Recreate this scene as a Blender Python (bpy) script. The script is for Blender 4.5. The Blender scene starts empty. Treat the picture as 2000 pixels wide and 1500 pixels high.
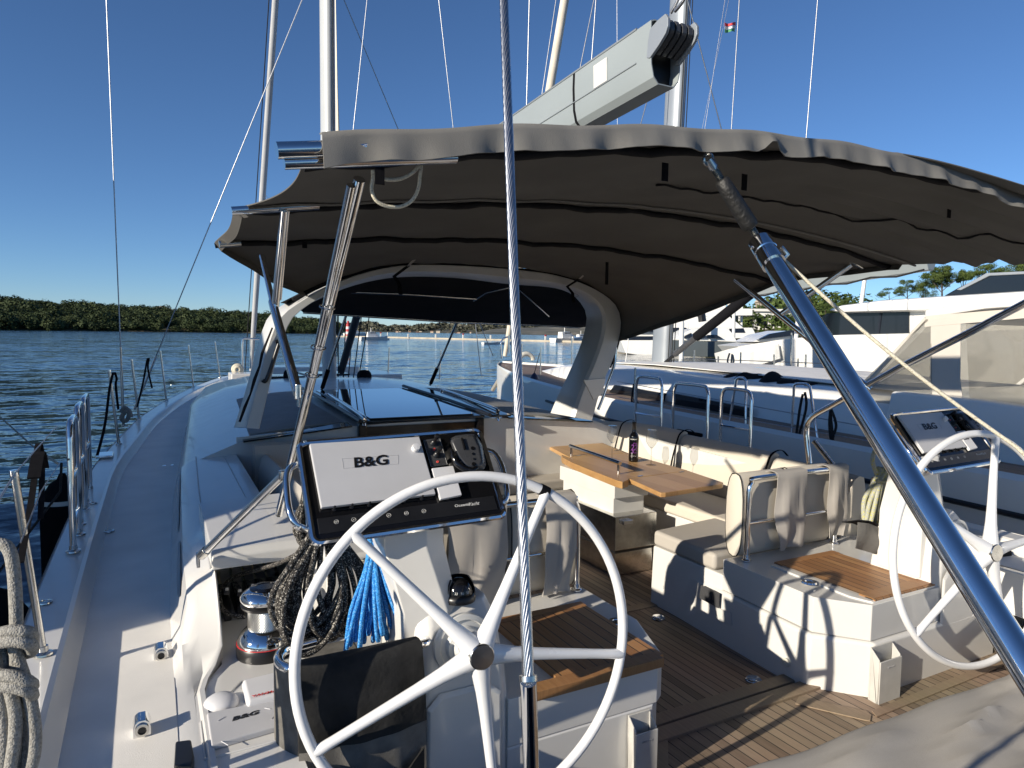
import bpy, bmesh, math, random
from mathutils import Vector, Matrix
random.seed(7)
SC = bpy.context.scene
COL = SC.collection
V = Vector
PI = math.pi
# ---------------------------------------------------------------- camera frame
FPX, CX, CY = 1350.0, 1000.0, 750.0
YAW, ROLL, PITCH = math.radians(28.0), math.radians(0.8), math.atan(99 / 1350.0)
EYE = V((-2.05, 0, 2.7))
FW = V((math.sin(YAW) * math.cos(PITCH), math.cos(YAW) * math.cos(PITCH), -math.sin(PITCH)))
_r0 = V((math.cos(YAW), -math.sin(YAW), 0)); _u0 = _r0.cross(FW)
RI = _r0 * math.cos(ROLL) + _u0 * math.sin(ROLL); UP = RI.cross(FW)
def ray(x, y): return FW + RI * ((x - CX) / FPX) - UP * ((y - CY) / FPX)
def PX(x, y, v): d = ray(x, y); return EYE + d * ((v - EYE.x) / d.x)
def PY(x, y, v): d = ray(x, y); return EYE + d * ((v - EYE.y) / d.y)
def PZ(x, y, v): d = ray(x, y); return EYE + d * ((v - EYE.z) / d.z)
def PD(x, y, dep): return EYE + ray(x, y) * dep
def PS(x, y, z0, k):            # point on the sheer plane z = z0 + k*y
    d = ray(x, y); t = (z0 + k * EYE.y - EYE.z) / (d.z - k * d.y); return EYE + d * t
# ---------------------------------------------------------------- materials
MATS = {}
def nd(nt, t, **kw):
    n = nt.nodes.new(t)
    for k, v in kw.items():
        if k.startswith('i_'):
            key = k[2:].replace('_', ' ')
            n.inputs[key].default_value = v
        else: setattr(n, k, v)
    return n
def base_mat(name, col, rough=.5, metal=0., spec=.5, coat=0.):
    m = bpy.data.materials.new(name); m.use_nodes = True; nt = m.node_tree
    b = nt.nodes['Principled BSDF']
    b.inputs['Base Color'].default_value = (*col, 1); b.inputs['Roughness'].default_value = rough
    b.inputs['Metallic'].default_value = metal; b.inputs['Specular IOR Level'].default_value = spec
    b.inputs['Coat Weight'].default_value = coat
    MATS[name] = m
    return m, nt, b
def noise_mat(name, col, rough=.5, metal=0., spec=.5, var=.12, scale=6., bump=0., bscale=200., coat=0., rvar=.1, col2=None, bdist=.002, detail=4.):
    """plain surface with slight tonal mottling, uneven gloss and optional fine grain"""
    m, nt, b = base_mat(name, col, rough, metal, spec, coat)
    tc = nd(nt, 'ShaderNodeTexCoord')
    n = nd(nt, 'ShaderNodeTexNoise', i_Scale=scale, i_Detail=detail); nt.links.new(tc.outputs['Object'], n.inputs['Vector'])
    r = nd(nt, 'ShaderNodeValToRGB')
    c2 = col2 or tuple(max(0, c * (1 - var)) for c in col)
    c1 = tuple(min(1, c * (1 + var * .4)) for c in col)
    r.color_ramp.elements[0].position = .3; r.color_ramp.elements[1].position = .7
    r.color_ramp.elements[0].color = (*c2, 1); r.color_ramp.elements[1].color = (*c1, 1)
    nt.links.new(n.outputs['Fac'], r.inputs['Fac']); nt.links.new(r.outputs['Color'], b.inputs['Base Color'])
    if rvar:
        mr = nd(nt, 'ShaderNodeMapRange'); mr.inputs['To Min'].default_value = max(0.02, rough - rvar); mr.inputs['To Max'].default_value = min(1, rough + rvar)
        n3 = nd(nt, 'ShaderNodeTexNoise', i_Scale=scale * 2.3, i_Detail=3.); nt.links.new(tc.outputs['Object'], n3.inputs['Vector'])
        nt.links.new(n3.outputs['Fac'], mr.inputs['Value']); nt.links.new(mr.outputs['Result'], b.inputs['Roughness'])
    if bump:
        n2 = nd(nt, 'ShaderNodeTexNoise', i_Scale=bscale, i_Detail=2.); nt.links.new(tc.outputs['Object'], n2.inputs['Vector'])
        bp = nd(nt, 'ShaderNodeBump', i_Strength=bump, i_Distance=bdist); nt.links.new(n2.outputs['Fac'], bp.inputs['Height'])
        nt.links.new(bp.outputs['Normal'], b.inputs['Normal'])
    return m
def teak_mat(name, cols, pitch, ang=0., caulk=.08, rough=.6, off=0., weather=.25):
    """planks along local y (turned by ang) with dark caulking seams"""
    m, nt, b = base_mat(name, cols[0], rough)
    tc = nd(nt, 'ShaderNodeTexCoord')
    mp = nd(nt, 'ShaderNodeMapping'); mp.inputs['Rotation'].default_value = (0, 0, ang); mp.inputs['Location'].default_value = (off, 0, 0)
    nt.links.new(tc.outputs['Object'], mp.inputs['Vector'])
    sx = nd(nt, 'ShaderNodeSeparateXYZ'); nt.links.new(mp.outputs['Vector'], sx.inputs[0])
    dv = nd(nt, 'ShaderNodeMath', operation='DIVIDE'); dv.inputs[1].default_value = pitch; nt.links.new(sx.outputs['X'], dv.inputs[0])
    fl = nd(nt, 'ShaderNodeMath', operation='FLOOR'); nt.links.new(dv.outputs[0], fl.inputs[0])
    fr = nd(nt, 'ShaderNodeMath', operation='FRACT'); nt.links.new(dv.outputs[0], fr.inputs[0])
    wn = nd(nt, 'ShaderNodeTexWhiteNoise', noise_dimensions='1D'); nt.links.new(fl.outputs[0], wn.inputs['W'])
    mp2 = nd(nt, 'ShaderNodeMapping'); mp2.inputs['Scale'].default_value = (90, 5, 20); nt.links.new(mp.outputs['Vector'], mp2.inputs['Vector'])
    av = nd(nt, 'ShaderNodeVectorMath', operation='ADD'); nt.links.new(mp2.outputs['Vector'], av.inputs[0])
    cb = nd(nt, 'ShaderNodeCombineXYZ'); ml = nd(nt, 'ShaderNodeMath', operation='MULTIPLY'); ml.inputs[1].default_value = 37.
    nt.links.new(wn.outputs['Value'], ml.inputs[0]); nt.links.new(ml.outputs[0], cb.inputs['Y']); nt.links.new(cb.outputs[0], av.inputs[1])
    gn = nd(nt, 'ShaderNodeTexNoise', i_Scale=1., i_Detail=5., i_Roughness=.65); nt.links.new(av.outputs[0], gn.inputs['Vector'])
    mix = nd(nt, 'ShaderNodeMath', operation='MULTIPLY_ADD'); mix.inputs[1].default_value = .6; nt.links.new(gn.outputs['Fac'], mix.inputs[0])
    m5 = nd(nt, 'ShaderNodeMath', operation='MULTIPLY'); m5.inputs[1].default_value = .45; nt.links.new(wn.outputs['Value'], m5.inputs[0]); nt.links.new(m5.outputs[0], mix.inputs[2])
    rp = nd(nt, 'ShaderNodeValToRGB'); e = rp.color_ramp.elements; e[0].position = .2; e[1].position = .8
    e[0].color = (*cols[1], 1); e[1].color = (*cols[2], 1); k = e.new(.5); k.color = (*cols[0], 1)
    nt.links.new(mix.outputs[0], rp.inputs['Fac'])
    bl = nd(nt, 'ShaderNodeTexNoise', i_Scale=2.2, i_Detail=3.); nt.links.new(tc.outputs['Object'], bl.inputs['Vector'])
    mw = nd(nt, 'ShaderNodeMix', data_type='RGBA'); mw.blend_type = 'MULTIPLY'; mw.inputs['Factor'].default_value = weather
    nt.links.new(rp.outputs['Color'], mw.inputs['A']); nt.links.new(bl.outputs['Color'], mw.inputs['B'])
    lt = nd(nt, 'ShaderNodeMath', operation='LESS_THAN'); lt.inputs[1].default_value = caulk; nt.links.new(fr.outputs[0], lt.inputs[0])
    mx = nd(nt, 'ShaderNodeMix', data_type='RGBA'); mx.inputs['B'].default_value = (.012, .011, .01, 1)
    nt.links.new(lt.outputs[0], mx.inputs['Factor']); nt.links.new(mw.outputs['Result'], mx.inputs['A'])
    nt.links.new(mx.outputs['Result'], b.inputs['Base Color'])
    bp = nd(nt, 'ShaderNodeBump', i_Strength=.35, i_Distance=.003)
    sb = nd(nt, 'ShaderNodeMath', operation='SUBTRACT'); nt.links.new(gn.outputs['Fac'], sb.inputs[0]); nt.links.new(lt.outputs[0], sb.inputs[1])
    nt.links.new(sb.outputs[0], bp.inputs['Height']); nt.links.new(bp.outputs['Normal'], b.inputs['Normal'])
    return m
def weave_mat(name, c1, c2, scale=160., thr=.5, rough=.8, bump=.6, second=None, bd=.002):
    """braided rope / woven cloth: flecks of two yarn colours"""
    m, nt, b = base_mat(name, c1, rough, spec=.25)
    tc = nd(nt, 'ShaderNodeTexCoord')
    v = nd(nt, 'ShaderNodeTexVoronoi', i_Scale=scale); nt.links.new(tc.outputs['Object'], v.inputs['Vector'])
    sp = nd(nt, 'ShaderNodeSeparateColor'); nt.links.new(v.outputs['Color'], sp.inputs[0])
    r = nd(nt, 'ShaderNodeValToRGB'); r.color_ramp.interpolation = 'CONSTANT'
    e = r.color_ramp.elements; e[0].color = (*c1, 1); e[1].position = thr; e[1].color = (*c2, 1)
    if second: k = e.new(.86); k.color = (*second, 1)
    nt.links.new(sp.outputs[0], r.inputs['Fac']); nt.links.new(r.outputs['Color'], b.inputs['Base Color'])
    bp = nd(nt, 'ShaderNodeBump', i_Strength=bump, i_Distance=bd); nt.links.new(v.outputs['Distance'], bp.inputs['Height'])
    bp.invert = True
    nt.links.new(bp.outputs['Normal'], b.inputs['Normal'])
    return m
def glass_mat(name, tint, alpha_mix=.85, rough=.05, haze=0.):
    """thin clear sheet: mostly see-through with a gloss reflection"""
    m = bpy.data.materials.new(name); m.use_nodes = True; nt = m.node_tree; MATS[name] = m
    nt.nodes.remove(nt.nodes['Principled BSDF']); out = nt.nodes['Material Output']
    t = nd(nt, 'ShaderNodeBsdfTransparent'); t.inputs[0].default_value = (*tint, 1)
    g = nd(nt, 'ShaderNodeBsdfGlossy'); g.inputs['Roughness'].default_value = rough
    f = nd(nt, 'ShaderNodeLayerWeight'); f.inputs['Blend'].default_value = .5
    pw = nd(nt, 'ShaderNodeMath', operation='POWER'); pw.inputs[1].default_value = 4.; nt.links.new(f.outputs['Facing'], pw.inputs[0])
    ad = nd(nt, 'ShaderNodeMath', operation='MULTIPLY_ADD', use_clamp=True); ad.inputs[1].default_value = .6; ad.inputs[2].default_value = 1 - alpha_mix
    nt.links.new(pw.outputs[0], ad.inputs[0])
    mx = nd(nt, 'ShaderNodeMixShader'); nt.links.new(ad.outputs[0], mx.inputs[0]); nt.links.new(t.outputs[0], mx.inputs[1]); nt.links.new(g.outputs[0], mx.inputs[2])
    last = mx
    if haze:
        df = nd(nt, 'ShaderNodeBsdfDiffuse'); df.inputs[0].default_value = (.62, .60, .56, 1); tl = nd(nt, 'ShaderNodeBsdfTranslucent'); tl.inputs[0].default_value = (.62, .60, .56, 1)
        m1 = nd(nt, 'ShaderNodeMixShader'); m1.inputs[0].default_value = .5; nt.links.new(df.outputs[0], m1.inputs[1]); nt.links.new(tl.outputs[0], m1.inputs[2])
        last = nd(nt, 'ShaderNodeMixShader'); last.inputs[0].default_value = haze; nt.links.new(mx.outputs[0], last.inputs[1]); nt.links.new(m1.outputs[0], last.inputs[2])
    nt.links.new(last.outputs[0], out.inputs['Surface'])
    return m
# ---------------------------------------------------------------- mesh builder
class MB:
    def __init__(s): s.v = []; s.f = []
    def add(s, vs, fs):
        o = len(s.v); s.v += [V(p) for p in vs]; s.f += [[i + o for i in f] for f in fs]; return s
    def box(s, c, size, rot=None):
        hx, hy, hz = size[0] / 2, size[1] / 2, size[2] / 2
        R = rot or Matrix.Identity(3)
        vs = [V(c) + R @ V((x * hx, y * hy, z * hz)) for z in (-1, 1) for y in (-1, 1) for x in (-1, 1)]
        return s.add(vs, [[0, 2, 3, 1], [4, 5, 7, 6], [0, 1, 5, 4], [2, 6, 7, 3], [0, 4, 6, 2], [1, 3, 7, 5]])
    def tube(s, pts, r, n=8, closed=False, caps=True, up=None):
        pts = [V(p) for p in pts]; m = len(pts)
        rs = r if isinstance(r, (list, tuple)) else [r] * m
        vs = []; prev = None
        for i in range(m):
            if closed: t = pts[(i + 1) % m] - pts[i - 1]
            else: t = pts[min(i + 1, m - 1)] - pts[max(i - 1, 0)]
            if t.length < 1e-9: t = V((0, 0, 1))
            t.normalize()
            if prev is None:
                a = V(up) if up else (V((0, 0, 1)) if abs(t.z) < .9 else V((0, 1, 0)))
                u = (a - t * a.dot(t)).normalized()
            else:
                u = prev - t * prev.dot(t)
                u = u.normalized() if u.length > 1e-6 else prev
            prev = u; w = t.cross(u)
            for k in range(n):
                a = 2 * PI * k / n
                vs.append(pts[i] + (u * math.cos(a) + w * math.sin(a)) * rs[i])
        fs = []
        for i in range(m if closed else m - 1):
            j = (i + 1) % m
            for k in range(n):
                l = (k + 1) % n
                fs.append([i * n + k, i * n + l, j * n + l, j * n + k])
        if caps and not closed:
            fs.append([k for k in range(n)][::-1]); fs.append([(m - 1) * n + k for k in range(n)])
        return s.add(vs, fs)
    def cyl(s, a, b, r, n=16, r2=None): return s.tube([a, b], [r, r if r2 is None else r2], n)
    def lathe(s, prof, c=(0, 0, 0), n=32, rot=None):
        R = rot or Matrix.Identity(3); vs = []; m = len(prof)
        for (r, z) in prof:
            for k in range(n):
                a = 2 * PI * k / n
                vs.append(V(c) + R @ V((r * math.cos(a), r * math.sin(a), z)))
        fs = [[i * n + k, i * n + (k + 1) % n, (i + 1) * n + (k + 1) % n, (i + 1) * n + k] for i in range(m - 1) for k in range(n)]
        if prof[0][0] > 1e-5: fs.append([k for k in range(n)][::-1])
        if prof[-1][0] > 1e-5: fs.append([(m - 1) * n + k for k in range(n)])
        return s.add(vs, fs)
    def grid(s, G, flip=False):
        h = len(G); w = len(G[0]); vs = [p for r in G for p in r]
        fs = [[i * w + j, i * w + j + 1, (i + 1) * w + j + 1, (i + 1) * w + j] for i in range(h - 1) for j in range(w - 1)]
        if flip: fs = [f[::-1] for f in fs]
        return s.add(vs, fs)
    def loft(s, rings, closed=True, caps=True):
        n = len(rings[0]); vs = [p for r in rings for p in r]; fs = []
        for i in range(len(rings) - 1):
            for k in range(n if closed else n - 1):
                l = (k + 1) % n
                fs.append([i * n + k, i * n + l, (i + 1) * n + l, (i + 1) * n + k])
        if caps and closed:
            fs.append(list(range(n))[::-1]); fs.append([(len(rings) - 1) * n + k for k in range(n)])
        return s.add(vs, fs)
    def prism(s, poly, d):
        """solid from a planar 3D outline pushed along vector d"""
        d = V(d); return s.loft([[V(p) for p in poly], [V(p) + d for p in poly]])
    def sheet(s, G, th):
        """thick sheet from a point grid, offset along averaged normals"""
        h = len(G); w = len(G[0]); G = [[V(p) for p in r] for r in G]; B = []
        for i in range(h):
            row = []
            for j in range(w):
                a = G[min(i + 1, h - 1)][j] - G[max(i - 1, 0)][j]; b = G[i][min(j + 1, w - 1)] - G[i][max(j - 1, 0)]
                nrm = a.cross(b); nrm = nrm.normalized() if nrm.length > 1e-9 else V((0, 0, 1))
                row.append(G[i][j] - nrm * th)
            B.append(row)
        o = len(s.v); s.grid(G); s.grid(B, True); q = h * w
        def e(i, j): return o + i * w + j
        for j in range(w - 1):
            s.f.append([e(0, j + 1), e(0, j), e(0, j) + q, e(0, j + 1) + q]); s.f.append([e(h - 1, j), e(h - 1, j + 1), e(h - 1, j + 1) + q, e(h - 1, j) + q])
        for i in range(h - 1):
            s.f.append([e(i, 0), e(i + 1, 0), e(i + 1, 0) + q, e(i, 0) + q]); s.f.append([e(i + 1, w - 1), e(i, w - 1), e(i, w - 1) + q, e(i + 1, w - 1) + q])
        return s
    def build(s, name, mat, parent=None, bevel=0., seg=2, smooth=40, sub=0, fixn=True):
        me = bpy.data.meshes.new(name); bm = bmesh.new()
        o = bpy.data.objects.new(name, me); COL.objects.link(o)
        org = V((0, 0, 0))
        if parent is not None:
            o.parent = parent; org = world_org(parent)
        vs = [bm.verts.new(p - org) for p in s.v]
        for f in s.f:
            try: bm.faces.new([vs[i] for i in f])
            except ValueError: pass
        if fixn: bmesh.ops.recalc_face_normals(bm, faces=bm.faces)
        if bevel:
            bmesh.ops.remove_doubles(bm, verts=bm.verts, dist=1e-5)
            es = [e for e in bm.edges if len(e.link_faces) == 2 and e.calc_face_angle(0) > math.radians(28)]
            if es: bmesh.ops.bevel(bm, geom=es, offset=bevel, segments=seg, profile=.5, affect='EDGES', clamp_overlap=True)
        for f in bm.faces: f.smooth = True
        sh = math.radians(smooth)
        for e in bm.edges:
            if len(e.link_faces) == 2 and e.calc_face_angle(0) > sh: e.smooth = False
        bm.to_mesh(me); bm.free()
        if mat is not None: me.materials.append(MATS[mat] if isinstance(mat, str) else mat)
        if bevel:
            wn = o.modifiers.new('weighted normals', 'WEIGHTED_NORMAL'); wn.keep_sharp = True; wn.weight = 100
        if sub:
            md = o.modifiers.new('sub', 'SUBSURF'); md.levels = sub; md.render_levels = sub
        return o
def world_org(o):
    p = V((0, 0, 0))
    while o is not None: p = p + o.location; o = o.parent
    return p
def tag(o, label=None, cat=None, group=None, kind=None):
    if label: o['label'] = label
    if cat: o['category'] = cat
    if group: o['group'] = group
    if kind: o['kind'] = kind
    return o
def thing(name, loc, label, cat, group=None):
    o = bpy.data.objects.new(name, None); COL.objects.link(o); o.location = loc; o.empty_display_size = .1
    return tag(o, label, cat, group)
def dup(root, delta, label=None, group=None, mirror=False):
    """copy of a thing with copies of its parts and sub-parts"""
    def rec(o, par):
        c = o.copy(); COL.objects.link(c)
        if par is not None: c.parent = par
        for ch in list(o.children): rec(ch, c)
        return c
    r = rec(root, None); r.location = root.location + V(delta)
    if label: r['label'] = label
    if group: r['group'] = group
    return r
def catmull(pts, n=6, closed=False):
    P = [V(p) for p in pts]; out = []; m = len(P)
    rng = range(m if closed else m - 1)
    for i in rng:
        if closed: a, b, c, d = P[i - 1], P[i], P[(i + 1) % m], P[(i + 2) % m]
        else: a, b, c, d = P[max(i - 1, 0)], P[i], P[i + 1], P[min(i + 2, m - 1)]
        for k in range(n):
            t = k / n
            out.append(.5 * ((2 * b) + (c - a) * t + (2 * a - 5 * b + 4 * c - d) * t * t + (3 * b - a - 3 * c + d) * t ** 3))
    if not closed: out.append(P[-1])
    return out
def lerp(a, b, t): return a + (b - a) * t
def interp(tab, x):
    if x <= tab[0][0]: return tab[0][1]
    for (a, b), (c, d) in zip(tab, tab[1:]):
        if x <= c: return b + (d - b) * (x - a) / (c - a)
    return tab[-1][1]
def rot_from(x, y):
    """3x3 whose columns are the local x, y and z axes"""
    x = V(x).normalized(); z = x.cross(V(y)).normalized(); y = z.cross(x)
    return Matrix((x, y, z)).transposed()
def text_obj(txt, mat, parent, org, xd, yd, size, depth=.001, name='lettering', align='LEFT', bold=0., shear=0., sx=1., space=1.):
    """raised lettering built as a mesh: lies in the plane of xd / yd"""
    cu = bpy.data.curves.new('t', 'FONT'); cu.body = txt; cu.size = size; cu.extrude = depth; cu.align_x = align; cu.align_y = 'CENTER'
    cu.offset = bold; cu.shear = shear; cu.space_character = space; cu.resolution_u = 3
    to = bpy.data.objects.new('t', cu); COL.objects.link(to)
    bpy.context.view_layer.update()
    dg = bpy.context.evaluated_depsgraph_get(); me = bpy.data.meshes.new_from_object(to.evaluated_get(dg))
    bpy.data.objects.remove(to); bpy.data.curves.remove(cu)
    R = rot_from(xd, yd); po = world_org(parent) if parent else V((0, 0, 0))
    for v in me.vertices: v.co = V(org) + R @ V((v.co.x * sx, v.co.y, v.co.z)) - po
    me.materials.clear(); me.materials.append(MATS[mat]); me.name = name
    o = bpy.data.objects.new(name, me); COL.objects.link(o)
    if parent: o.parent = parent
    return o
def rope_coil(name, mat, parent, top, w, h, n, r, depth=.05, seed=1, twist=.25, axis=(1, 0, 0), nv=6, single=True, fan=0.):
    """hank of rope: n hanging loops gathered at the top"""
    rn = random.Random(seed); ax = V(axis).normalized(); dp = V((0, 0, 1)).cross(ax); mb = MB(); top = V(top)
    for i in range(n):
        ww = w * rn.uniform(.35, 1.); hh = h * rn.uniform(.78, 1.); ox = rn.uniform(-1, 1) * w * (.25 + fan); oy = rn.uniform(-1, 1) * depth; ph = rn.uniform(-.3, .3)
        pts = []
        for k in range(18):
            t = k / 18 * 2 * PI
            x = math.sin(t); z = -(1 - math.cos(t)) / 2
            pinch = .12 + .88 * math.sin(min(1, -z * 1.25) * PI / 2) ** 1.3
            q = top + ax * (ox * (-z) + ww / 2 * x * pinch) + dp * (oy * (-z) + .3 * depth * math.sin(t + ph)) + V((0, 0, z * hh))
            q += V((rn.uniform(-1, 1), rn.uniform(-1, 1), rn.uniform(-1, 1))) * r * .4
            pts.append(q)
        mb.tube(catmull(pts, 3, True), r, nv, closed=True)
    return mb.build(name, mat, parent, smooth=80)
# ---------------------------------------------------------------- materials list
noise_mat('gelcoat', (.64, .63, .60), .22, spec=.5, var=.05, scale=3., coat=.3, rvar=.08)
noise_mat('gelcoat_aged', (.60, .60, .575), .35, var=.08, scale=5., rvar=.1)
noise_mat('nonskid', (.79, .765, .71), .55, var=.09, scale=4., bump=.35, bscale=420., rvar=.08)
noise_mat('grey_nonskid', (.24, .24, .235), .65, var=.1, scale=5., bump=.4, bscale=420.)
noise_mat('white_paint', (.74, .745, .75), .25, var=.04, scale=8., coat=.4, rvar=.06)
noise_mat('white_plastic', (.64, .64, .65), .4, var=.04, scale=8., bump=.08, bscale=300.)
noise_mat('light_grey_plastic', (.50, .50, .51), .42, var=.05, scale=8., bump=.08, bscale=300.)
noise_mat('dirty_plastic', (.50, .49, .46), .45, var=.12, scale=14., bump=.15, bscale=120.)
noise_mat('chrome', (.80, .80, .80), .07, metal=1., var=.08, scale=14., rvar=.05)
noise_mat('steel', (.62, .61, .58), .2, metal=1., var=.18, scale=20., rvar=.1)
noise_mat('wire_metal', (.42, .43, .45), .42, metal=1., var=.2, scale=30., rvar=.1)
noise_mat('dark_wire', (.30, .31, .33), .4, metal=.8, var=.2, scale=30., rvar=.1)
noise_mat('knurl_metal', (.60, .60, .58), .3, metal=1., var=.1, scale=30., rvar=.05)
noise_mat('mast_paint', (.46, .475, .475), .35, var=.06, scale=2., rvar=.08)
noise_mat('alu_paint', (.27, .305, .315), .4, var=.06, scale=2., rvar=.08)
noise_mat('alu_grey', (.30, .33, .36), .4, metal=.3, var=.08, scale=2.)
noise_mat('black_plastic', (.012, .012, .013), .35, var=.25, scale=12.)
noise_mat('black_gloss', (.006, .006, .007), .12, var=.2, scale=6., rvar=.06)
noise_mat('dark_grey_plastic', (.055, .056, .06), .28, var=.15, scale=12.)
noise_mat('grip_leather', (.012, .012, .012), .55, var=.2, scale=40., bump=.8, bscale=90., bdist=.004)
noise_mat('black_webbing', (.010, .010, .012), .9, spec=.08, var=.3, scale=60., bump=.4, bscale=400.)
noise_mat('bag_mesh', (.155, .148, .135), .9, spec=.1, var=.3, scale=20., bump=.7, bscale=520.)
noise_mat('bag_black', (.026, .026, .026), .85, spec=.15, var=.3, scale=16., bump=.4, bscale=60., bdist=.004)
noise_mat('fender_black', (.009, .009, .010), .9, spec=.1, var=.3, scale=6., bump=.4, bscale=30.)
noise_mat('canvas', (.118, .113, .104), .9, var=.16, scale=2.2, bump=.35, bscale=600., spec=.2)
noise_mat('canvas_trim', (.205, .198, .182), .9, var=.16, scale=7., bump=.4, bscale=600., spec=.2)
noise_mat('canvas_dark', (.020, .020, .022), .95, spec=.1, var=.2, scale=3., bump=.3, bscale=500.)
noise_mat('taupe_bag', (.13, .125, .115), .85, var=.15, scale=6., bump=.5, bscale=40., bdist=.006)
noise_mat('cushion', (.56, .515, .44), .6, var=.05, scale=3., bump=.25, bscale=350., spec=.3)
noise_mat('cushion_shaded', (.43, .40, .355), .62, var=.07, scale=3., bump=.25, bscale=350., spec=.3)  # darker copy of cushion, with shade put into its colour
noise_mat('strip_fabric', (.40, .375, .345), .75, var=.08, scale=5., bump=.3, bscale=400., spec=.25)
noise_mat('pad_fabric', (.40, .375, .335), .7, var=.06, scale=2.5, bump=.3, bscale=500., spec=.25)
noise_mat('piping', (.015, .014, .013), .6)
noise_mat('dark_recess', (.03, .03, .03), .6)
noise_mat('carbon_glass', (.010, .012, .016), .06, var=.2, scale=1.5, spec=.6, rvar=.03)
noise_mat('hatch_glass', (.012, .016, .022), .03, var=.1, scale=1., spec=.9, rvar=.01, coat=1.)
noise_mat('table_wood', (.46, .265, .105), .4, var=.22, scale=7., bump=.1, bscale=80., detail=6.)
noise_mat('red_mark', (.55, .03, .03), .4)
noise_mat('red_led', (.75, .10, .08), .3)
noise_mat('purple_ink', (.16, .03, .22), .4, var=.3, scale=60.)
noise_mat('label_white', (.62, .62, .60), .5)
noise_mat('bottle_glass', (.004, .004, .005), .05, spec=.7, rvar=.02)
noise_mat('ink_black', (.008, .008, .009), .4)
noise_mat('ink_grey', (.42, .42, .42), .4)
noise_mat('yellow_mark', (.72, .55, .03), .5, var=.2, scale=60.)
noise_mat('clear_pvc_frame', (.50, .47, .42), .8, var=.06, scale=3., bump=.2, bscale=300.)
noise_mat('navy', (.012, .016, .05), .5)
noise_mat('fender_white', (.62, .60, .52), .5, var=.15, scale=9.)
noise_mat('hull_white', (.74, .73, .69), .2, var=.04, scale=.6, coat=.3)
noise_mat('hull_dark_grey', (.085, .10, .105), .2, var=.1, scale=.3)  # the superyacht hull's own dark grey paint
noise_mat('yacht_cream', (.78, .775, .74), .25, var=.05, scale=.4)
noise_mat('yacht_glass', (.012, .015, .022), .08, var=.2, scale=.4, rvar=.03)
noise_mat('stripe_dark', (.012, .014, .02), .35)
noise_mat('stone', (.42, .36, .28), .9, var=.3, scale=.05, bump=.3, bscale=.4, bdist=.4)
noise_mat('quay_stone', (.45, .40, .31), .9, var=.25, scale=.3)
noise_mat('house_wall', (.52, .44, .34), .9, var=.15, scale=.05)
noise_mat('house_roof', (.36, .17, .10), .9, var=.2, scale=.1)
noise_mat('bark', (.085, .062, .045), .9, var=.35, scale=5., bump=.6, bscale=14., bdist=.04)
noise_mat('sail_cloth', (.66, .60, .50), .8, var=.1, scale=3., bump=.2, bscale=30.)
noise_mat('genoa_cloth', (.44, .45, .46), .8, var=.1, scale=3.)
noise_mat('light_red', (.42, .03, .03), .5)
noise_mat('light_white', (.6, .6, .6), .5)
noise_mat('flag_red', (.6, .05, .05), .7); noise_mat('flag_white', (.7, .7, .68), .7); noise_mat('flag_green', (.08, .30, .12), .7)
weave_mat('rope_black', (.020, .019, .018), (.065, .060, .055), 330., .52, second=(.40, .38, .34))
weave_mat('rope_blue', (.02, .17, .50), (.05, .30, .70), 340., .5, second=(.18, .45, .78))
weave_mat('rope_grey', (.32, .33, .28), (.40, .41, .36), 300., .5, second=(.22, .24, .22))
weave_mat('rope_grey_yellow', (.36, .37, .31), (.44, .44, .38), 260., .6, second=(.55, .50, .06))
weave_mat('rope_yellow', (.50, .42, .02), (.62, .52, .03), 260., .6, second=(.10, .10, .08))
weave_mat('rope_mooring', (.27, .26, .235), (.33, .32, .29), 240., .5, second=(.21, .20, .18), bd=.003)
weave_mat('rope_cream', (.60, .56, .44), (.66, .62, .50), 300., .5, second=(.44, .40, .31))
weave_mat('rope_dark', (.012, .012, .013), (.03, .03, .03), 300., .5)
glass_mat('wine_glass', (.90, .905, .905), .91, .02)
glass_mat('pvc_window', (.80, .79, .76), .93, .08, .13)
glass_mat('clear_sheath', (.92, .93, .95), .80, .12)
teak_mat('teak_sole', ((.25, .178, .125), (.145, .10, .072), (.34, .25, .18)), .046, 0., .10, .62, .013)
teak_mat('teak_aft', ((.27, .20, .14), (.16, .115, .08), (.36, .275, .195)), .052, math.radians(-2), .09, .65, .02)
teak_mat('teak_seat', ((.33, .165, .065), (.22, .10, .038), (.44, .235, .095)), .052, 0., .085, .5, .01, .15)
teak_mat('teak_plain', ((.25, .185, .125), (.15, .105, .07), (.34, .255, .175)), 3.0, 0., .0, .62, .4)
teak_mat('teak_seat_plain', ((.31, .155, .06), (.21, .10, .038), (.40, .215, .09)), 3.0, 0., .0, .5, .4)
teak_mat('table_top_wood', ((.47, .275, .115), (.34, .185, .07), (.56, .35, .16)), .16, 0., .0, .38, .03, .12)

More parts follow.
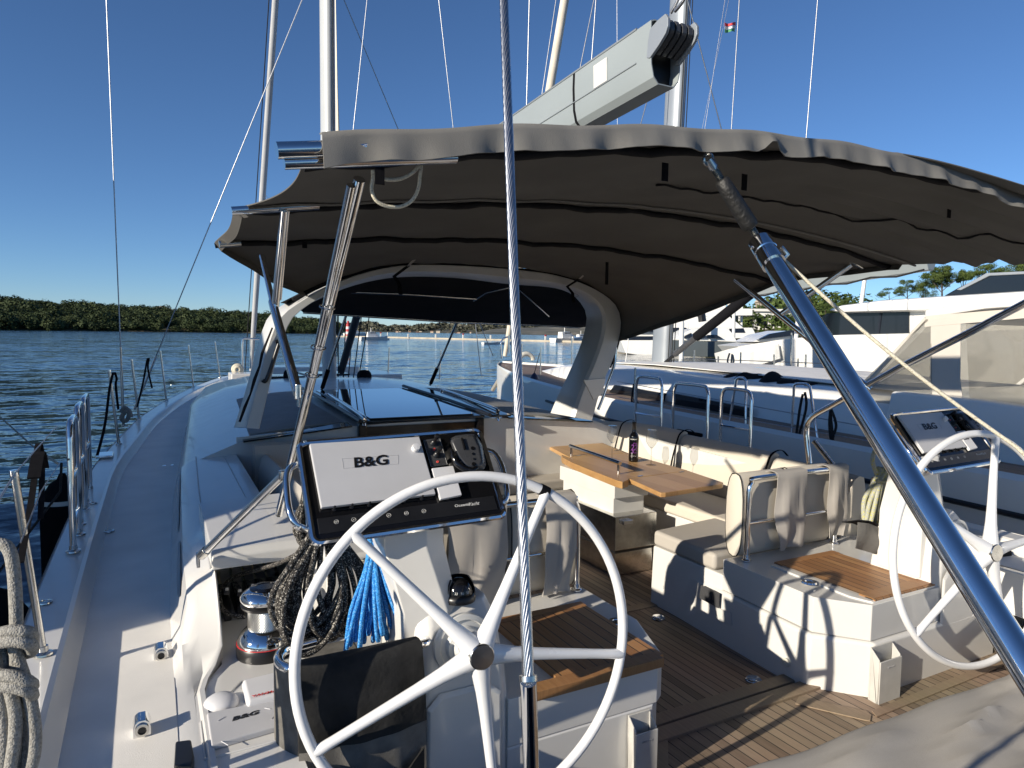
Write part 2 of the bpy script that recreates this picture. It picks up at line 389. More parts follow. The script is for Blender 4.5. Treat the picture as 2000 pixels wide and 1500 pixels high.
# table wood grain already mottled; water, leaves and terrain
def water_mat():
    m, nt, b = base_mat('water', (.004, .026, .058), .07, spec=.5)
    b.inputs['IOR'].default_value = 1.333
    tc = nd(nt, 'ShaderNodeTexCoord'); gm = nd(nt, 'ShaderNodeNewGeometry'); acc = gm.outputs['Normal']
    for (sx, sy, rz, det, w) in ((.45, 1.15, .30, 3., .62), (1.7, 3.6, .12, 3., .42), (7., 11., -.2, 2., .16), (.05, .11, .3, 2., .22)):
        mp = nd(nt, 'ShaderNodeMapping'); mp.inputs['Scale'].default_value = (sx, sy, 1); mp.inputs['Rotation'].default_value = (0, 0, rz)
        nt.links.new(tc.outputs['Object'], mp.inputs['Vector'])
        n = nd(nt, 'ShaderNodeTexNoise', i_Scale=1., i_Detail=det, i_Roughness=.55); n.inputs['Distortion'].default_value = .7
        nt.links.new(mp.outputs['Vector'], n.inputs['Vector'])
        sb = nd(nt, 'ShaderNodeVectorMath', operation='SUBTRACT'); sb.inputs[1].default_value = (.5, .5, .5); nt.links.new(n.outputs['Color'], sb.inputs[0])
        ml = nd(nt, 'ShaderNodeVectorMath', operation='MULTIPLY'); ml.inputs[1].default_value = (w * .6, w, 0); nt.links.new(sb.outputs[0], ml.inputs[0])
        ad = nd(nt, 'ShaderNodeVectorMath', operation='ADD'); nt.links.new(acc, ad.inputs[0]); nt.links.new(ml.outputs[0], ad.inputs[1]); acc = ad.outputs[0]
    nm = nd(nt, 'ShaderNodeVectorMath', operation='NORMALIZE'); nt.links.new(acc, nm.inputs[0]); nt.links.new(nm.outputs[0], b.inputs['Normal'])
water_mat()
def leaf_mat(name, c_dark, c_mid, c_light, scale):
    m, nt, b = base_mat(name, c_mid, .7, spec=.2)
    tc = nd(nt, 'ShaderNodeTexCoord'); n = nd(nt, 'ShaderNodeTexNoise', i_Scale=scale, i_Detail=5., i_Roughness=.7); nt.links.new(tc.outputs['Object'], n.inputs['Vector'])
    r = nd(nt, 'ShaderNodeValToRGB'); e = r.color_ramp.elements; e[0].position = .32; e[1].position = .68
    e[0].color = (*c_dark, 1); e[1].color = (*c_light, 1); k = e.new(.5); k.color = (*c_mid, 1)
    nt.links.new(n.outputs['Fac'], r.inputs['Fac']); nt.links.new(r.outputs['Color'], b.inputs['Base Color'])
leaf_mat('pine_leaf', (.030, .050, .012), (.055, .085, .020), (.105, .135, .035), .35)
leaf_mat('island_leaf', (.022, .034, .014), (.038, .056, .020), (.075, .090, .034), .035)
leaf_mat('hill_scrub', (.055, .062, .045), (.085, .088, .062), (.155, .145, .11), .006)
leaf_mat('island_ground', (.045, .05, .025), (.07, .07, .035), (.24, .20, .14), .04)
leaf_mat('hill_rock', (.085, .085, .065), (.13, .125, .095), (.24, .215, .17), .012)
# ---------------------------------------------------------------- camera, sky, sun
cam = bpy.data.cameras.new('camera'); co = bpy.data.objects.new('camera', cam); COL.objects.link(co); SC.camera = co
cam.sensor_width = 36; cam.lens = 36 * FPX / 2000; cam.clip_start = .05; cam.clip_end = 30000
co.matrix_world = Matrix.Translation(EYE) @ Matrix((RI, UP, -FW)).transposed().to_4x4()
SUN_EL, SUN_AZ = math.radians(19.5), math.radians(-102.0)     # azimuth from +Y, clockwise
w = bpy.data.worlds.new('World'); SC.world = w; w.use_nodes = True; nt = w.node_tree
sk = nd(nt, 'ShaderNodeTexSky'); sk.sky_type = 'NISHITA'; sk.sun_disc = False; sk.sun_elevation = SUN_EL; sk.sun_rotation = SUN_AZ
sk.altitude = 10; sk.air_density = .75; sk.dust_density = 0.; sk.ozone_density = 6.
bg = nt.nodes['Background']; bg.inputs[1].default_value = .074
nt.links.new(sk.outputs[0], bg.inputs[0])
sl = bpy.data.lights.new('sun', 'SUN'); sl.energy = 4.2; sl.angle = math.radians(.53); sl.color = (1., .905, .76)
so = bpy.data.objects.new('sun', sl); COL.objects.link(so)
sd = V((math.sin(SUN_AZ) * math.cos(SUN_EL), math.cos(SUN_AZ) * math.cos(SUN_EL), math.sin(SUN_EL)))
so.rotation_euler = sd.to_track_quat('Z', 'Y').to_euler(); so.location = (-30, 0, 30)
SC.view_settings.view_transform = 'Standard'; SC.view_settings.look = 'None'; SC.view_settings.exposure = .72; SC.view_settings.gamma = 1.
SC.cycles.max_bounces = 8; SC.cycles.transparent_max_bounces = 16; SC.cycles.sample_clamp_indirect = 4.
# ---------------------------------------------------------------- water, seabed horizon
mb = MB(); R = 14000
xs = [-R, -2500, -700, -150, -40, 40, 150, 700, 2500, R]
mb.grid([[V((x, y, 0)) for x in xs] for y in xs])
tag(mb.build('water', 'water', fixn=False), kind='structure')
# ================================================================ the yacht the picture is taken from
GX = [(-.9, 2.42), (0, 2.46), (2, 2.49), (4, 2.48), (6.3, 2.44), (7.3, 2.33), (9, 2.16), (10.9, 1.83), (12.9, 1.38), (15, .77), (15.8, .46), (16.4, .04)]
XF = [(1, 2.0), (2, 1.99), (3.2, 1.98), (4.3, 1.94), (5.2, 1.90), (8.6, 1.66), (12.4, 1.18), (14.2, .86)]
def zc(y): return 1.53 + .013 * y
def smooth_tab(tab, ys): return [(y, sum(interp(tab, y + d) for d in (-.5, -.25, 0, .25, .5)) / 5) for y in ys]
YS = [-.9 + .45 * i for i in range(38)] + [16.2, 16.4]
GT = smooth_tab(GX, YS); GT[-1] = (16.4, .03)
yacht = thing('sailing_yacht', (0, 0, 1.0), 'white sailing yacht with teak cockpit and twin wheels, seen from its own stern', 'sailing yacht')
mb = MB()
lv = [(1., 0.), (1.005, -.12), (.99, -.5), (.96, -1.0), (.88, -1.45), (.7, -1.75)]
for s in (-1, 1):
    mb.grid([[V((s * x * k, y, zc(y) + dz)) for (k, dz) in lv] for (y, x) in GT], s > 0)
y0, x0 = GT[0]
mb.add([V((s * x0 * k, y0, zc(y0) + dz)) for s in (-1, 1) for (k, dz) in lv], [[0, 1, 2, 3, 4, 5, 11, 10, 9, 8, 7, 6]])
mb.build('hull', 'gelcoat', yacht)
mb = MB()
for s in (-1, 1):          # raised toe rail cap with rounded edges and a sloped inner wall
    G = []
    for (y, x) in GT:
        z = zc(y); k = min(1, max(.05, x / .5))
        G.append([V((s * x, y, z - .05)), V((s * (x + .004), y, z - .012)), V((s * (x - .012 * k), y, z)), V((s * (x - .142 * k), y, z + .003)), V((s * (x - .158 * k), y, z - .006)), V((s * (x - .178 * k), y, z - .05)), V((s * (x - .20 * k), y, z - .075))])
    mb.grid(G, s < 0)
mb.build('toe_rail', 'gelcoat', yacht, smooth=25)
mb = MB()
for s in (-1, 1):
    G = []
    for (y, x) in GT:
        k = min(1, max(.05, x / .5)); xi = max(0., min(x - .3 * k, interp(XF, y))) if y < 14.2 else 0.
        G.append([V((s * lerp(x - .199 * k, xi, t), y, zc(y) - .074 + .012 * math.sin(t * PI / 2))) for t in (0, .3, .6, 1)])
    mb.grid(G, s < 0)
mb.build('side_deck', 'nonskid', yacht)
# deck moulding seams (non-skid panel borders)
mb = MB()
for s in (-1, 1):
    for (ya, yb) in ((1.2, 3.02), (3.12, 4.9), (5.0, 7.4), (7.5, 10.2)):
        n = 8
        for j in range(n):
            pass
# ---- coachroof, y from 5.2 forward
RT = [(2.2, .17), (4.9, .22), (8.5, .27), (11, .22), (13.2, .06), (14.2, .0)]     # wall height
CT = [(5.1, 2.0), (8.5, 2.12), (11, 2.02), (13, 1.84), (14.2, 1.70)]              # centre height
def roof_half(y):
    xf = interp(XF, y); z0 = zc(y) - .065; wv = interp(RT, y); c = interp(CT, y); k = min(1., xf / 1.2)
    return [(xf + .012, z0 - .03), (xf + .004, z0), (xf - .03 * k, z0 + .05), (xf - .055 * k, z0 + wv), (xf - .075 * k, z0 + wv + .022), (xf - .16 * k, z0 + wv + .06), (xf - .175 * k, z0 + wv + .063),
            (xf - .42 * k, lerp(z0 + wv + .06, c, .55)), (xf * .52, lerp(z0 + wv + .06, c, .88)), (xf * .25, lerp(z0 + wv, c, .985)), (0, c)]
ys = [5.1 + .35 * i for i in range(27)]
rings = []
for y in ys:
    h = roof_half(y); rings.append([V((-x, y, z)) for (x, z) in h] + [V((x, y, z)) for (x, z) in h[-2::-1]])
mb = MB(); mb.loft(rings, closed=False); mb.add(rings[0] + [V((interp(XF, 5.1), 5.1, 1.3)), V((-interp(XF, 5.1), 5.1, 1.3))], [list(range(len(rings[0]) + 2))])
roof = mb.build('coachroof', 'gelcoat', yacht, smooth=50)
def roof_z(x, y):
    h = roof_half(y); a = abs(x)
    for (x1, z1), (x0_, z0_) in zip(h, h[1:]):
        if x0_ <= a <= x1 and x1 > x0_: return lerp(z0_, z1, (a - x0_) / (x1 - x0_))
    return h[-1][1]
# long dark windows in the coachroof side (port and starboard)
for s in (-1, 1):
    for (ya, yb) in ((3.05, 3.75), (3.95, 5.6), (6.0, 8.2)):
        mb = MB(); n = 14; top = []; bot = []
        for i in range(n + 1):
            y = lerp(ya, yb, i / n); z0 = zc(y) - .065; wv = interp(RT, y); xf = interp(XF, y); q = math.sin(PI * i / n) ** .35 if 0 < i < n else 0
            xm = xf - .03; f = lambda t: V((s * (lerp(xf - .03, xf - .055, (t * wv - .05) / max(.05, wv - .05)) + .006), y, z0 + t * wv))
            top.append(f(.60 + .26 * q)); bot.append(f(.60 - .22 * q))
        mb.grid([bot, top], s < 0); o = mb.build('window', 'carbon_glass', roof)
# ---- coaming each side of the cockpit, y 1.0 .. 5.1
def coam_half(y):
    xf = interp(XF, y); z0 = zc(y) - .065
    t = max(0., min(1., (y - 2.52) / .46)); t = t * t * (3 - 2 * t)     # drops to the winch shelf going aft
    zt = lerp(1.513, z0 + interp(RT, y) + .06, t)
    return xf, z0, zt, t
mb = MB(); rings = []
for i in range(56):
    y = 1.0 + i * (4.1 / 55)
    xf, z0, zt, t = coam_half(y)
    xin = lerp(1.90, 1.82, max(0., min(1., (y - 2.45) / .2))) if y < 3.4 else lerp(1.82, 1.50, min(1., (y - 3.4) / .1))
    rings.append([V((-(xf + .012), y, z0 - .03)), V((-(xf + .003), y, z0)), V((-(xf - .03), y, min(z0 + .05, zt - .012))), V((-(xf - .055), y, max(min(z0 + .05, zt - .012), zt - .045))), V((-max(xf - .09, xin + .03), y, zt - .02)), V((-max(xf - .15, xin + .015), y, zt)),
                  V((-xin - .005, y, zt + .02 * t)), V((-xin, y, zt + .012 * t)), V((-xin, y, 1.42))])
mb.loft(rings, closed=False); cport = mb.build('coaming', 'gelcoat', yacht, smooth=35)
mb = MB(); rings = []
for i in range(24):
    y = 1.0 + i * (4.1 / 23)
    xf, z0, zt, t = coam_half(y)
    xf += .0; xin = 1.86
    rings.append([V((xf + .012, y, z0 - .03)), V((xf + .003, y, z0)), V((xf - .04, y, zt - .02)), V((max(xin, xf - .08), y, zt)), V((xin - .005, y, zt)), V((xin - .02, y, 1.3))])
mb.loft(rings, closed=False); mb.build('coaming', 'gelcoat', yacht, smooth=35)
# panel groove on the port coaming
mb = MB(); mb.tube([V((-(interp(XF, y) - .145), y, coam_half(y)[2] + .001)) for y in (2.95, 3.3, 3.8, 4.3, 4.8, 5.2)] , .0035, 5)
mb.tube([V((-1.585, y, coam_half(y)[2] + .016)) for y in (2.98, 3.4, 4.0, 4.6, 5.05)], .003, 5)
mb.build('panel_groove', 'ink_grey', cport)
# winch shelf, clutch recess and hood
mb = MB()
mb.add([(-1.96, 1.0, 1.502), (-1.68, 1.0, 1.502), (-1.68, 2.12, 1.502), (-1.22, 2.12, 1.502), (-1.22, 3.45, 1.502), (-1.83, 3.45, 1.502), (-1.83, 2.6, 1.502), (-1.93, 2.4, 1.502)], [[0, 1, 2, 3, 4, 5, 6, 7]])
mb.add([(-1.68, 1.0, 1.502), (-1.68, 2.12, 1.502), (-1.68, 2.12, 1.0), (-1.68, 1.0, 1.0)], [[0, 1, 2, 3]]); mb.add([(-1.68, 2.12, 1.502), (-1.22, 2.12, 1.502), (-1.22, 2.12, 1.0), (-1.68, 2.12, 1.0)], [[0, 1, 2, 3]])
mb.add([(-1.22, 2.12, 1.502), (-1.22, 3.45, 1.502), (-1.22, 3.45, 1.0), (-1.22, 2.12, 1.0)], [[0, 1, 2, 3]])
mb.build('winch_shelf', 'gelcoat', yacht)
mb = MB()
mb.box((-1.475, 3.2, 1.62), (.03, .62, .24)); mb.build('recess_wall', 'gelcoat', yacht, bevel=.004)
mb = MB(); mb.box((-1.34, 3.02, 1.66), (.22, .80, .34)); mb.build('coaming_block', 'gelcoat', yacht, bevel=.02, seg=3)
mb = MB(); mb.loft([[V((-1.835, y, a)), V((-1.455, y, b)), V((-1.455, y, b - t)), V((-1.835, y, a - t))] for (y, a, b, t) in ((2.90, 1.80, 1.80, .05), (2.93, 1.822, 1.825, .075), (3.30, 1.85, 1.862, .1), (3.62, 1.862, 1.872, .1))])
mb.build('clutch_hood', 'gelcoat', yacht, bevel=.008)
mb = MB(); mb.box((-1.64, 3.53, 1.62), (.36, .02, .26)); mb.build('recess_back', 'gelcoat_aged', yacht)
# ---- cockpit floor
mb = MB(); mb.add([(-.95, 2.26, 1.02), (1.5, 2.26, 1.02), (1.5, 5.25, 1.02), (-.95, 5.25, 1.02)], [[0, 1, 2, 3]])
mb.build('cockpit_sole', 'teak_sole', yacht)
mb = MB(); mb.box((.33, 2.235, 1.025), (1.3, .075, .045)); mb.build('teak_threshold', 'teak_plain', yacht, bevel=.006); mb = MB(); mb.box((.33, 2.13, 1.035), (1.3, .085, .045)); mb.build('teak_threshold', 'teak_plain', yacht, bevel=.006)
mb = MB(); mb.box((.33, 3.30, 1.012), (.95, .07, .028)); mb.build('teak_threshold', 'teak_plain', yacht, bevel=.004)
mb = MB(); mb.box((.3, 2.19, .98), (1.4, .03, .05)); mb.build('drain_channel', 'dark_recess', yacht)
mb = MB(); mb.add([(-1.2, -.9, 1.045), (2.0, -.9, 1.045), (2.0, 2.09, 1.045), (-1.2, 2.09, 1.045)], [[0, 1, 2, 3]])
mb.build('aft_deck', 'teak_aft', yacht)
mb = MB()                      # margin planks round the starboard helm base
mb.prism([PZ(x, y, 1.046) for (x, y) in ((1560, 1362), (1692, 1390), (1702, 1398), (1700, 1410), (1688, 1408), (1553, 1376))], (0, 0, .006))
mb.build('margin_plank', 'teak_plain', yacht, bevel=.002); mb = MB(); mb.prism([PZ(x, y, 1.046) for (x, y) in ((1702, 1390), (2060, 1245), (2060, 1262), (1712, 1402))], (0, 0, .006))
mb.build('margin_plank', 'teak_plain', yacht, bevel=.002); mb = MB(); mb.prism([PZ(x, y, 1.046) for (x, y) in ((1283, 1442), (1304, 1440), (1306, 1520), (1283, 1520))], (0, 0, .006))
mb.build('margin_plank', 'teak_plain', yacht, bevel=.002)
mb = MB()
for (px, py) in ((1286, 1206), (1472, 1327)):
    mb = MB(); c = PZ(px, py, 1.026); R = Matrix.Identity(3)
    mb.lathe([(.001, .006), (.016, .006), (.017, .004), (.018, .004), (.034, .006), (.038, .003), (.04, 0)], c, 20)
    mb.box(c + V((0, 0, .008)), (.05, .012, .008)); mb.build('floor_latch', 'chrome', yacht)
# ---- starboard cockpit moulding: helm seat base + bench
SB = [(.74, 3.34), (.68, 2.14), (.87, 1.93), (1.9, 1.93), (1.9, 3.34)]
mb = MB()
mb.loft([[V((x + (.0 if z < 1.1 else .02 * (1 if x < 1.5 else 0)), y, z)) for (x, y) in SB] for z in (.95, 1.3)])
mb.build('bench_base', 'gelcoat', yacht, bevel=.02, seg=3)
hs = thing('helm_seat', (0, 0, 0), None, None); hs.parent = yacht; hs.location = V((1.2, 2.2, 1.3)) - yacht.location
mb = MB(); poly = [(.74, 2.74), (.72, 2.14), (.88, 1.95), (1.92, 1.95), (1.92, 2.74)]
mb.loft([[V((x + .012, y + .006, 1.301)) for (x, y) in poly], [V((x, y, 1.305)) for (x, y) in poly], [V((x, y, 1.475)) for (x, y) in poly]])
mb.build('seat_base', 'gelcoat', hs, bevel=.014, seg=3)
mb = MB(); poly = [(.868, 2.06), (.90, 1.962), (1.40, 1.962), (1.40, 2.55), (.885, 2.55)]
mb.loft([[V((x, y, 1.405)) for (x, y) in poly], [V((x, y, 1.484)) for (x, y) in poly]])
mb.build('seat_lid', 'gelcoat', hs, bevel=.01)
mb = MB(); mb.add([(.925, 1.985, 1.489), (1.385, 1.985, 1.489), (1.385, 2.54, 1.489), (.925, 2.54, 1.489)], [[0, 1, 2, 3]])
mb.box((1.155, 1.99, 1.479), (.47, .05, .018)); mb.build('teak_panel', 'teak_seat', hs)
mb = MB()
mb.box((1.155, 2.012, 1.484), (.47, .075, .016)); mb.build('teak_margin', 'teak_seat_plain', hs, bevel=.003); mb = MB(); mb.box((1.155, 2.525, 1.484), (.47, .05, .016)); mb.build('teak_margin', 'teak_seat_plain', hs, bevel=.003)
c = PZ(1580, 1138, 1.487); mb = MB(); mb.lathe([(.001, .004), (.018, .004), (.02, .008), (.034, .008), (.038, 0)], c, 20); mb.build('flush_latch', 'chrome', hs)
# port helm seat
hp = thing('helm_seat', (0, 0, 0), None, None); hp.parent = yacht; hp.location = V((-.5, 2.2, 1.3)) - yacht.location
mb = MB(); poly = [(-1.0, 2.75), (-1.0, 1.97), (-.36, 1.97), (-.315, 2.0), (-.20, 2.30), (-.20, 2.75)]
mb.loft([[V((x - (.02 if x > -.9 else 0), y, z)) for (x, y) in poly] for z in (.95, 1.30)] + [[V((x - (.012 if x > -.9 else 0), y + .005, 1.305)) for (x, y) in poly]] + [[V((x, y, z)) for (x, y) in poly] for z in (1.309, 1.475)])
mb.build('seat_base', 'gelcoat', hp, bevel=.012, seg=3)
mb = MB(); mb.box((-.56, 2.235, 1.482), (.46, .52, .015)); mb.build('teak_panel', 'teak_seat', hp)
mb = MB(); mb.box((-.63, 1.975, 1.474), (.56, .06, .036)); mb.build('teak_margin', 'teak_seat_plain', hp, bevel=.004); mb = MB(); mb.box((-.56, 2.525, 1.483), (.47, .05, .017)); mb.build('teak_margin', 'teak_seat_plain', hp, bevel=.004)
c = PZ(1205, 1216, 1.479); mb = MB(); mb.lathe([(.001, .004), (.018, .004), (.02, .008), (.034, .008), (.038, 0)], c, 20); mb.build('flush_latch', 'chrome', hp)
# starboard bench with lockers
bn = thing('cockpit_bench', (0, 0, 0), None, None); bn.parent = yacht; bn.location = V((1.5, 4, 1.0)) - yacht.location
mb = MB(); poly = [(.745, 2.74), (.745, 3.34), (1.36, 3.40), (1.36, 4.86), (.30, 4.86), (.30, 5.3), (1.95, 5.3), (1.95, 2.74)]
mb.loft([[V((x - .015, y, .95)) for (x, y) in poly], [V((x, y, 1.385)) for (x, y) in poly]]); mb.build('bench_locker', 'gelcoat', bn, bevel=.015)
mb = MB()
for a, b in ((3.52, 3.85),):
    n = 20; pts = []
    for i in range(n):
        t = 2 * PI * i / n; cx = math.copysign(abs(math.cos(t)) ** .5, math.cos(t)); sx = math.copysign(abs(math.sin(t)) ** .5, math.sin(t))
        pts.append(V((1.332 - 0.0, 3.66 + .20 * cx, 1.20 + .115 * sx)))
    mb.prism(pts, (.04, 0, 0))
mb.build('locker_dark_plate', 'ink_black', bn)  # solid black plate painted as the shaded inside of the locker
mb = MB(); pts = [PX(x, y, .706) for (x, y) in ((1370, 1142), (1406, 1159), (1405, 1188), (1367, 1168))]
mb.prism(pts, (-.006, 0, 0)); mb.build('vent_plate', 'dark_grey_plastic', bn, bevel=.002)
mb = MB(); pts = [PX(x, y, .712) for (x, y) in ((1398, 1186), (1428, 1196), (1430, 1222), (1404, 1212))]
mb.prism(pts, (-.004, 0, 0)); mb.build('step_recess', 'gelcoat_aged', bn, bevel=.003)
# cushions on the bench (each liftable)
def cushion(name, poly, z0, z1, label, mat='cushion', bev=.025, group=None):
    mb = MB(); mb.loft([[V((x, y, z)) for (x, y) in poly] for z in (z0, z1)])
    o = mb.build(name, mat, None, bevel=bev, seg=3); return tag(o, label, 'cushion', group)
cushion('seat_cushion', [(.735, 2.80), (.735, 3.33), (1.32, 3.40), (1.32, 2.80)], 1.388, 1.485, 'beige bench cushion forward of the padded far helm backrest, near the table end', 'cushion_shaded')
cushion('seat_cushion', [(1.33, 2.80), (1.33, 4.86), (1.80, 4.86), (1.80, 2.80)], 1.388, 1.483, 'long beige side bench cushion running under the far edge of the wooden table')
cushion('seat_cushion', [(.30, 4.88), (.30, 5.28), (1.80, 5.28), (1.80, 4.88)], 1.388, 1.483, 'shaded forward bench cushion beyond the far table leaf', 'cushion_shaded')
def back_cushion(name, pts, z0, z1, th, label, mat='cushion', lean=.10):
    """upholstered back rest following a plan polyline"""
    G = []; m = len(pts); cr = catmull([V((x, y, 0)) for (x, y) in pts], 4)
    rings = []
    for i, p in enumerate(cr):
        t = (cr[min(i + 1, len(cr) - 1)] - cr[max(i - 1, 0)]).normalized(); nrm = V((t.y, -t.x, 0))
        ring = []
        for (u, zz) in ((0, 0), (-.015, .3), (0, .75), (.03, .94), (.07, 1.), (.11, .97), (.14, .8), (.14, 0)):
            ring.append(p + nrm * (u / .14 * th + lean * zz * .6) + V((0, 0, lerp(z0, z1, zz))))
        rings.append(ring)
    mb = MB(); mb.loft(rings); o = mb.build(name, mat, None, smooth=50); return tag(o, label, 'cushion')
back_cushion('back_cushion', [(1.72, 2.74), (1.78, 3.05), (1.80, 3.42)], 1.44, 1.85, .12, 'short beige back cushion nearest the stern on the starboard bench, behind the helm backrest')
back_cushion('back_cushion', [(1.80, 3.44), (1.82, 3.9), (1.83, 4.40)], 1.44, 1.875, .12, 'beige back cushion with the shadows of bottle and glasses on it')
back_cushion('back_cushion', [(1.83, 4.42), (1.83, 4.75), (1.76, 5.02), (1.55, 5.13)], 1.44, 1.90, .12, 'curved corner back cushion behind the wine glass, half in shade')
tag(back_cushion('back_cushion', [(1.52, 5.14), (1.0, 5.14), (.34, 5.13)], 1.44, 1.915, .12, 'beige forward back cushion below the companionway deck, beyond the far table leaf'), None)
for (px0, py0, px1, py1, px2, py2, lab) in ((1262, 857, 1252, 868, 1238, 900, 'x'),):
    pass
def strap(name, pts, wdt, label, mat='black_webbing', cat='strap', th=.003, side=(0, 1, 0)):
    cr = catmull(pts, 4); s = V(side).normalized() * wdt / 2
    mb = MB(); mb.sheet([[p - s, p + s] for p in cr], th); return tag(mb.build(name, mat, None), label, cat)
for (y, x, zt, lab) in ((3.43, 1.80, 1.865, 'dark strap between the two aftmost bench back cushions'), (4.41, 1.83, 1.885, 'dark strap over the back cushion behind the right wine glass'), (5.03, 1.70, 1.90, 'dark strap in the corner of the back cushions behind the left wine glass')):
    strap('cushion_strap', [(x - .008, y, 1.50), (x - .022, y, 1.62), (x - .004 + .03, y, zt - .09), (x + .07, y, zt + .002), (x + .17, y, zt + .028), (x + .24, y, zt - .02)], .018, lab)
# ---- bulkhead, companionway
bh = MB()
back_cushion('back_cushion', [(-.66, 5.02), (-1.1, 5.02), (-1.42, 5.0)][::-1], 1.44, 1.93, .10, 'back cushion toned for shade to port of the companionway, behind the nearest console', 'cushion_shaded', .06)
back_cushion('back_cushion', [(-1.30, 3.0), (-1.36, 3.8), (-1.38, 4.9)], 1.44, 1.86, .10, 'back cushion toned for shade along the port coaming behind the chrome bimini leg', 'cushion_shaded', -.02)
bh.add([(-1.5, 5.115, 1.0), (-.62, 5.115, 1.0), (-.62, 5.115, 1.99), (-1.5, 5.115, 1.95)], [[0, 1, 2, 3]])
bh.build('bulkhead', 'gelcoat_aged', yacht); bh = MB()
bh.add([(.36, 5.115, 1.0), (1.86, 5.095, 1.0), (1.86, 5.095, 1.80), (1.5, 5.115, 1.93), (.36, 5.115, 1.99)], [[0, 1, 2, 3, 4]])
bh.build('bulkhead', 'gelcoat_aged', yacht)
cw = thing('companionway', (0, 0, 0), None, None); cw.parent = yacht; cw.location = V((-.13, 5.1, 1.9)) - yacht.location
mb = MB(); mb.box((-.13, 5.10, 1.55), (.99, .03, .86)); mb.build('doorway', 'black_gloss', cw)
mb = MB(); mb.box((-.62, 5.08, 1.55), (.06, .06, .92)); mb.build('door_frame', 'black_gloss', cw, bevel=.008); mb = MB(); mb.box((.355, 5.08, 1.55), (.06, .06, .92)); mb.build('door_frame', 'black_gloss', cw, bevel=.008)
mb = MB(); mb.loft([[V((-.64, y, z)), V((.38, y, z)), V((.38, y, z - .018)), V((-.64, y, z - .018))] for (y, z) in ((5.03, 2.033), (5.2, 2.045), (6.0, 2.075), (7.05, 2.105))])
mb.build('hatch_frame', 'carbon_glass', cw, bevel=.006)
mb = MB(); mb.loft([[V((-.56, y, z)), V((.30, y, z)), V((.30, y, z - .008)), V((-.56, y, z - .008))] for (y, z) in ((5.07, 2.046), (6.0, 2.083), (6.95, 2.110))])
mb.build('sliding_hatch', 'hatch_glass', cw, bevel=.003)
for x in (-.66, .40): mb = MB(); mb.tube([V((x, y, z)) for (y, z) in ((4.98, 2.04), (5.8, 2.08), (7.1, 2.12))], .016, 8); mb.build('hatch_rail', 'black_plastic', cw)
mb = MB(); mb.loft([[V((.415, y, z)), V((.60, y, z - .004)), V((.60, y, z - .02)), V((.415, y, z - .02))] for (y, z) in ((4.99, 2.038), (5.8, 2.078), (7.0, 2.108))])
mb.build('side_glass', 'carbon_glass', cw, bevel=.004)
# grey sunbathing panels either side of the hatch
for s, xa, xb in ((-1, .72, 1.40), (1, .68, 1.42)):
    mb = MB(); G = []
    for i in range(9):
        y = 5.22 + i * .26; k = 1 - .10 * i / 8
        G.append([V((s * lerp(xa, xb * k, t), y, roof_z(lerp(xa, xb * k, t), y) + .016)) for t in (0, .25, .5, .75, 1)])
    mb.sheet(G if s < 0 else [r[::-1] for r in G], .012); mb.build('deck_pad', 'grey_nonskid', yacht)
mb = MB()                                 # shiny acrylic strip at the roof's aft edge
for (xa, xb) in ((-1.46, -.7), (.62, 1.46)):
    mb = MB(); mb.loft([[V((xa, y, roof_z(xa, 5.2) + z)), V((xb, y, roof_z(xb, 5.2) + z)), V((xb, y, roof_z(xb, 5.2) + z - .012)), V((xa, y, roof_z(xa, 5.2) + z - .012))] for (y, z) in ((5.06, .008), (5.2, .016))]); mb.build('roof_edge_strip', 'carbon_glass', yacht)
# foredeck: breakwater moulding, hatch lids, windlass
for (pa, pb, yy, zt_, dp_) in ((533, 702, 11.6, 2.10, .9), (700, 786, 11.2, 1.985, 1.3), (452, 536, 14.0, 1.86, .6)):
    A, B = PY(pa, 730, yy), PY(pb, 730, yy); mb = MB(); mb.box(((A.x + B.x) / 2, yy + dp_ / 2, (zt_ + 1.6) / 2), (B.x - A.x, dp_, zt_ - 1.6)); mb.build('foredeck_locker', 'gelcoat', yacht, bevel=.02, seg=3)
mb = MB(); mb.box((.25, 10.2, 2.075), (.62, .62, .03)); mb.box((-.45, 9.5, 2.09), (.5, .5, .03)); mb.build('deck_hatch', 'carbon_glass', yacht, bevel=.01)
# flush fittings on the side deck
mb = MB()
for (px, py, r) in ((212, 1038, .03), (88, 1177, .026), (265, 863, .03), (244, 832, .034), (275, 826, .034), (316, 798, .03), (376, 770, .034), (183, 983, .02), (336, 752, .03)):
    z = 1.487 if px not in (88, 183) else None
    c = PS(px, py, 1.462, .013) if z else PS(px, py, 1.534, .013)
    mb.lathe([(.001, .004), (r * .6, .004), (r * .65, .007), (r, .005), (r * 1.05, 0)], c, 16)
mb.build('deck_plug', 'steel', yacht)
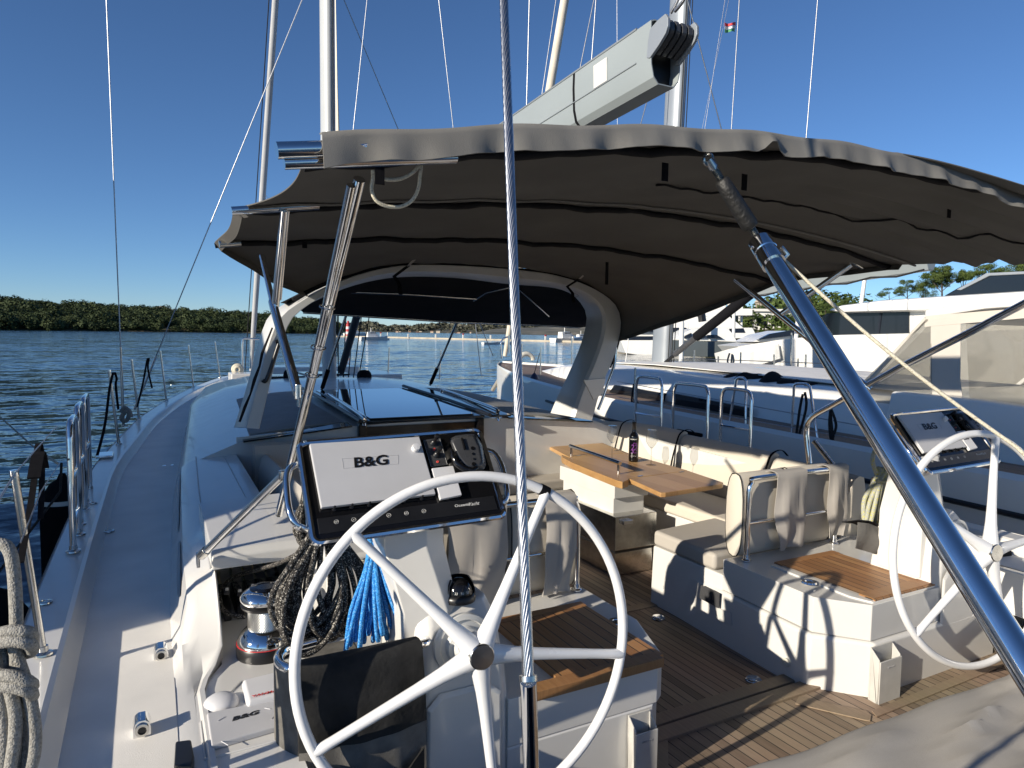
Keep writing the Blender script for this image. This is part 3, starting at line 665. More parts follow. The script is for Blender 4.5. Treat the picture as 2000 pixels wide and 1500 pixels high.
# ================================================================ steering wheels
WC = V((-1.201, 1.82, 1.761)); WR = .511; WT, WY = .088, -.119
WU = V((math.cos(WY), math.sin(WY), 0)); WN = V((-math.sin(WY) * math.cos(WT), math.cos(WY) * math.cos(WT), -math.sin(WT))); WV = WN.cross(WU) * -1
if WV.z < 0: WV = -WV
def wheel(c, scale, first_px, label, wrap):
    t = thing('steering_wheel', c, label, 'steering wheel', 'the two steering wheels'); t.scale = (scale,) * 3
    d = ray(*first_px); q = EYE + d * ((V(c) - EYE).dot(WN) / d.dot(WN)) - V(c); a0 = math.atan2(q.dot(WV), q.dot(WU))
    c = V(c); P = lambda r, a, h=0.: c + (WU * math.cos(a) + WV * math.sin(a)) * r - WN * h
    mb = MB(); mb.tube([P(WR, 2 * PI * i / 96) for i in range(96)], .0158, 14, closed=True); mb.build('rim', 'white_paint', t, smooth=80)
    for k in range(5):
        a = a0 + k * 2 * PI / 5
        pts = [P(r, a, .050 * (1 - (r / WR)) ** 1.2 + .004) for r in (.03, .07, .12, .2, .3, .4, .46, .495, WR)]
        mb = MB(); mb.tube(pts, [.034, .028, .0225, .0185, .0165, .015, .015, .0165, .014], 12); mb.build('spoke', 'white_paint', t, smooth=80)
    R = rot_from(WU, WV); R = Matrix((WU, WV, -WN)).transposed()
    mb = MB(); mb.lathe([(.001, -.03), (.040, -.03), (.046, .01), (.046, .045), (.040, .058), (.001, .058)], P(0, 0, 0), 32, R); mb.build('hub', 'white_paint', t)
    mb = MB(); mb.lathe([(.038, .056), (.038, .060), (.035, .061), (.035, .063), (.038, .064), (.038, .069), (.035, .07), (.035, .072), (.038, .073), (.038, .083), (.035, .087), (.001, .0875)], P(0, 0, 0), 32, R); mb.build('hub_cap', 'steel', t, smooth=25)
    if wrap:
        d = ray(*wrap); q = EYE + d * ((c - EYE).dot(WN) / d.dot(WN)) - c; a = math.atan2(q.dot(WV), q.dot(WU))
        mb = MB(); mb.tube([P(WR, a + x) for x in (-.03, -.01, .01, .03)], .0182, 14); mb.build('king_spoke_mark', 'black_webbing', t)
    return t
wheel(WC, 1., (1070, 952), 'white five spoked steering wheel in front of the nearest helm console', (1066, 950))
SWC = EYE + (V((1.188, 1.677, 1.776)) - EYE) * 1.07
wheel(SWC, 1.07, (1943, 858), 'white five spoked steering wheel far right, crossed by the thick chrome strut', None)
# ================================================================ helm pedestals
def pedestal(dx, dy, label):
    o = V((dx, dy, 0)); t = thing('helm_pedestal', V((-1.16, 2.05, 1.02)) + o, label, 'pedestal', 'the two helm pedestals')
    mb = MB()
    def ring(z, xa, xb, ya, yb, ch=.03): return [V(p) + o for p in ((xa + ch, ya, z), (xb - ch, ya, z), (xb, ya + ch, z), (xb, yb, z), (xa, yb, z), (xa, ya + ch, z))]
    mb.loft([ring(1.0, -1.34, -.97, 1.975, 2.33), ring(1.46, -1.33, -.985, 1.97, 2.33), ring(1.60, -1.318, -1.0, 1.972, 2.32), ring(1.755, -1.305, -1.018, 2.0, 2.30, .04), ring(1.815, -1.285, -1.04, 2.05, 2.29, .03)])
    mb.build('pedestal_body', 'gelcoat', t, bevel=.012, seg=3)
    mb = MB(); mb.loft([[V(p) + o for p in ((-1.30, 1.962, 1.05), (-1.02, 1.962, 1.05), (-1.03, 1.962, 1.52), (-1.08, 1.966, 1.56), (-1.25, 1.966, 1.56), (-1.295, 1.962, 1.52))], [V(p) + o for p in ((-1.29, 1.95, 1.06), (-1.03, 1.95, 1.06), (-1.04, 1.952, 1.51), (-1.09, 1.955, 1.545), (-1.24, 1.955, 1.545), (-1.285, 1.952, 1.51))]])
    mb.build('access_panel', 'gelcoat', t, bevel=.004)
    R = Matrix((V((1, 0, 0)), V((0, 0, 1)), V((0, -1, 0)))).transposed()
    mb = MB(); mb.lathe([(.10, 0), (.098, .012), (.082, .016), (.078, .010), (.062, .012), (.058, .03), (.045, .035), (.045, .12), (.001, .12)], V((-1.165, 1.985, 1.70)) + o, 32, R); mb.build('steering_boss', 'gelcoat_aged', t)
    mb = MB()       # faceted column that carries the console
    A = [(-1.40, 2.06), (-1.27, 2.03), (-1.20, 2.06), (-1.20, 2.2), (-1.40, 2.2)]; B = [(-1.34, 2.05), (-1.20, 2.02), (-1.15, 2.05), (-1.15, 2.28), (-1.34, 2.28)]
    mb.loft([[V((x, y, 2.12)) + o for (x, y) in A], [V((x - .0, y, 2.02)) + o for (x, y) in A], [V((x, y, 1.80)) + o for (x, y) in B], [V((x, y, 1.5)) + o for (x, y) in B]])
    mb.build('column', 'gelcoat', t, bevel=.006)
    return t
pedestal(0, 0, 'white helm pedestal behind the nearest wheel, with the black compass on top')
pedestal(2.70, -.02, 'white helm pedestal behind the far right wheel')
# yellow sticker on the far pedestal
mb = MB(); mb.prism([PY(x, y, 1.925) for (x, y) in ((1870, 1148), (1884, 1136), (1883, 1146), (1871, 1146 + 2))], (0, -.002, 0)); tag(mb.build('warning_sticker', 'yellow_mark', None), 'small yellow sticker on the pedestal behind the far right wheel', 'sticker')
def compass(c, label):
    t = thing('compass', c, label, 'compass', 'helm compasses'); c = V(c)
    mb = MB(); mb.lathe([(.056, 0), (.057, .012), (.052, .022), (.045, .026)], c, 32); mb.build('base', 'black_plastic', t)
    mb = MB(); mb.lathe([(.047, .02), (.046, .035), (.040, .052), (.028, .066), (.012, .073), (.001, .074)], c, 32); mb.build('dome', 'black_gloss', t, smooth=80)
    mb = MB()       # hood behind and to the sides of the dome
    G = [[c + V((math.cos(a) * .052 * k, math.sin(a) * .052 * k, z)) for a in [math.radians(-25 + i * 230 / 12) for i in range(13)]] for (k, z) in ((1.0, .02), (.96, .04), (.86, .058), (.66, .074))]
    mb.sheet(G, .003); mb.build('hood', 'black_plastic', t, smooth=80)
    for i, s in enumerate(('33', '30', '27')):
        a = math.radians(-100 + (i - 1) * 24)
        text_obj(s, 'label_white', t, c + V((math.cos(a) * .0475, math.sin(a) * .0475, .036)), (-math.sin(a), math.cos(a), 0), (-math.cos(a) * .35, -math.sin(a) * .35, .93), .011, .0006, 'heading_figures', 'CENTER')
    return t
CC = PZ(896, 1162, 1.83); cpo = V((CC.x, CC.y, 1.815)); compass(cpo, 'black dome compass on the pedestal behind the nearest wheel')
compass(V((1.50, 2.12, 1.815)), 'black dome compass on the far right pedestal, half hidden by the chrome strut')
# ================================================================ helm consoles
BL = V((-1.63, 2.0, 2.085)); CU = V((1, .0, .02)).normalized(); CVv = V((0, .63, .777)).normalized(); CN = CU.cross(CVv)
def con(px, py, h=0.):
    d = ray(px, py); q = EYE + d * ((BL + CN * h - EYE).dot(CN) / d.dot(CN)); return q
def uv(u, v, h=0.): return BL + CU * u + CVv * v + CN * h
CW, CH = .625, .335
def build_console(label):
    t = thing('helm_console', (-1.32, 2.12, 2.12), label, 'console', 'the two helm consoles')
    mb = MB()
    mb.loft([[uv(a, b, h) for (a, b) in ((x0, y0), (CW - x0, y0), (CW - x0, CH - y0), (x0, CH - y0))] for (h, x0, y0) in ((-.012, .0, .0), (-.045, .004, .004), (-.10, .05, .06), (-.115, .09, .10))])
    mb.build('housing', 'gelcoat', t, bevel=.012, seg=3)
    mb = MB(); n = 10; r = .022; pts = []
    for (cx, cy, a0) in ((CW - r, CH - r, 0), (r, CH - r, 90), (r, r, 180), (CW - r, r, 270)):
        for i in range(6): a = math.radians(a0 + i * 18); pts.append(uv(cx + r * math.cos(a), cy + r * math.sin(a), -.004))
    mb.tube(pts, .0105, 8, closed=True); mb.build('chrome_rim', 'chrome', t)
    mb = MB(); mb.loft([[uv(a, b, h) for (a, b) in ((.004, .004), (CW - .004, .004), (CW - .004, CH - .004), (.004, CH - .004))] for h in (-.012, -.001)]); mb.build('face', 'black_gloss', t, bevel=.004)
    mb = MB(); mb.loft([[uv(a, b, h) for (a, b) in ((.02, .025), (CW - .02, .025), (CW - .02, .075), (.02, .075))] for h in (-.002, .0015)]); mb.build('switch_panel', 'black_plastic', t, bevel=.002)
    # display cover with lettering
    q = [con(x, y, .002) for (x, y) in ((603, 871), (817, 857), (849, 969), (626, 996))]
    def flat(qs, h0, h1, name, m, bev=.004):
        mb = MB(); mb.loft([[p + CN * h for p in qs] for h in (h0, h1)]); return mb.build(name, m, t, bevel=bev, seg=2)
    cov = flat(q, 0, .016, 'display_cover', 'light_grey_plastic')
    text_obj('B&G', 'ink_black', cov, con(724, 901.5, .0195), CU, CVv, .049, .0006, 'cover_lettering', 'CENTER', .0012, .10, 1.22)
    fr = MB(); q2 = [con(x, y, .0185) for (x, y) in ((668, 896), (778, 889), (778, 906), (671, 915))]
    for a, b in zip(q2, q2[1:] + q2[:1]): fr.tube([a, b], .0004, 4)
    fr.build('label_outline', 'ink_grey', cov)
    mb = MB(); R = Matrix((CU, CVv, CN)).transposed(); mb.lathe([(.0135, 0), (.0135, .014), (.012, .017), (.001, .018)], con(811, 877, .018), 20, R); mb.build('cover_knob', 'white_plastic', cov)
    q = [con(x, y, .002) for (x, y) in ((841, 918), (883, 913), (900, 970), (858, 979))]; c2 = flat(q, 0, .014, 'pilot_cover', 'white_plastic', .003)
    text_obj('B&G', 'ink_black', c2, con(869, 937, .0165), CU, CVv, .020, .0005, 'cover_lettering', 'CENTER', .0008, .12, 1.2)
    # thruster joysticks
    q = [con(x, y, .001) for (x, y) in ((826, 860), (860, 856), (875, 908), (841, 913))]; jp = flat(q, 0, .005, 'joystick_panel', 'dark_grey_plastic', .0025)
    ed = MB(); q = [con(x, y, .0068) for (x, y) in ((827, 861), (859, 857.5), (873.5, 907), (842, 911.5))]; ed.tube(q, .0006, 4, closed=True); ed.build('panel_outline', 'ink_grey', jp)
    for (jx, jy) in ((846, 866), (852, 889)):
        b0 = con(jx, jy, .006); mb = MB(); mb.lathe([(.012, 0), (.012, .004), (.0095, .006), (.0105, .009), (.008, .011), (.009, .014), (.006, .017), (.006, .036), (.0085, .04), (.008, .052), (.001, .054)], b0, 16, R); mb.build('joystick', 'black_plastic', t)
    for (jx, jy) in ((848, 877.5), (854.5, 902)):
        mb = MB(); mb.lathe([(.0045, 0), (.0042, .002), (.0022, .0021), (.0022, .0012), (.001, .0012)], con(jx, jy, .006), 14, R); mb.build('thruster_button', 'red_led', t)
    # engine throttle
    mb = MB(); ring = lambda pts, h: [con(x, y, h) for (x, y) in pts]
    base = [(877, 858), (890, 851), (912, 848), (930, 848), (942, 870), (950, 905), (946, 918), (915, 921), (893, 900)]
    top = [(882, 862), (892, 856), (912, 853), (926, 853), (936, 872), (942, 900), (938, 910), (912, 912), (896, 894)]
    mb.loft([ring(base, .0), ring(base, .03), ring(top, .052)]); th = mb.build('throttle_head', 'dark_grey_plastic', t, bevel=.008, seg=3)
    mb = MB(); mb.tube([con(x, y, .05) for (x, y) in ((882, 880), (885, 892), (893, 906), (906, 916), (922, 920), (932, 914))], [.007, .009, .011, .011, .011, .008], 10); mb.build('throttle_lever', 'black_gloss', t, smooth=80)
    mb = MB(); mb.tube([con(x, y, .038) for (x, y) in ((884, 890), (893, 905), (907, 917), (917, 921))], .004, 8); mb.build('lever_trim', 'chrome', t)
    for (jx, jy, rr) in ((923, 876, .007), (924, 887, .005), (926, 897, .004), (925, 907, .007)):
        mb = MB(); mb.lathe([(rr, 0), (rr, .003), (rr * .7, .0035), (.0005, .002)], con(jx, jy, .051), 14, R); mb.build('throttle_button', 'black_gloss', th)
    mb = MB(); mb.tube([con(x, y, .055) for (x, y) in ((902, 856), (905, 866), (908, 878))], .004, 6); mb.build('gear_lights', 'black_gloss', th)
    # toggle switches with icons
    for i in range(6):
        fx, fy = lerp(652, 823, i / 5), lerp(995, 974, i / 5)
        mb = MB(); mb.lathe([(.0065, 0), (.0065, .005), (.003, .006), (.0028, .018), (.0036, .02), (.001, .021)], con(fx, fy, .001), 10, R); mb.build('toggle_switch', 'black_plastic', t)
        c = con(fx + 5, fy + 24, .003); ic = MB(); ic.tube([c + (CU * math.cos(a) + CVv * math.sin(a)) * .0065 for a in [2 * PI * k / 14 for k in range(14)]], .0005, 4, closed=True)
        ic.tube([c - CVv * .003, c + CVv * .002], .0007, 4) if i % 2 else ic.tube([c + (CU * math.cos(a) + CVv * math.sin(a)) * .0025 for a in [2 * PI * k / 8 for k in range(8)]], .0006, 4, closed=True)
        ic.build('switch_icon', 'label_white', t)
    text_obj('Oceanis', 'label_white', t, con(888, 988.5, .003), CU, CVv, .013, .0003, 'maker_lettering', 'LEFT', .0001, 0, 1.25)
    text_obj('Yacht', 'label_white', t, con(914, 985.5, .003), CU, CVv, .017, .0003, 'maker_lettering', 'LEFT', 0., .45, 1.)
    # grab handles at both ends
    for pts in (((583, 906), (570, 912), (560, 928), (561, 965), (566, 1000), (578, 1024), (592, 1032), (606, 1036)), ((940, 880), (962, 884), (978, 906), (987, 940), (990, 968), (984, 982), (976, 986))):
        mb = MB(); mb.tube(catmull([con(x, y, -.03 + .035 * math.sin(PI * i / 7)) for i, (x, y) in enumerate(pts)], 3), .0105, 10); mb.build('grab_handle', 'chrome', t, smooth=80)
    return t
con1 = build_console('helm console with a light grey branded display cover, behind the nearest wheel')
dup(con1, (2.94, -.02, -.035), 'helm console in shade behind the far right wheel', 'the two helm consoles')
# ================================================================ winch and clutches
def winch(c):
    t = thing('winch', c, 'chrome sheet winch with a black base band on the port coaming shelf', 'winch'); c = V(c)
    mb = MB(); mb.lathe([(.104, 0), (.105, .04), (.101, .046)], c, 40); bb = mb.build('base_band', 'black_plastic', t)
    mb = MB(); mb.lathe([(.1035, .0455), (.1035, .0475), (.1005, .0475)], c, 40); mb.build('red_ring', 'red_mark', bb)
    mb = MB(); mb.lathe([(.101, .047), (.100, .060), (.092, .078), (.078, .092), (.066, .099), (.060, .103)], c, 40); mb.build('skirt', 'chrome', t, smooth=60)
    mb = MB(); n = 48; prof = []
    G = []
    for i in range(10):
        z = .100 + .075 * i / 9; row = []
        for k in range(n * 2):
            a = 2 * PI * k / (n * 2) + i * .1; row.append(c + V((math.cos(a) * (.062 + (.0018 if k % 2 else 0)), math.sin(a) * (.062 + (.0018 if k % 2 else 0)), z)))
        G.append(row + [row[0]])
    mb.grid(G); mb.build('drum', 'knurl_metal', t, smooth=20)
    mb = MB(); mb.lathe([(.064, .174), (.084, .180), (.088, .190), (.078, .196), (.086, .204)], c, 40); mb.build('self_tailer', 'black_plastic', t)
    mb = MB(); mb.lathe([(.086, .203), (.090, .212), (.088, .222), (.076, .236), (.056, .246), (.036, .25), (.030, .248), (.022, .244), (.012, .236), (.001, .234)], c, 40); mb.build('top_cap', 'chrome', t, smooth=60)
    mb = MB(); mb.lathe([(.055, .2475), (.054, .2495), (.036, .2525), (.035, .2505)], c, 32); mb.build('cap_ring', 'black_gloss', t)
    a = math.radians(-70); p = c + V((math.cos(a) * .104, math.sin(a) * .104, .024)); R = Matrix((V((-math.sin(a), math.cos(a), 0)), V((0, 0, 1)), V((math.cos(a), math.sin(a), 0)))).transposed()
    mb = MB(); mb.lathe([(.011, 0), (.011, .008), (.003, .009), (.001, .006)], p, 18, R); mb.box(p + V((.010, -.002, .010)), (.008, .008, .018)); mb.build('gear_knob', 'label_white', t)
    mb = MB(); mb.tube([c + V((math.cos(b) * .075, math.sin(b) * .075, .206 - .004)) for b in (.3, .5, .7, .9)] + [c + V((.09, .075, .19))], .009, 8); mb.build('tailer_arm', 'black_plastic', t)
    return t
winch((-1.675, 2.63, 1.502))
for i in range(6):
    x = -1.772 + i * .050; lab = ['first', 'second', 'third', 'fourth', 'fifth', 'last'][i]
    t = thing('rope_clutch', (x, 3.12, 1.503), 'black rope clutch with lever, %s from the outboard side under the hood' % lab, 'rope clutch', 'rope clutches under the hood')
    mb = MB(); mb.loft([[V((x + s * .0145, y, z)) for (y, z) in ((2.98, 1.503), (2.98, 1.55), (3.03, 1.575), (3.24, 1.575), (3.27, 1.503))] for s in (-1, 1)]); mb.build('clutch_body', 'black_plastic', t, bevel=.004)
    up = .03 if i % 2 == 0 else .015
    mb = MB(); mb.loft([[V((x + s * .011, y, z)) for (y, z) in ((3.0, 1.578 + up), (3.02, 1.60 + up), (3.12, 1.605), (3.2, 1.585), (3.1, 1.572))] for s in (-1, 1)]); lv = mb.build('lever', 'dark_grey_plastic', t, bevel=.003)
    mb = MB(); mb.box((x, 3.006, 1.600 + up), (.012, .003, .012)); mb.build('marker', 'label_white', lv)
    mb = MB(); mb.tube([V((x, 3.2, 1.545)), V((x, 3.35, 1.56)), V((x + .01, 3.52, 1.60))], .006, 8); tag(mb.build('control_line', ['rope_cream', 'rope_grey', 'rope_grey_yellow', 'rope_cream', 'rope_grey', 'rope_black'][i], None), 'rope running aft into the %s clutch under the hood' % lab, 'rope', 'control lines into the clutches')
# small fittings on the shelf
t = thing('dome_cover', PZ(432, 1376, 1.505), 'round white domed cover on the shelf beside the grey branded lid', 'cover'); c = PZ(432, 1376, 1.503)
mb = MB(); mb.lathe([(.053, 0), (.053, .008), (.048, .017), (.036, .026), (.018, .031), (.001, .032)], c, 36); mb.build('dome', 'white_plastic', t, smooth=80)
t = thing('engine_panel_cover', PZ(510, 1360, 1.505), 'small white engine panel cover with red lettering, beside the black mesh bag', 'cover')
q = [PZ(x, y, 1.503) for (x, y) in ((472, 1345), (547, 1326), (553, 1374), (483, 1392))]
mb = MB(); cen = sum(q, V()) / 4; mb.loft([q, [p + V((0, 0, .018)) for p in q], [cen + (p - cen) * .92 + V((0, 0, .034)) for p in q]]); lid = mb.build('lid', 'white_plastic', t, bevel=.009, seg=3)
u_ = (q[2] - q[3]).normalized(); v_ = (q[0] - q[3]).normalized()
text_obj('YANMAR', 'red_mark', lid, q[3] + u_ * .062 + v_ * .024 + V((0, 0, .0365)), u_, V((0, 0, 1)).cross(u_), .0165, .0004, 'cover_lettering', 'CENTER', .0004, .15, 1.35)
mb = MB(); mb.box(q[2] + V((.0, .012, .02)), (.014, .022, .016)); mb.box(q[1] * .4 + q[2] * .6 + V((.004, 0, .026)), (.010, .03, .012)); mb.build('clasp', 'light_grey_plastic', t, bevel=.003)
t = thing('instrument_lid', PZ(480, 1418, 1.51), 'flat light grey lid with black branding, lying on the shelf nearest the stern', 'cover')
q = [PZ(x, y, 1.503) for (x, y) in ((404, 1403), (540, 1374), (551, 1426), (413, 1467))]
cen = sum(q, V()) / 4; mb = MB(); mb.loft([q, [p + V((0, 0, .014)) for p in q], [cen + (p - cen) * .975 + V((0, 0, .018)) for p in q]]); lid = mb.build('lid', 'light_grey_plastic', t, bevel=.003)
u_ = (q[2] - q[3]).normalized(); v_ = V((0, 0, 1)).cross(u_)
text_obj('B&G', 'ink_black', lid, (PZ(478, 1410, 1.503)) + V((0, 0, .019)), u_, v_, .030, .0005, 'cover_lettering', 'CENTER', .0012, .3, 1.35)
mb = MB()
for (a, b) in (((426, 1408), (440, 1400)), ((517, 1383), (528, 1385)), ((530, 1404), (538, 1398)), ((432, 1448), (446, 1456))):
    mb.tube([PZ(*a, 1.522), PZ(*b, 1.522)], .0012, 4)
mb.build('moulded_ridge', 'white_plastic', lid)
# raised tray round the lids
mb = MB(); q = [PZ(x, y, 1.503) for (x, y) in ((392, 1412), (470, 1332), (556, 1316), (572, 1440), (400, 1484))]; mb.tube(q, .004, 6, closed=True); mb.build('tray_edge', 'gelcoat', yacht)
mb = MB(); mb.loft([[PZ(x, y, 1.503) + V((0, 0, h)) for (x, y) in ((343, 1470), (374, 1466), (380, 1500), (376, 1520), (340, 1520))] for h in (0, .035)]); tag(mb.build('cam_cleat', 'black_plastic', None, bevel=.006), 'black fitting on the port side deck at the bottom edge of the picture', 'fitting')
mb = MB(); mb.loft([[V((x, y, z)) for (x, z) in ((-1.56, 1.503), (-1.36, 1.503), (-1.37, 1.512), (-1.55, 1.512))] for y in (2.42, 2.58)]); tag(mb.build('loudspeaker', 'bag_mesh', None, bevel=.003), 'flat dark perforated grille beneath the hanging black rope', 'grille')
# ================================================================ black mesh bag on its chrome rail
t = thing('rope_bag', (-1.5, 1.95, 1.74), 'black mesh rope bag hanging from a chrome rail beside the nearest wheel', 'bag')
mb = MB(); mb.tube(catmull([(-1.60, 2.14, 1.728), (-1.70, 2.10, 1.735), (-1.725, 2.02, 1.738), (-1.69, 1.955, 1.74), (-1.60, 1.945, 1.74), (-1.45, 1.945, 1.742), (-1.315, 1.945, 1.742), (-1.29, 1.98, 1.735)], 5), .0145, 10); mb.build('rail', 'chrome', t, smooth=80)
rn = random.Random(5)
def bagpt(u, v):            # u across, v down
    x = lerp(-1.69, -1.325, u); bulge = .055 * math.sin(PI * min(1, v * 1.15)) + .018 * math.sin(u * 9 + v * 3) * v + .012 * math.sin(u * 21 - v * 5) * v
    sag = .012 * math.sin(PI * u) * v; y = 1.925 - bulge * (.5 + .5 * math.sin(PI * u)) - .012 * v * math.sin(u * 13 + 1.5 * math.sin(v * 6)) - .010 * v * math.sin(v * 17 + u * 6)
    return V((x + .012 * math.sin(v * 5) * (u - .5), y, 1.758 - v * .86 - sag))
def bagcor(u, v): q = bagpt(u, v); return q
mb = MB(); G = [[bagpt(i / 20, .20 + .8 * j / 16) for i in range(21)] for j in range(17)]; mb.sheet(G, .004); mb.build('mesh_panel', 'bag_mesh', t, smooth=80)
mb = MB(); G = [[bagpt(i / 20, .27 * j / 6) + V((0, -.004, 0)) for i in range(21)] for j in range(7)]
G = [[p + V((0, .014, .004)) for p in [V((q.x, 1.965, 1.752)) for q in G[0]]], [V((q.x, 1.95, 1.762)) for q in G[0]]] + G; mb.sheet(G, .004); mb.build('top_band', 'bag_black', t, smooth=80)
mb = MB(); mb.sheet([[V((-1.69 - .045 * math.sin(PI * k / 8), 1.925 + .22 * k / 8, 1.742 - .86 * j / 6)) for k in range(9)] for j in range(7)], .004); mb.build('side_panel', 'bag_mesh', t, smooth=80)
mb = MB(); G = [[bagpt(lerp(.28, .97, i / 14), lerp(.40, .62, j / 5) - .10 * abs(i / 14 - .45) ** 1.5 * (1 - j / 5)) + V((0, -.045 * math.sin(PI * i / 14) - .012, 0)) for i in range(15)] for j in range(6)]; mb.sheet(G, .005); mb.build('pocket_band', 'bag_black', t, smooth=80)
mb = MB(); G = [[bagpt(lerp(.28, .97, i / 14), lerp(.62, 1.05, j / 6)) + V((0, -.045 * math.sin(PI * i / 14) - .008 - .02 * math.sin(i * .9) * j / 6, 0)) for i in range(15)] for j in range(7)]; mb.sheet(G, .004); mb.build('pocket', 'bag_mesh', t, smooth=80)
mb = MB(); mb.sheet([[bagpt(lerp(.36, .62, k / 6) + s * .035, lerp(.45, 1.0, k / 6)) + V((0, -.078 + .015 * k / 6, 0)) for s in (-1, 1)] for k in range(7)], .003); mb.build('pocket_strap', 'bag_black', t)
# ================================================================ ropes hung by the helm
tag(rope_coil('hanging_rope', 'rope_black', None, (-1.535, 2.30, 2.09), .35, .46, 18, .0098, .06, 3), 'thick black and grey flecked rope coil hanging beside the winch', 'rope')
def strands(name, mat, top, bots, r, label, gather=.3, seed=1, cat='rope'):
    rn = random.Random(seed); mb = MB(); top = V(top)
    for b in bots:
        b = V(b); m1 = top + V((rn.uniform(-1, 1) * .02, rn.uniform(-1, 1) * .02, 0)); g = lerp(top, b, gather); g = V((lerp(top.x, b.x, .25), lerp(top.y, b.y, .25), g.z))
        m2 = V((lerp(top.x, b.x, .72) + rn.uniform(-.01, .01), lerp(top.y, b.y, .8) + rn.uniform(-.008, .008), lerp(g.z, b.z, .55)))
        b2 = b + V((rn.uniform(.004, .012), .018, .004)); m3 = m2 + V((rn.uniform(-.012, .012), .028, .01))
        mb.tube(catmull([m1, g, m2, b, b2, m3, g + V((.004, .024, 0)), m1 + V((.006, .02, .0))], 4), r, 7)
    return tag(mb.build(name, mat, None, smooth=80), label, cat)
rn = random.Random(9)
strands('hanging_rope', 'rope_blue', PY(728, 1040, 2.22), [PY(lerp(676, 806, i / 15), 1272 - 28 * math.sin(PI * i / 15) + rn.uniform(-14, 10) - (26 if i > 9 else 0), 2.15 + rn.uniform(-.03, .04)) for i in range(16)], .0070, 'bright blue rope hank hanging behind the nearest wheel', .35, 4)
strands('hanging_rope', 'rope_grey', PY(756, 1050, 2.36), [PY(x, y, 2.36) for (x, y) in ((752, 1185), (766, 1200), (776, 1190), (784, 1170))], .010, 'grey rope hank hanging between the blue rope and the console column', .3, 5)
strands('hanging_rope', 'rope_grey_yellow', PY(783, 1120, 2.26), [PY(x, y, 2.26) for (x, y) in ((776, 1200), (784, 1214), (792, 1208))], .011, 'yellow flecked rope loop hanging tight against the console column', .2, 6)
mb = MB(); mb.tube(catmull([PZ(x, y, z) for (x, y, z) in ((602, 1070, 1.95), (580, 1082, 1.90), (545, 1100, 1.80), (505, 1112, 1.72), (470, 1122, 1.66), (445, 1135, 1.62), (430, 1160, 1.60), (432, 1185, 1.58), (450, 1200, 1.575), (478, 1205, 1.575))], 5), .0088, 8); tag(mb.build('loose_rope', 'rope_black', None, smooth=80), 'loose black rope end looping from the hanging coil across the clutches to the winch', 'rope')
mb = MB(); mb.tube(catmull([PZ(x, y, z) for (x, y, z) in ((530, 1142, 1.70), (548, 1135, 1.72), (566, 1128, 1.75), (600, 1115, 1.78))], 4), .0055, 8); tag(mb.build('loose_rope', 'rope_blue', None, smooth=80), 'short thin light blue line leading to the top of the winch', 'rope')
mb = MB(); mb.tube(catmull([PY(x, y, 2.45) for (x, y) in ((690, 1108), (700, 1100), (715, 1092), (740, 1088), (760, 1096))], 4), .006, 8); tag(mb.build('loose_rope', 'rope_cream', None, smooth=80), 'short cream line crossing behind the blue rope', 'rope')
# stray crumpled rope behind the console handle
tag(rope_coil('hanging_rope', 'rope_black', None, PY(596, 955, 2.42), .09, .22, 9, .008, .03, 12), 'crumpled end of dark flecked rope behind the left console handle', 'rope')
# starboard rope hanks
strands('hanging_rope', 'rope_grey_yellow', PY(1726, 915, 2.35), [PY(lerp(1692, 1758, i / 8), 1025 + 6 * math.sin(i * 2.) - (10 if i < 2 else 0), 2.35 + .02 * math.sin(i * 5)) for i in range(9)], .0125, 'grey rope hank with yellow flecks hanging behind the far helm backrest', .22, 8)
mb = MB(); mb.tube([PY(x, y, 2.33) for (x, y) in ((1712, 938), (1722, 941), (1734, 942), (1746, 941))], .009, 8); mb.tube(catmull([PY(x, y, 2.36) for (x, y) in ((1712, 925), (1704, 900), (1712, 876), (1735, 862), (1752, 880), (1750, 915))], 4), .011, 8); tag(mb.build('rope_lashing', 'rope_grey_yellow', None, smooth=80), 'turn of rope tying the grey hank behind the far backrest', 'rope')
strands('hanging_rope', 'rope_yellow', PY(1782, 930, 2.30), [PY(x, y, 2.30) for (x, y) in ((1780, 1030), (1790, 1034), (1798, 1030), (1772, 1022))], .010, 'yellow rope hank half hidden by the far wheel rim', .25, 9)
tag(rope_coil('hanging_rope', 'rope_black', None, PY(1706, 935, 2.42), .10, .24, 10, .008, .03, 14), 'dark flecked rope coil beside the fabric of the far backrest', 'rope')
# taupe bag under the starboard ropes
t = thing('rope_bag', PY(1712, 1070, 2.35), 'taupe fabric rope pouch below the grey rope hank behind the far wheel', 'bag')
mb = MB(); q = [PY(x, y, 2.28) for (x, y) in ((1676, 1020), (1760, 1044), (1757, 1096), (1668, 1070))]
G = [[lerp(lerp(q[0], q[1], u), lerp(q[3], q[2], u), v) + V((0, -.03 * math.sin(PI * v) * math.sin(PI * u) - .01 * math.sin(u * 14 + v * 2), .01 * math.sin(u * 6) * (1 - v))) for u in [i / 12 for i in range(13)]] for v in [j / 8 for j in range(9)]]
mb.sheet(G, .004); mb.build('pouch', 'taupe_bag', t, smooth=80)
mb = MB(); mb.sheet([[p + V((0, -.006 + .10 * k / 3, .012 - .012 * k)) for p in G[0]] for k in range(4)], .004); mb.build('flap', 'canvas_dark', t, smooth=80)
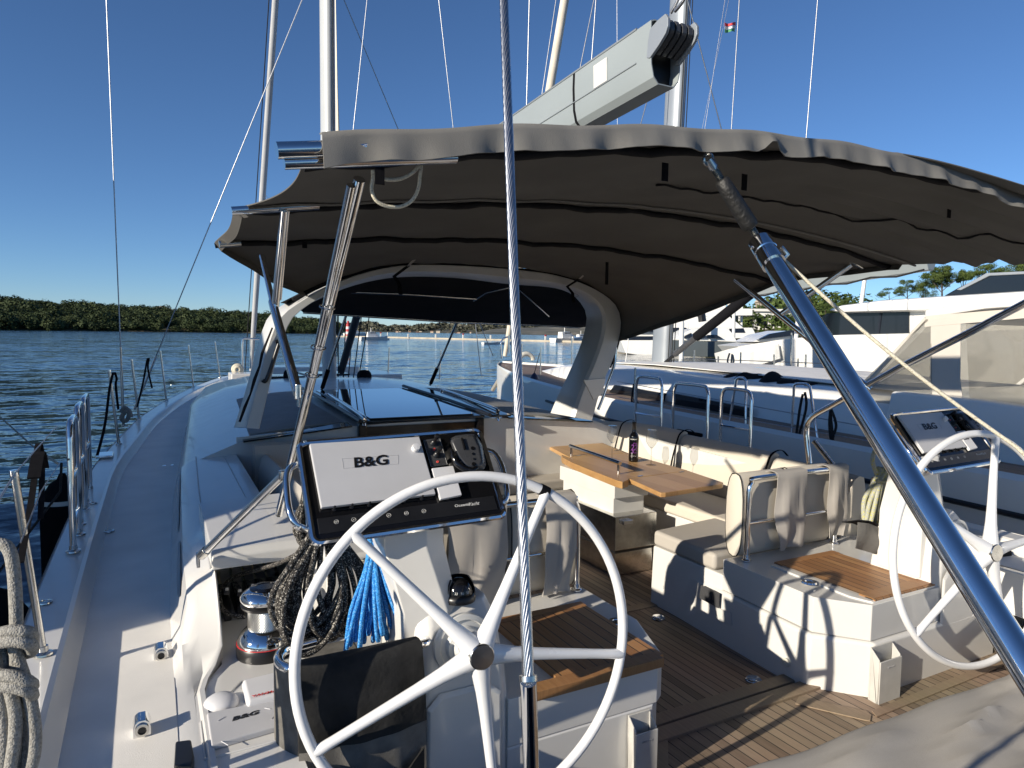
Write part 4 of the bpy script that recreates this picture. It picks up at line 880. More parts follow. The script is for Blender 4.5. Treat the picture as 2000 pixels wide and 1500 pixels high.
# dark covers outboard of the far wheel
mb = MB(); q = [PY(x, y, 2.05) for (x, y) in ((1945, 1085), (1978, 1075), (1978, 1110), (1970, 1160), (1945, 1162))]; mb.prism(q, (0, .12, 0)); tag(mb.build('rope_bag', 'bag_black', None, bevel=.01), 'black bag hanging outboard of the far right wheel', 'bag')
t = thing('life_light', PY(1992, 1140, 2.1), 'white tube with a black cap standing outboard of the far right wheel', 'tube')
a = PY(1992, 1200, 2.1); b_ = PY(1992, 1108, 2.1); mb = MB(); mb.cyl(a, b_, .045, 20); mb.build('tube', 'white_plastic', t); mb = MB(); mb.cyl(b_ + V((0, 0, .001)), b_ + V((0, 0, .04)), .048, 20); mb.build('cap', 'black_plastic', t, bevel=.008)
# ================================================================ cup / winch-handle holders
def holder(pts_px, yplane, label, flip, txt=True):
    q = [PY(x, y, yplane) for (x, y) in pts_px]       # tl, tr, br, bl of the near face
    t = thing('handle_holder', (q[2] + q[3]) / 2, label, 'holder', 'white winch handle holders')
    w_ = (q[1] - q[0]).length; d = V((0, .06, 0)); u = V((1, 0, 0)); zt = (q[0].z + q[1].z) / 2; zb = (q[2].z + q[3].z) / 2; xc = (q[0].x + q[1].x + q[2].x + q[3].x) / 4; hw = w_ * .40; yb = yplane
    mb = MB(); th = .007
    def wall(x0, x1, y0, y1, zt0, zt1): mb.loft([[V((x0, y0, zb)), V((x1, y0, zb)), V((x1, y1, zb)), V((x0, y1, zb))], [V((x0, y0, zt0)), V((x1, y0, zt0)), V((x1, y1, zt1)), V((x0, y1, zt1))]])
    ya, yb2 = yplane - .055, yplane
    wall(xc - hw, xc + hw, ya, ya + th, zt - .05, zt - .05); wall(xc - hw, xc + hw, yb2 - th, yb2, zt, zt)
    wall(xc - hw, xc - hw + th, ya + th, yb2 - th, zt - .045, zt - .004); wall(xc + hw - th, xc + hw, ya + th, yb2 - th, zt - .045, zt - .004)
    mb.box((xc, (ya + yb2) / 2, zb + .01), (2 * hw - .002, yb2 - ya - .002, .02))
    mb.build('cup', 'dirty_plastic', t, bevel=.003)
    mb = MB(); mb.box((xc, ya - .0035, zb + (zt - zb) * .62), (hw * .25, .007, (zt - zb) * .0 + .004)); 
    text_obj('LEWMAR' if False else 'SPINLOCK', 'ink_grey', t, V((xc, ya - .0008, zt - .085)), (1, 0, 0), (0, 0, 1), .011, .0006, 'moulded_lettering', 'CENTER')
    return t
holder(((1693, 1255), (1742, 1262), (1742, 1372), (1693, 1366)), 1.93, 'open white winch handle holder on the face of the far helm seat base', 1)
holder(((1216, 1395), (1268, 1388), (1275, 1540), (1220, 1545)), 1.965, 'open white winch handle holder on the near helm seat base, cut by the bottom edge', 1)
# deck wash socket, drain and vent on the far seat base
mb = MB(); R = Matrix((V((0, 1, 0)), V((0, 0, 1)), V((1, 0, 0)))).transposed()
Rl = rot_from((.42, -.9, 0), (0, 0, 1))
mb.lathe([(.034, 0), (.034, .006), (.024, .008), (.02, .014), (.001, .012)], PX(1626, 1326, .80) + V((-.012, -.01, 0)), 8, Rl); tag(mb.build('water_socket', 'steel', None), 'small round metal socket low on the far helm seat base', 'socket')
mb = MB(); mb.lathe([(.022, 0), (.022, .006), (.012, .008), (.01, .002), (.001, .002)], PX(1536, 1294, .69), 20, rot_from((0, -1, 0), (0, 0, 1))); tag(mb.build('drain_cover', 'fender_white', None), 'round cream drain cover low on the bench side by the teak floor', 'drain')
mb = MB(); mb.lathe([(.011, 0), (.011, .004), (.006, .006), (.001, .006)], PX(1576, 1191, .765) + V((-.008, 0, 0)), 14, rot_from((.42, -.9, 0), (0, 0, 1))); tag(mb.build('deck_button', 'white_plastic', None), 'tiny white button under the lid of the far helm seat', 'button')
# ================================================================ padded backrests on chrome frames
def backrest(label, x0, x1, y, zb, zt, strips, seed, px=None):
    t = thing('padded_leaning_frame', ((x0 + x1) / 2, y, zb), label, 'backrest', 'the two helm backrests'); rn = random.Random(seed)
    r = .014; pts = [V((x0, y, zb)), V((x0, y, zt - .07)), V((x0 + .02, y, zt - .02)), V((x0 + .07, y, zt)), V((x1 - .07, y, zt)), V((x1 - .02, y, zt - .02)), V((x1, y, zt - .07)), V((x1, y, zb))]
    mb = MB(); mb.tube([pts[0]] + catmull(pts[1:7], 5) + [pts[7]], r, 10); mb.build('frame', 'chrome', t, smooth=80)
    mb = MB(); mb.cyl((x0, y, (zb + zt) / 2 - .02), (x1, y, (zb + zt) / 2 - .02), .010, 10); mb.build('cross_bar', 'chrome', t)
    for x in (x0, x1):
        mb = MB(); mb.lathe([(.026, 0), (.026, .006), (.018, .012), (.017, .03)], (x, y, zb), 18); mb.build('foot', 'chrome', t)
    # two padded cushions on the bench side, with dark piping on the ends
    xm = (x0 + x1) / 2
    for (a, b) in ((x0 - .02, xm - .008), (xm + .008, x1 + .02)):
        rings = []; pr = []
        for k in range(20):
            an = 2 * PI * k / 20; cx, sx = math.cos(an), math.sin(an)
            pr.append((y + .085 + .062 * math.copysign(abs(cx) ** .7, cx), (zb + zt) / 2 + .01 + (zt - zb) * .52 * math.copysign(abs(sx) ** .75, sx)))
        cy, cz = y + .085, (zb + zt) / 2 + .01
        for (xx, k) in ((a, .90), (a + .006, .985), (a + .02, 1.), (b - .02, 1.), (b - .006, .985), (b, .90)):
            rings.append([V((xx, cy + (p - cy) * k, cz + (q - cz) * k)) for (p, q) in pr])
        mb = MB(); mb.loft(rings); cu = mb.build('cushion', 'cushion', t, smooth=50)
        mb = MB()
        for xx in (a + .006, b - .006): mb.tube([V((xx, cy + (p - cy) * .995, cz + (q - cz) * .995)) for (p, q) in pr], .0035, 5, closed=True)
        mb.build('piping', 'piping', cu)
    # loose fabric strips folded over the frame
    for (a, b, lo, sw) in strips:
        G = []
        for j in range(15):
            v = j / 14; row = []
            for i in range(11):
                u = i / 10; x = lerp(a, b, u) + sw * math.sin(v * 5.) * v + .012 * math.sin(v * 9 + u * 3) * v
                dd = .014 * math.sin(u * 10 + v * 4 + seed) * v + .008 * math.sin(u * 23 + v * 2) * v + .022 * math.sin(v * PI) * math.sin(PI * u)
                row.append(V((x, y - .018 - dd, lerp(zt + .012, lo, v) - .006 * math.sin(u * 8) * v)))
            G.append(row)
        G = [[V((p.x, y + .075, zt + .012)) for p in G[0]], [V((p.x, y + .03, zt + .024)) for p in G[0]], [V((p.x, y, zt + .022)) for p in G[0]]] + G
        mb = MB(); mb.sheet(G, .003); mb.build('fabric_strip', 'strip_fabric', t, smooth=80)
    return t
backrest('padded beige backrest on a chrome frame facing the far helm seat, draped with strips', .83, 1.55, 2.66, 1.478, 1.93, ((1.03, 1.27, 1.51, -.02), (1.46, 1.63, 1.53, .0)), 3)
backrest('shaded backrest on a chrome frame behind the nearest wheel, draped with fabric strips', -.96, -.25, 2.70, 1.478, 1.93, ((-.93, -.64, 1.49, .03), (-.44, -.27, 1.49, .02), (-1.0, -.94, 1.6, 0.)), 5)
# ================================================================ cockpit table and what stands on it
ZT = 1.72
tt = thing('cockpit_table', (.95, 4.2, 1.02), 'varnished wooden cockpit table with two folding leaves and a chrome grab rail', 'table')
P5 = lambda x, y: PZ(x, y, ZT)
def slab(name, px, mat, th=.032, bev=.006, z=ZT):
    q = [PZ(x, y, z) for (x, y) in px]; mb = MB(); mb.loft([[p - V((0, 0, th)) for p in q], q]); return mb.build(name, mat, tt, bevel=bev)
lf = slab('far_leaf', ((1073, 872), (1178, 865), (1222, 884), (1112, 893)), 'table_top_wood')
nl = slab('near_leaf', ((1229, 935), (1344, 919), (1413, 942), (1411, 945), (1300, 962), (1290, 962)), 'table_top_wood')
ct = slab('centre_board', ((1096, 887), (1112, 893.5), (1222.5, 884.5), (1343.5, 918.5), (1228, 934.5), (1227, 937), (1216, 941), (1204, 938), (1150, 917), (1116, 903), (1098, 893)), 'table_top_wood', .05)
for (x, y) in ((1250, 930), (1331, 922), (1205, 880), (1130, 890)):
    c = PZ(x, y, ZT + .001); mb = MB(); mb.box(c, (.05, .018, .004), Matrix.Rotation(.15, 3, 'Z')); mb.build('hinge', 'steel', ct)
mb = MB(); a = PZ(1116, 891, ZT); b = PZ(1208, 926, ZT); mb.cyl(a - V((0, 0, .03)), a + V((0, 0, .075)), .011, 12); mb.cyl(b - V((0, 0, .03)), b + V((0, 0, .075)), .011, 12); d = (b - a).normalized() * .02
mb.build('rail_post', 'chrome', tt)
mb = MB(); mb.cyl(a + V((0, 0, .08)) - d * 1.2, b + V((0, 0, .08)) + d, .0155, 14); mb.build('grab_rail', 'chrome', tt, bevel=.002)
bx = lambda c, s, name, m, bev=.006: MB().box(c, s).build(name, m, tt, bevel=bev)
bx((.96, 4.20, 1.615), (.30, .72, .11), 'upper_box', 'gelcoat_aged')
bx((.96, 4.20, 1.50), (.27, .66, .12), 'neck', 'gelcoat_aged')
bx((.96, 4.18, 1.33), (.36, .80, .24), 'cool_box', 'steel')
bx((.96, 4.18, 1.20), (.34, .78, .02), 'box_seam', 'ink_black', .0)
bx((.96, 4.18, 1.11), (.33, .76, .17), 'foot', 'steel')
mb = MB(); mb.box((.87, 3.765, 1.41), (.08, .03, .03)); mb.build('latch', 'chrome', tt, bevel=.004)
# ---- bottle
def bottle(c):
    t = thing('wine_bottle', c, 'dark red wine bottle with purple numerals standing on the table', 'bottle'); c = V(c)
    mb = MB(); mb.lathe([(.001, .004), (.03, .0), (.037, .004), (.0375, .02), (.0375, .185), (.036, .20), (.029, .215), (.019, .228), (.0155, .24), (.0148, .262)], c, 36); mb.build('glass_body', 'bottle_glass', t, smooth=60)
    mb = MB(); mb.lathe([(.0152, .240), (.0152, .295), (.0165, .297), (.0165, .312), (.0155, .315), (.001, .315)], c, 28); mb.build('capsule', 'black_plastic', t)
    dv = (EYE - c); dv.z = 0; dv.normalize(); a0 = math.atan2(dv.y, dv.x)
    def wrap(txt, mat, size, z, da=0., sx=1., bold=0., sh=0.):
        o = text_obj(txt, mat, t, (0, 0, 0), (1, 0, 0), (0, 1, 0), size, .0003, 'label_lettering', 'CENTER', bold, sh, sx)
        off = world_org(t)
        for v in o.data.vertices:
            p = v.co + off; a = a0 + da + p.x / .0378; r = .0378 + p.z
            v.co = c + V((math.cos(a) * r, math.sin(a) * r, z + p.y)) - off
    wrap('KORLAT', 'label_white', .0115, .178, .0, 1.25, .0003)
    wrap('22', 'purple_ink', .072, .112, .0, .72, .0006, .25)
    wrap('~', 'purple_ink', .06, .15, .25, .8, .0005); wrap('S', 'purple_ink', .05, .085, -.35, 1., .0003, .4); wrap('~', 'purple_ink', .06, .078, .1, 1., .0005)
    wrap('VRHUNSKO VINO', 'label_white', .0052, .048, 0, 1.1); wrap('__________', 'label_white', .006, .056, 0, 1.)
bottle(PZ(1237, 901.5, ZT))
def glass(c, label):
    t = thing('wine_glass', c, label, 'wine glass', 'stemmed wine glasses on the table'); c = V(c)
    mb = MB(); mb.lathe([(.038, .0), (.036, .002), (.012, .006), (.0042, .014), (.0036, .115), (.0045, .125), (.012, .133)], c, 32); mb.build('stem', 'wine_glass', t, smooth=80)
    mb = MB(); mb.lathe([(.004, .127), (.014, .133), (.032, .158), (.0435, .180), (.0445, .188), (.041, .222), (.0345, .268)], c, 36); mb.build('bowl', 'wine_glass', t, smooth=35)
    mb = MB(); mb.tube([c + V((math.cos(2 * PI * k / 32) * .0345, math.sin(2 * PI * k / 32) * .0345, .268)) for k in range(32)], .0009, 5, closed=True); mb.build('lip', 'wine_glass', t)
glass(PZ(1195, 897, ZT), 'empty stemmed wine glass to the left of the bottle')
glass(PZ(1271.5, 908, ZT), 'empty stemmed wine glass to the right of the bottle')
# ================================================================ arch
def resample(pts, n):
    pts = [V(p) for p in pts]; L = [0]
    for a, b in zip(pts, pts[1:]): L.append(L[-1] + (b - a).length)
    out = []
    for i in range(n):
        s = L[-1] * i / (n - 1); k = max(j for j in range(len(L)) if L[j] <= s + 1e-9); k = min(k, len(L) - 2)
        out.append(pts[k].lerp(pts[k + 1], (s - L[k]) / max(1e-9, L[k + 1] - L[k])))
    return out
AO = ((456, 834), (470, 790), (485, 740), (498, 690), (511, 645), (526, 614), (548, 598), (580, 582), (622, 561), (690, 537), (767, 520), (847, 516), (970, 522), (1075, 534), (1145, 555), (1197, 586), (1215, 618), (1213, 660), (1196, 715), (1180, 750), (1166, 800), (1160, 822))
AI = ((508, 838), (516, 805), (530, 745), (545, 690), (567, 632), (590, 608), (620, 590), (690, 558), (774, 542), (882, 543), (987, 555), (1075, 562), (1117, 576), (1141, 607), (1142, 632), (1130, 675), (1110, 723), (1082, 782), (1072, 806))
arch = thing('cockpit_arch', (0, 4.9, 2.0), 'moulded cream arch spanning the cockpit between the dark canopies', 'arch')
o_ = resample(catmull([PY(x, y, 4.88) for (x, y) in AO], 4), 60); i_ = resample(catmull([PY(x, y, 4.88) for (x, y) in AI], 4), 60)
of_ = resample(catmull([PY(x, y, 5.26) for (x, y) in AO], 4), 60); if_ = resample(catmull([PY(x, y, 5.26) for (x, y) in AI], 4), 60)
mb = MB(); rings = []
def ssm(a, b, x): t = max(0., min(1., (x - a) / (b - a))); return t * t * (3 - 2 * t)
for k in range(60):
    t = k / 59; wl = 1 - ssm(.14, .36, t); wr = ssm(.60, .80, t); D_ = V((0, .38, 0))
    oa = o_[k].lerp(o_[k].lerp(i_[k], .42), wl); ofw = (o_[k] + D_).lerp(of_[k], wl)
    ia = i_[k].lerp(o_[k].lerp(i_[k], lerp(.62, .48, wr)), 1 - wl); ifw = (i_[k] + D_).lerp(if_[k], 1 - wl)
    e1 = V((0, .03, 0)); f = lambda p, q, kk: p + (q - p) * kk
    rings.append([f(oa, ia, .10), oa + e1, ofw - e1, f(ofw, ifw, .12), f(ifw, ofw, .12), ifw - e1, ia + e1, f(ia, oa, .10)])
for k in range(0):
    a, b = o_[k], i_[k]; t = k / 59; leg = min(1, abs(t - .5) * 3.2); dp = lerp(.30, .46, leg); c = (a + b) / 2
    f = lambda p, kk: c + (p - c) * kk
    rings.append([f(a, .86), f(a, 1.) + V((0, .035, 0)), f(a, 1.) + V((0, dp * .8, 0)), f(a, .8) + V((0, dp, 0)), f(b, .8) + V((0, dp, 0)), f(b, 1.) + V((0, dp * .8, 0)), f(b, 1.) + V((0, .035, 0)), f(b, .86)])
mb.loft(rings); mb.build('arch_moulding', 'gelcoat_aged', arch, smooth=32)
mb = MB(); q = [PY(x, y, 4.872) for (x, y) in ((1134, 741), (1184, 738), (1172, 772), (1158, 806))]
mb.loft([[PY(1140, 742, 4.87), PY(1184, 738, 4.87), PY(1176, 770, 4.87), PY(1160, 782, 4.87)], [p + V((0, .02, 0)) for p in (PY(1140, 742, 4.87), PY(1184, 738, 4.87), PY(1176, 770, 4.87), PY(1160, 782, 4.87))]]); mb.build('arch_gusset', 'gelcoat', arch, bevel=.005)
mb = MB(); mb.tube(catmull([PY(x, y, 4.9) for (x, y) in ((1193, 655), (1200, 668), (1203, 690), (1199, 715), (1188, 745), (1178, 775), (1168, 800))], 4), .013, 10); mb.build('grab_rail', 'chrome', arch, smooth=80)
mb = MB(); mb.tube(catmull([PY(x, y, 4.86) for (x, y) in ((513, 742), (519, 744), (530, 716), (539, 688), (545, 668), (538, 668))], 4), .013, 10); mb.build('grab_handle', 'black_plastic', arch, smooth=80)
mb = MB(); mb.tube([PY(x, y, 4.865) for (x, y) in ((468, 824), (478, 796), (489, 770), (497, 742), (507, 715), (512, 690), (524, 660), (532, 640))], [.008, .011, .007, .012, .008, .010, .007, .006], 6); mb.build('canvas_edge', 'canvas_dark', arch)
mb = MB(); mb.tube(catmull([PY(x, y, 4.87) for (x, y) in ((1117, 575), (1122, 573), (1130, 577), (1125, 580), (1118, 578))], 4), .0025, 5, closed=True); mb.build('moulded_badge', 'ink_grey', arch)
# dark canvas gutter following the arch's outer edge
mb = MB(); mb.tube([p + V((0, .04, .0)) + (p - (o_[30] + i_[30]) / 2).normalized() * .01 for p in o_[12:54]], .014, 6); mb.build('canvas_gutter', 'canvas_dark', arch)
# ================================================================ bimini
bim = thing('bimini', (0, 2.7, 2.0), 'taupe grey canvas bimini stretched on chrome bows above the wheels', 'bimini')
HW = 1.74
YB = [(1.38, 3.27, 3.04), (2.68, 3.30, 3.12), (3.5, 3.23, 3.08), (4.86, 3.215, 2.86)]
ARCH_TOP = resample([p + V((0, .05, .012)) for p in o_[13:51]], 40)
def bimp(u, y, dz=0.):
    zcn = sum(interp([(a, b) for (a, b, c) in YB], y + d) for d in (-.12, 0, .12)) / 3; ze = interp([(a, c) for (a, b, c) in YB], y)
    hw = HW; sc = 0.
    for (a, b) in ((1.38, 2.68), (2.68, 3.5)):
        if a < y < b: sc = math.sin(PI * (y - a) / (b - a)) * (.07 if a < 2 else .02)
    hw -= sc
    if y > 3.5: t = (y - 3.5) / 1.36; hw = lerp(HW, 1.50, t)
    a = abs(u); p = 2.0 if y < 3.5 else lerp(2.0, 3.2, (y - 3.5) / 1.36)
    sag = .03 * sum(math.sin(PI * (y - s) / (e - s)) if s < y < e else 0 for (s, e) in ((1.38, 2.68), (2.68, 3.5), (3.5, 4.86))) * (1 - a ** 4)
    z = zcn - (zcn - ze) * a ** p - sag
    # pleats running forward in the aft starboard panel
    pl = 0.
    if y < 2.68 and u > .0: q_ = (y - 1.38) / 1.3; pl = (.034 * (.5 - abs(math.sin(q_ * 27 * (1.15 - .45 * u) + u * 2.5))) + .008 * math.sin(q_ * 93 - u * 9)) * min(1, u * 2.2) * max(0, 1 - max(0, q_ - .42 - .25 * u) / .12)
    elif y < 2.68: pl = .003 * math.sin(u * 30 + y * 4)
    else: pl = .004 * math.sin(u * 17 + y * 5) + .003 * math.sin(u * 31 - y * 11)
    if y > 3.5:
        t = (y - 3.5) / 1.36; b3 = V((u * HW, 3.5 - .16 * u, 3.23 - .03 * t - (3.23 - 3.08) * a ** 2)); k = (u + 1) / 2 * 39; k0 = min(38, int(k)); q = ARCH_TOP[k0].lerp(ARCH_TOP[k0 + 1], k - k0)
        p3 = b3.lerp(q, t); p3.z += -.03 * math.sin(PI * t) * (1 - a ** 4) + pl + dz + (.035 * a ** 3 * (1 - t) if u < 0 else 0); return p3
    return V((u * hw, y - .16 * u, z + pl + dz + (.035 * a ** 3 if u < 0 else 0)))
ysb = sorted(set([1.38 + 1.30 * i / 52 for i in range(53)] + [2.68 + .82 * i / 10 for i in range(11)] + [3.5 + 1.36 * i / 14 for i in range(15)]))
mb = MB(); NU = 120; mb.sheet([[bimp(-1 + 2 * i / NU, y) for i in range(NU + 1)] for y in ysb], .004)
mb.build('canopy', 'canvas', bim, smooth=80)
mb = MB(); G = []          # aft valance: wavy skirt with a gap where the strut comes through
for j in range(6):
    v = j / 5; row = []
    for i in range(161):
        u = -1 + 2 * i / 160; p = bimp(u, 1.38); notch = math.exp(-((u + .305) / .018) ** 2); wv = .006 * math.sin(u * 38) + .005 * math.sin(u * 71 + 1) + .004 * math.sin(u * 113 + 2)
        L = .058 + .003 * math.sin(u * 16 + .6) + .002 * math.sin(u * 41); L *= (1 - .62 * notch); L *= lerp(1.25, 1, min(1, (u + 1) * 4))
        row.append(V((p.x, 1.376 - .016 * v + wv * v, p.z + .004 - L * v)))
    G.append(row)
G = [[p + V((0, .02, .003)) for p in G[0]]] + G
mb.sheet(G, .003); mb.build('valance', 'canvas_trim', bim, smooth=80)
mb = MB(); G = []          # side skirt at the forward corners, down to the arch
for s in (-1, 1):
    mb = MB(); G = []
    for j in range(4):
        v = j / 3; G.append([bimp(s, y) + V((-.03 * s * v, 0, -(.03 + .02 * math.sin(PI * max(0, (y - 3.3) / 1.6))) * v)) for y in ysb if y >= 2.6])
    mb.sheet(G, .003); mb.build('side_skirt', 'canvas', bim, smooth=80)
for (y, m) in ((2.68, 'canvas_dark'), (3.5, 'canvas_dark'), (1.47, 'canvas_dark')):
    mb = MB(); mb.tube([bimp(-1 + 2 * i / 60, y, -.014) + V((0, 0, .003 * math.sin(i * 1.9))) for i in range(61)], .013, 6); mb.build('bow_sleeve', m, bim, smooth=80)
mb = MB(); mb.tube([bimp(-.25 + 1.25 * i / 50, lerp(1.95, 1.60, i / 50) + .25 * math.sin(i / 50 * PI), -.006) + V((0, 0, .004 * math.sin(i * 1.7))) for i in range(51)], .0045, 5); mb.build('seam', 'canvas_dark', bim)
mb = MB(); mb.tube([bimp(-1 + 2 * i / 60, 2.52, -.008) for i in range(61)], .006, 5); mb.build('seam', 'canvas_trim', bim)
# bow ends sticking out to port: pairs of polished tubes
for (xa, xb, y, z, dz) in ((540, 640, 1.39, 290, 0), ):
    a = PY(540, 294, 1.39); b = PY(760, 274, 1.39); mb = MB(); mb.cyl(a, V((-1.45, 1.39, 3.10)), .0165, 14); mb.cyl(a + V((.015, .01, -.020)), V((-1.45, 1.40, 3.075)), .012, 12); mb.build('bow_end', 'chrome', bim)
a = PY(452, 412, 2.68); mb = MB(); mb.cyl(a, PY(622, 401, 2.68), .0155, 14); mb.build('bow_end', 'chrome', bim)
a = PY(428, 477, 3.5); mb = MB(); mb.cyl(a, PY(470, 474, 3.5), .0165, 14); mb.build('bow_end', 'steel', bim)
a = PY(1645, 500, 2.66); b = PY(1684, 523, 2.66); mb = MB(); mb.cyl(a, b, .012, 10); mb.build('bow_end', 'steel', bim)
mb = MB(); mb.cyl(PY(1412, 531, 3.5), PY(1442, 545, 3.5), .010, 10); mb.build('bow_end', 'steel', bim)
# port legs
pa0, pa1 = PY(564, 925, 2.52), PY(702, 350, 1.66)
mb = MB(); mb.tube([pa0 - (pa1 - pa0) * .22, pa0, pa1], .0145, 14); mb.build('leg', 'chrome', bim, smooth=80)
mb = MB(); q0, q1 = pa0.lerp(pa1, .33), PY(686, 362, 1.66); d = V((0, 0, 0)); mb.cyl(q0, q1, .0105, 12); mb.build('leg', 'chrome', bim)
mb = MB()
for t in (.15, .3, .5): p = (q0.lerp(q1, t) + pa0.lerp(pa1, .33 + .67 * t)) / 2; mb.tube([p + V((math.cos(k) * .021, math.sin(k) * .021, .008 * math.sin(k))) for k in [2 * PI * j / 12 for j in range(12)]], .0022, 5, closed=True)
mb.build('clip', 'steel', bim)
pj = PY(582, 768, 2.33); mb = MB(); mb.cyl(pj, PY(532, 590, 2.85), .0165, 12); mb.cyl(PY(534, 598, 2.84), PY(512, 500, 3.12), .012, 12); mb.build('brace', 'chrome', bim)
mb = MB(); mb.cyl(pj + V((-.0, .0, -.02)), pj + V((0, .0, .03)), .012, 10); mb.box(pj + V((.008, 0, -.03)), (.02, .03, .03)); mb.build('hinge', 'steel', bim, bevel=.003)
mb = MB(); mb.cyl(PY(555, 412, 2.66), PY(538, 598, 2.82), .0145, 12); mb.cyl(PY(562, 412, 2.68), PY(546, 585, 2.84), .008, 10); mb.build('brace', 'chrome', bim)
sb0, sb1 = PZ(392, 1086, 1.83), PY(553, 928, 2.50)
mb = MB(); mb.cyl(sb0, sb1, .0145, 14); mb.build('stay_tube', 'chrome', bim)
mb = MB(); dd = (sb1 - sb0).normalized(); mb.cyl(sb0 + dd * .0, sb0 + dd * .045, .018, 14); mb.box(sb0 - dd * .02 + V((0, 0, -.005)), (.012, .05, .05)); mb.build('stay_foot', 'steel', bim, bevel=.003)
mb = MB(); mb.box(sb1, (.03, .03, .035)); mb.build('stay_joint', 'steel', bim, bevel=.006)
# starboard legs
mb = MB(); mb.tube([PX(1581, 905, 1.92), PX(1577, 868, 1.92)] + catmull([PX(1575, 850, 1.92), PX(1577, 830, 1.92), PX(1590, 812, 1.915), PX(1620, 795, 1.91)], 5) + [PX(1760, 716, 1.88), PX(1900, 646, 1.82), PX(2040, 572, 1.78)], .0195, 12); mb.build('leg', 'chrome', bim, smooth=80)
mb = MB(); mb.cyl(PX(1590, 862, 1.92), PX(1638, 922, 1.90), .017, 12); mb.build('stay_tube', 'steel', bim)
mb = MB(); mb.cyl(PY(1436, 545, 3.5), PX(1700, 760, 1.90), .019, 12); mb.build('brace', 'chrome', bim)
mb = MB(); mb.cyl(PY(1662, 517, 2.68), PY(1526, 613, 3.0), .017, 12); mb.build('brace', 'chrome', bim)
# straps between the canopy and the arch
for (a, b, c) in (((838, 478, 3.9), (797, 520, 4.7), (770, 540, 4.85)), ((1172, 509, 3.9), (1132, 545, 4.7), (1108, 560, 4.85))):
    A, B, C_ = PY(*a), PY(*b), PY(*c); mb = MB(); s = V((.010, 0, 0)); mb.sheet([[p - s, p + s] for p in (A, B)], .002); mb.build('strap', 'strip_fabric', bim)
    mb = MB(); s = V((.014, 0, 0)); mb.sheet([[p - s, p + s] for p in (B, C_, C_ + V((.02, -.05, -.05)), C_ + V((.03, -.06, -.13)))], .004); mb.build('buckle_strap', 'black_webbing', bim)
for (x, y, yy, l) in ((1186, 512, 3.6, .14), (1455, 340, 1.62, .05), (1855, 405, 1.62, .04), (1960, 425, 1.62, .05), (1300, 318, 1.55, .05), (742, 325, 1.55, .04), (365 + 230, 472, 3.4, .03)):
    p = PY(x, y, yy); mb = MB(); mb.sheet([[p + V((s * .011, 0, -l * k)) for s in (-1, 1)] for k in (0, .5, 1)], .003); mb.build('webbing_tab', 'black_webbing', bim)
mb = MB(); mb.tube(catmull([PY(x, y, 1.62) for (x, y) in ((728, 333), (728, 350), (726, 372), (735, 392), (757, 403), (785, 403), (806, 390), (817, 368), (820, 345), (822, 322), (805, 338), (780, 350), (752, 350), (732, 338))], 5), .0045, 8); tag(mb.build('cable_loop', 'rope_cream', None, smooth=80), 'pale cable loop dangling from the aft port corner of the bimini', 'cable')
# ================================================================ spray hood forward of the arch
sh = thing('sprayhood', (0, 5.9, 2.0), 'black spray hood canopy forward of the cream arch', 'spray hood')
FE = [PY(x, y, 6.75) for (x, y) in ((592, 610), (640, 613), (700, 617), (780, 622), (890, 629), (1000, 633), (1080, 636), (1132, 640))]
FE = resample(FE, 41)
mb = MB(); G = []
for j in range(9):
    v = j / 8; row = []
    for k in range(41):
        a = resample([p + V((0, .12, .012)) for p in o_[11:50]], 41)[k]; b = FE[k]; p = a.lerp(b, v); p.z += .02 * math.sin(PI * v); row.append(p)
    G.append(row)
mb.sheet(G, .004); mb.build('canopy', 'canvas_dark', sh, smooth=80)
mb = MB(); mb.tube(FE, .013, 8); mb.build('front_bow', 'steel', sh, smooth=80)
q = [FE[-1], FE[-1] + V((.10, -.9, -.0)), FE[-1] + V((.09, -.8, -.13)), FE[-1] + V((-.05, -.02, -.12))]
mb = MB(); mb.tube([PY(x, y, 5.75) for (x, y) in ((648, 571), (700, 571), (780, 574), (860, 579), (932, 584))], .010, 8); mb.build('inner_bow', 'steel', sh, smooth=80)
mb = MB(); mb.tube([PY(925, 588, 5.8), PY(950, 572, 5.6), PY(1000, 560, 5.4)], .008, 8); mb.build('inner_bow', 'steel', sh); mb = MB(); mb.cyl(PY(1010, 562, 5.4), PY(1072, 618, 6.3), .007, 8); mb.build('inner_bow', 'steel', sh)
for (a, b) in (((892, 630, 6.75), (840, 752, 7.3)), ((676, 616, 6.75), (628, 762, 7.0))):
    A, B = PY(*a), PY(*b); mb = MB(); mb.cyl(A, B, .013, 10); mb.build('strut', 'steel', sh)
    mb = MB(); mb.cyl(A.lerp(B, .72), A.lerp(B, .97), .021, 10); mb.build('strut_pad', 'black_webbing', sh)
